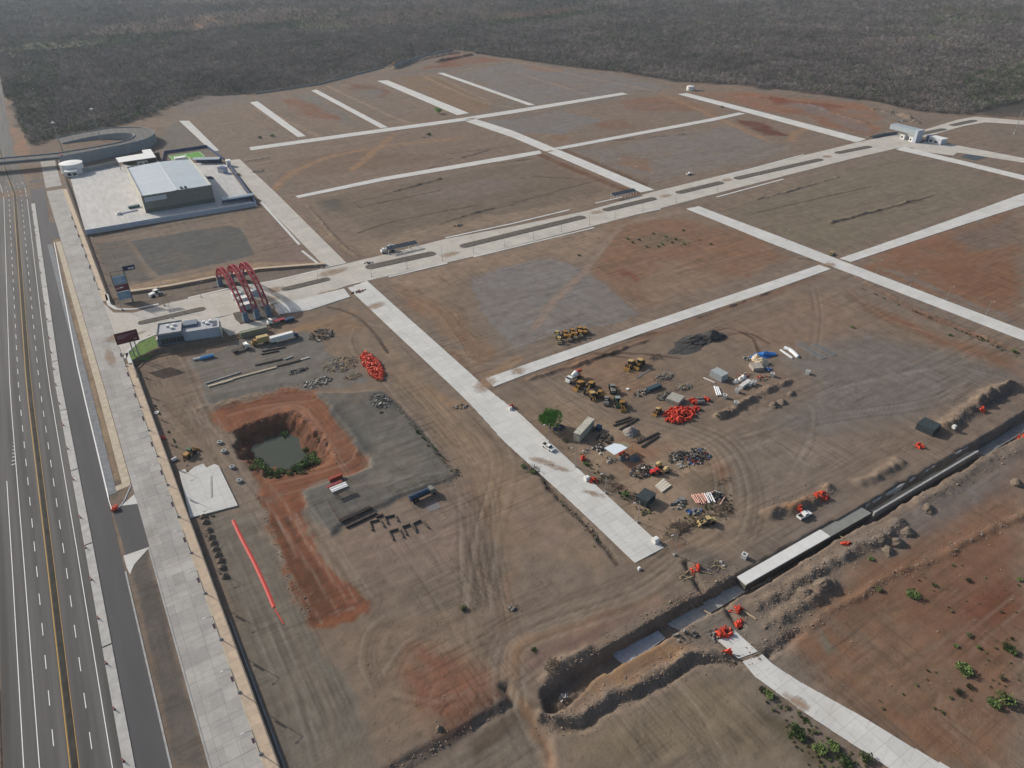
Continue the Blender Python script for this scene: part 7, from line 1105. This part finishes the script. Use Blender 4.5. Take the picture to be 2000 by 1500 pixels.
BL = [(1880, 1312, 2.1, 'large round green bush left of the bare track bottom right'), (1962, 1368, 2.3, 'biggest green bush at the lower right corner'), (1940, 1376, 1.6, 'green bush touching the biggest one'), (1968, 1266, 1.6, 'green bush above the corner bushes, elongated'), (1976, 1274, 1.3, 'small green bush under the elongated one'), (1715, 1152, 1.1, 'single bright green bush south of the canal'), (1782, 1164, 1.9, 'dark scrub bush right of the single bright one'), (1825, 1144, .9, 'small bush above the dark scrub'), (1890, 1134, 1.0, 'small bush on the red slope near the top'), (1893, 1242, .9, 'small bush on the track line, upper one'), (1866, 1262, .7, 'tiny bush on the track line, lower one'), (1910, 1265, .7, 'tiny bush right of the track line'), (1958, 1326, .9, 'small bush above the biggest bush'), (1870, 1352, 1.2, 'low bush left of the biggest bush'), (1895, 1344, 1.0, 'low bush in the row to the corner'), (1555, 1430, 1.9, 'green bush left of the white path'), (1562, 1440, 1.4, 'green bush just below the first path bush'), (1600, 1465, 1.7, 'dusty bush left of the white path, middle'), (1625, 1462, 1.6, 'yellow green bush beside the white path'), (1690, 1480, 1.6, 'green bush near the bottom of the white path'), (1650, 1490, 1.8, 'green bush at the bottom edge left of the path'), (1500, 1360, 1.3, 'green bush near the top of the white path'), (1490, 1350, 1.1, 'small green bush by the top of the path'), (904, 1188, 1.1, 'small green plant alone in the dirt lot'), (1043, 1270, .8, 'yellowish weed at the excavation end'), (1222, 968, 1.3, 'yellow green bush beside the tarpaulin shed'), (1103, 862, 1.1, 'small bush beside the main street under the tree'), (1144, 908, 1.0, 'small bush beside the main street lamp'), (1402, 808, .7, 'bright green weed at the start of the spoil row'), (1990, 1133, .8, 'small bush at the right edge of the red slope'), (1700, 1092, .9, 'weeds below the spoil row'), (1022, 912, 1.0, 'weeds left of the main street'), (1040, 923, 1.1, 'dusty weeds left of the main street'), (533, 267, 2.2, 'green bush on the far plot beside the short street'), (508, 270, 2.0, 'dark bush beside the first short street'), (838, 264, 2.2, 'olive bush beside white rubble on the far plot'), (1410, 210, 1.8, 'dark bush beside the north street'), (1665, 640, 1.0, 'dry weeds below the east street'), (1855, 655, .9, 'dry weeds on the slope below the east street'), (1980, 688, 1.4, 'dusty weeds at the right edge of the plot')]
PB = [(505, 905, 2.0), (516, 918, 1.8), (528, 926, 1.7), (542, 930, 1.6), (556, 922, 1.4), (570, 920, 1.5), (586, 918, 1.5), (600, 908, 2.2), (610, 902, 2.3), (620, 905, 1.7), (612, 890, 1.6), (556, 848, 1.6), (560, 858, 1.2), (598, 880, 1.2), (494, 915, 1.6), (508, 912, 2.2), (522, 922, 2.0), (548, 924, 1.8), (578, 916, 1.9), (594, 912, 2.4), (604, 896, 1.8)]
MBS = [(1225, 467), (1235, 474), (1262, 482), (1285, 482), (1293, 478), (1312, 474), (1320, 468), (1335, 477), (1276, 457), (1335, 451), (1388, 478), (1130, 499), (1248, 469), (1300, 463)]
def bush(x, y, s_, lab, grp):
    e = empty('bush', at(x, y), R.uniform(0, 6), lab, 'bush', grp); e.scale = (s_, s_, s_ * .9); put('foliage', bk[R.randrange(4) if s_ < 1.5 else R.randrange(2)], e); put('stem', bt, e)
for x, y, s_, lab in BL: bush(x, y, s_, lab, 'bushes on the site')
for x, y, s_ in PB: bush(x, y, s_, 'green bush on the bank of the flooded pit', 'bushes round the flooded pit')
for x, y in MBS: bush(x, y, 1.0, 'small green weed clump on the brown plot below the avenue', 'weed clumps on the brown plot')
wp = NR.uniform(0, 1, (900, 2)); WPTS = []
for l, n in (([(1480, 1350), (1500, 1345), (1700, 1500), (1580, 1500)], 90), ([(1640, 1380), (1830, 1300), (1990, 1230), (1990, 1400), (1880, 1400)], 34), ([(1700, 1120), (1990, 1080), (1990, 1260), (1800, 1180)], 22), ([(495, 900), (620, 900), (600, 925), (520, 935)], 130), ([(1100, 870), (1160, 900), (1290, 1010), (1270, 1020)], 60), ([(1330, 1010), (1430, 960), (1430, 1000), (1360, 1030)], 60), ([(1000, 860), (1060, 930), (1180, 1060), (1160, 1070)], 24), ([(740, 765), (905, 930), (890, 935)], 40), ([(1150, 455), (1380, 450), (1380, 490), (1200, 490)], 24), ([(1650, 550), (1990, 690), (1990, 700)], 90), ([(276, 740), (420, 1010), (410, 1010)], 60)):
    P = pts(l); x0, y0 = P.min(0); x1, y1 = P.max(0); k = 0
    while k < n:
        x, y = R.uniform(x0, x1), R.uniform(y0, y1)
        if sdf_poly(np.array([x]), np.array([y]), P)[0] < 0: WPTS.append((x, y, R.uniform(.2, .5))); k += 1
        elif R.random() < .002: k += 1
scatter('weeds', np.array(WPTS), field_cols('weed_kinds', bk[1:]), 'sparse low weeds along verges and banks')
SP = []
for l, n in (([(1500, 1200), (2000, 900), (2000, 1490), (1700, 1450)], 420), ([(1060, 780), (1430, 880), (1420, 1020), (1290, 1080)], 420), ([(650, 1240), (960, 1180), (960, 1350), (760, 1500)], 200), ([(1320, 1060), (1450, 1110), (1460, 1290), (1330, 1250)], 300), ([(380, 700), (600, 640), (740, 750), (400, 790)], 260), ([(400, 790), (560, 755), (555, 745), (395, 780)], 160), ([(1030, 1330), (1330, 1250), (1300, 1330), (1080, 1430)], 260), ([(1480, 1180), (1640, 1080), (1660, 1090), (1500, 1200)], 200), ([(1250, 690), (1560, 690), (1540, 800), (1300, 820)], 260)):
    P = pts(l); x0, y0 = P.min(0); x1, y1 = P.max(0)
    for _ in range(n):
        x, y = R.uniform(x0, x1), R.uniform(y0, y1)
        if sdf_poly(np.array([x]), np.array([y]), P)[0] < 0: SP.append((x, y, R.choice((.15, .2, .25, .3, .5))))
for l, wd, n in (([(1062, 1408), (1130, 1403), (1200, 1360), (1260, 1338), (1340, 1292), (1390, 1280), (1450, 1288)], 4, 900), ([(1480, 1185), (1560, 1135), (1650, 1085), (1760, 1020)], 5, 1100), ([(1500, 1215), (1590, 1165), (1620, 1140)], 5, 600), ([(1800, 985), (1850, 950), (1990, 880)], 6, 300), ([(1560, 1230), (1700, 1150), (1850, 1075), (1990, 1005)], 2.5, 500), ([(1505, 1005), (1600, 968), (1618, 955)], 5, 380), ([(1845, 835), (1910, 790), (1990, 755)], 6, 500), ([(1405, 815), (1480, 772), (1540, 745)], 2.5, 420), ([(1066, 1335), (1150, 1280), (1300, 1195), (1430, 1122)], 3, 700), ([(1450, 1290), (1530, 1240), (1556, 1226)], 3, 260), ([(745, 1513), (870, 1443), (990, 1373)], 1.6, 110), ([(985, 860), (1080, 960), (1200, 1085)], 1.5, 260), ([(400, 795), (560, 757), (620, 748)], 2.5, 360), ([(460, 846), (500, 822), (570, 804), (632, 852), (660, 900)], 2.5, 300), ([(745, 764), (850, 872), (903, 930), (850, 950)], 1.5, 260), ([(1360, 620), (1500, 570), (1610, 528)], 2, 120), ([(1660, 535), (1800, 605), (2000, 690)], 2.5, 260), ([(500, 960), (575, 1150), (612, 1225)], 1.2, 220)):
    Q = spline(pts(l)); seg = np.linalg.norm(np.diff(Q, axis=0), axis=1); cum = np.concatenate([[0], np.cumsum(seg)])
    for t_ in NR.uniform(0, cum[-1], n): SP.append((np.interp(t_, cum, Q[:, 0]) + R.gauss(0, wd * .5), np.interp(t_, cum, Q[:, 1]) + R.gauss(0, wd * .5), R.choice((.18, .25, .32, .42, .6))))
scatter('stones', np.array(SP), field_cols('stone_kinds', [tm('stone', MB().prof([(-.35, -.2), (.4, -.25), (.3, .2), (-.2, .3)], -.35, .3), mat('earthy_stone', lin(132, 117, 102), .95, .25, 1.2)), tm('clod', MB().prof([(-.4, -.2), (.4, -.25), (.3, .2), (-.2, .3)], -.3, .3), mat('clod_earth', lin(128, 110, 94), .95, .25, 1.2))]), 'loose stones and clods scattered over the dirt')

# ------------------------------------------------------------------ soil carried over the concrete
sm_ = bpy.data.materials.new('spilled_soil'); sm_.use_nodes = True; N = sm_.node_tree.nodes; L = sm_.node_tree.links; b = N['Principled BSDF']; b.inputs['Roughness'].default_value = .95; b.inputs['Base Color'].default_value = (*lin(150, 124, 98), 1)
a_ = N.new('ShaderNodeAttribute'); a_.attribute_name = 'fade'; g = N.new('ShaderNodeNewGeometry'); t = N.new('ShaderNodeTexNoise'); t.inputs['Scale'].default_value = .55; t.inputs['Detail'].default_value = 8; t.inputs['Roughness'].default_value = .7; L.new(g.outputs['Position'], t.inputs['Vector'])
ad = N.new('ShaderNodeMath'); ad.operation = 'ADD'; L.new(t.outputs['Fac'], ad.inputs[0]); L.new(a_.outputs['Fac'], ad.inputs[1]); mr = N.new('ShaderNodeMapRange'); mr.inputs['From Min'].default_value = .75; mr.inputs['From Max'].default_value = 1.35; mr.inputs['To Max'].default_value = .85; L.new(ad.outputs[0], mr.inputs['Value']); L.new(mr.outputs[0], b.inputs['Alpha'])
for px, rx, ry, rot in (((733, 598), 9, 5, .2), ((948, 752), 10, 6, .5), ((1012, 725), 5, 5, 0), ((900, 690), 12, 3, -1), ((650, 532), 14, 6, .1), ((880, 497), 10, 5, 0), ((530, 568), 12, 6, 0), ((1165, 415), 8, 5, 0), ((1300, 383), 8, 5, 0), ((1420, 352), 8, 5, 0), ((1615, 306), 8, 5, 0), ((505, 590), 16, 7, .1), ((1620, 518), 6, 5, 0), ((600, 600), 8, 4, 0), ((1240, 1085), 6, 4, .4), ((1060, 902), 8, 2.5, -1), ((1090, 915), 7, 2.0, -1), ((920, 232), 10, 5, 0), ((1072, 296), 8, 4, 0), ((230, 660), 9, 7, 0), ((215, 700), 3, 14, 0), ((260, 655), 9, 3, .2), ((1555, 1372), 3, 5, .4), ((640, 572), 8, 4, 0), ((1160, 965), 6, 2, -1)):
    c_ = at(*px); n = 12; vs = [(0, 0, .19)] + [(rx * q_ * math.cos(6.2832 * i / n), ry * q_ * math.sin(6.2832 * i / n), .19) for q_ in (.5, 1) for i in range(n)]
    mb = MB(); mb.add(vs, [(0, 1 + i, 1 + (i + 1) % n) for i in range(n)] + [(1 + i, 1 + n + i, 1 + n + (i + 1) % n, 1 + (i + 1) % n) for i in range(n)]); o = mb.build('soil_spill', sm_); at__ = o.data.attributes.new('fade', 'FLOAT', 'POINT'); at__.data.foreach_set('value', [.72] + [.5] * n + [0.0] * n)
    o.location = c_; o.rotation_euler.z = rot; tag(o, 'thin spread of brown soil on the concrete', None, None, 'stuff')
# ------------------------------------------------------------------ hazy air
hz = MB().box(-4400, -4400, -20, 4400, 4400, 175).build('haze', None); tag(hz, 'thin haze that greys the far forest', None, None, 'stuff')
hm = bpy.data.materials.new('haze'); hm.use_nodes = True; N = hm.node_tree.nodes; N.remove(N['Principled BSDF']); pv = N.new('ShaderNodeVolumePrincipled'); pv.inputs['Color'].default_value = (.78, .9, 1, 1); pv.inputs['Density'].default_value = .00007; pv.inputs['Anisotropy'].default_value = .2
hm.node_tree.links.new(pv.outputs[0], N['Material Output'].inputs['Volume']); hz.data.materials.append(hm)
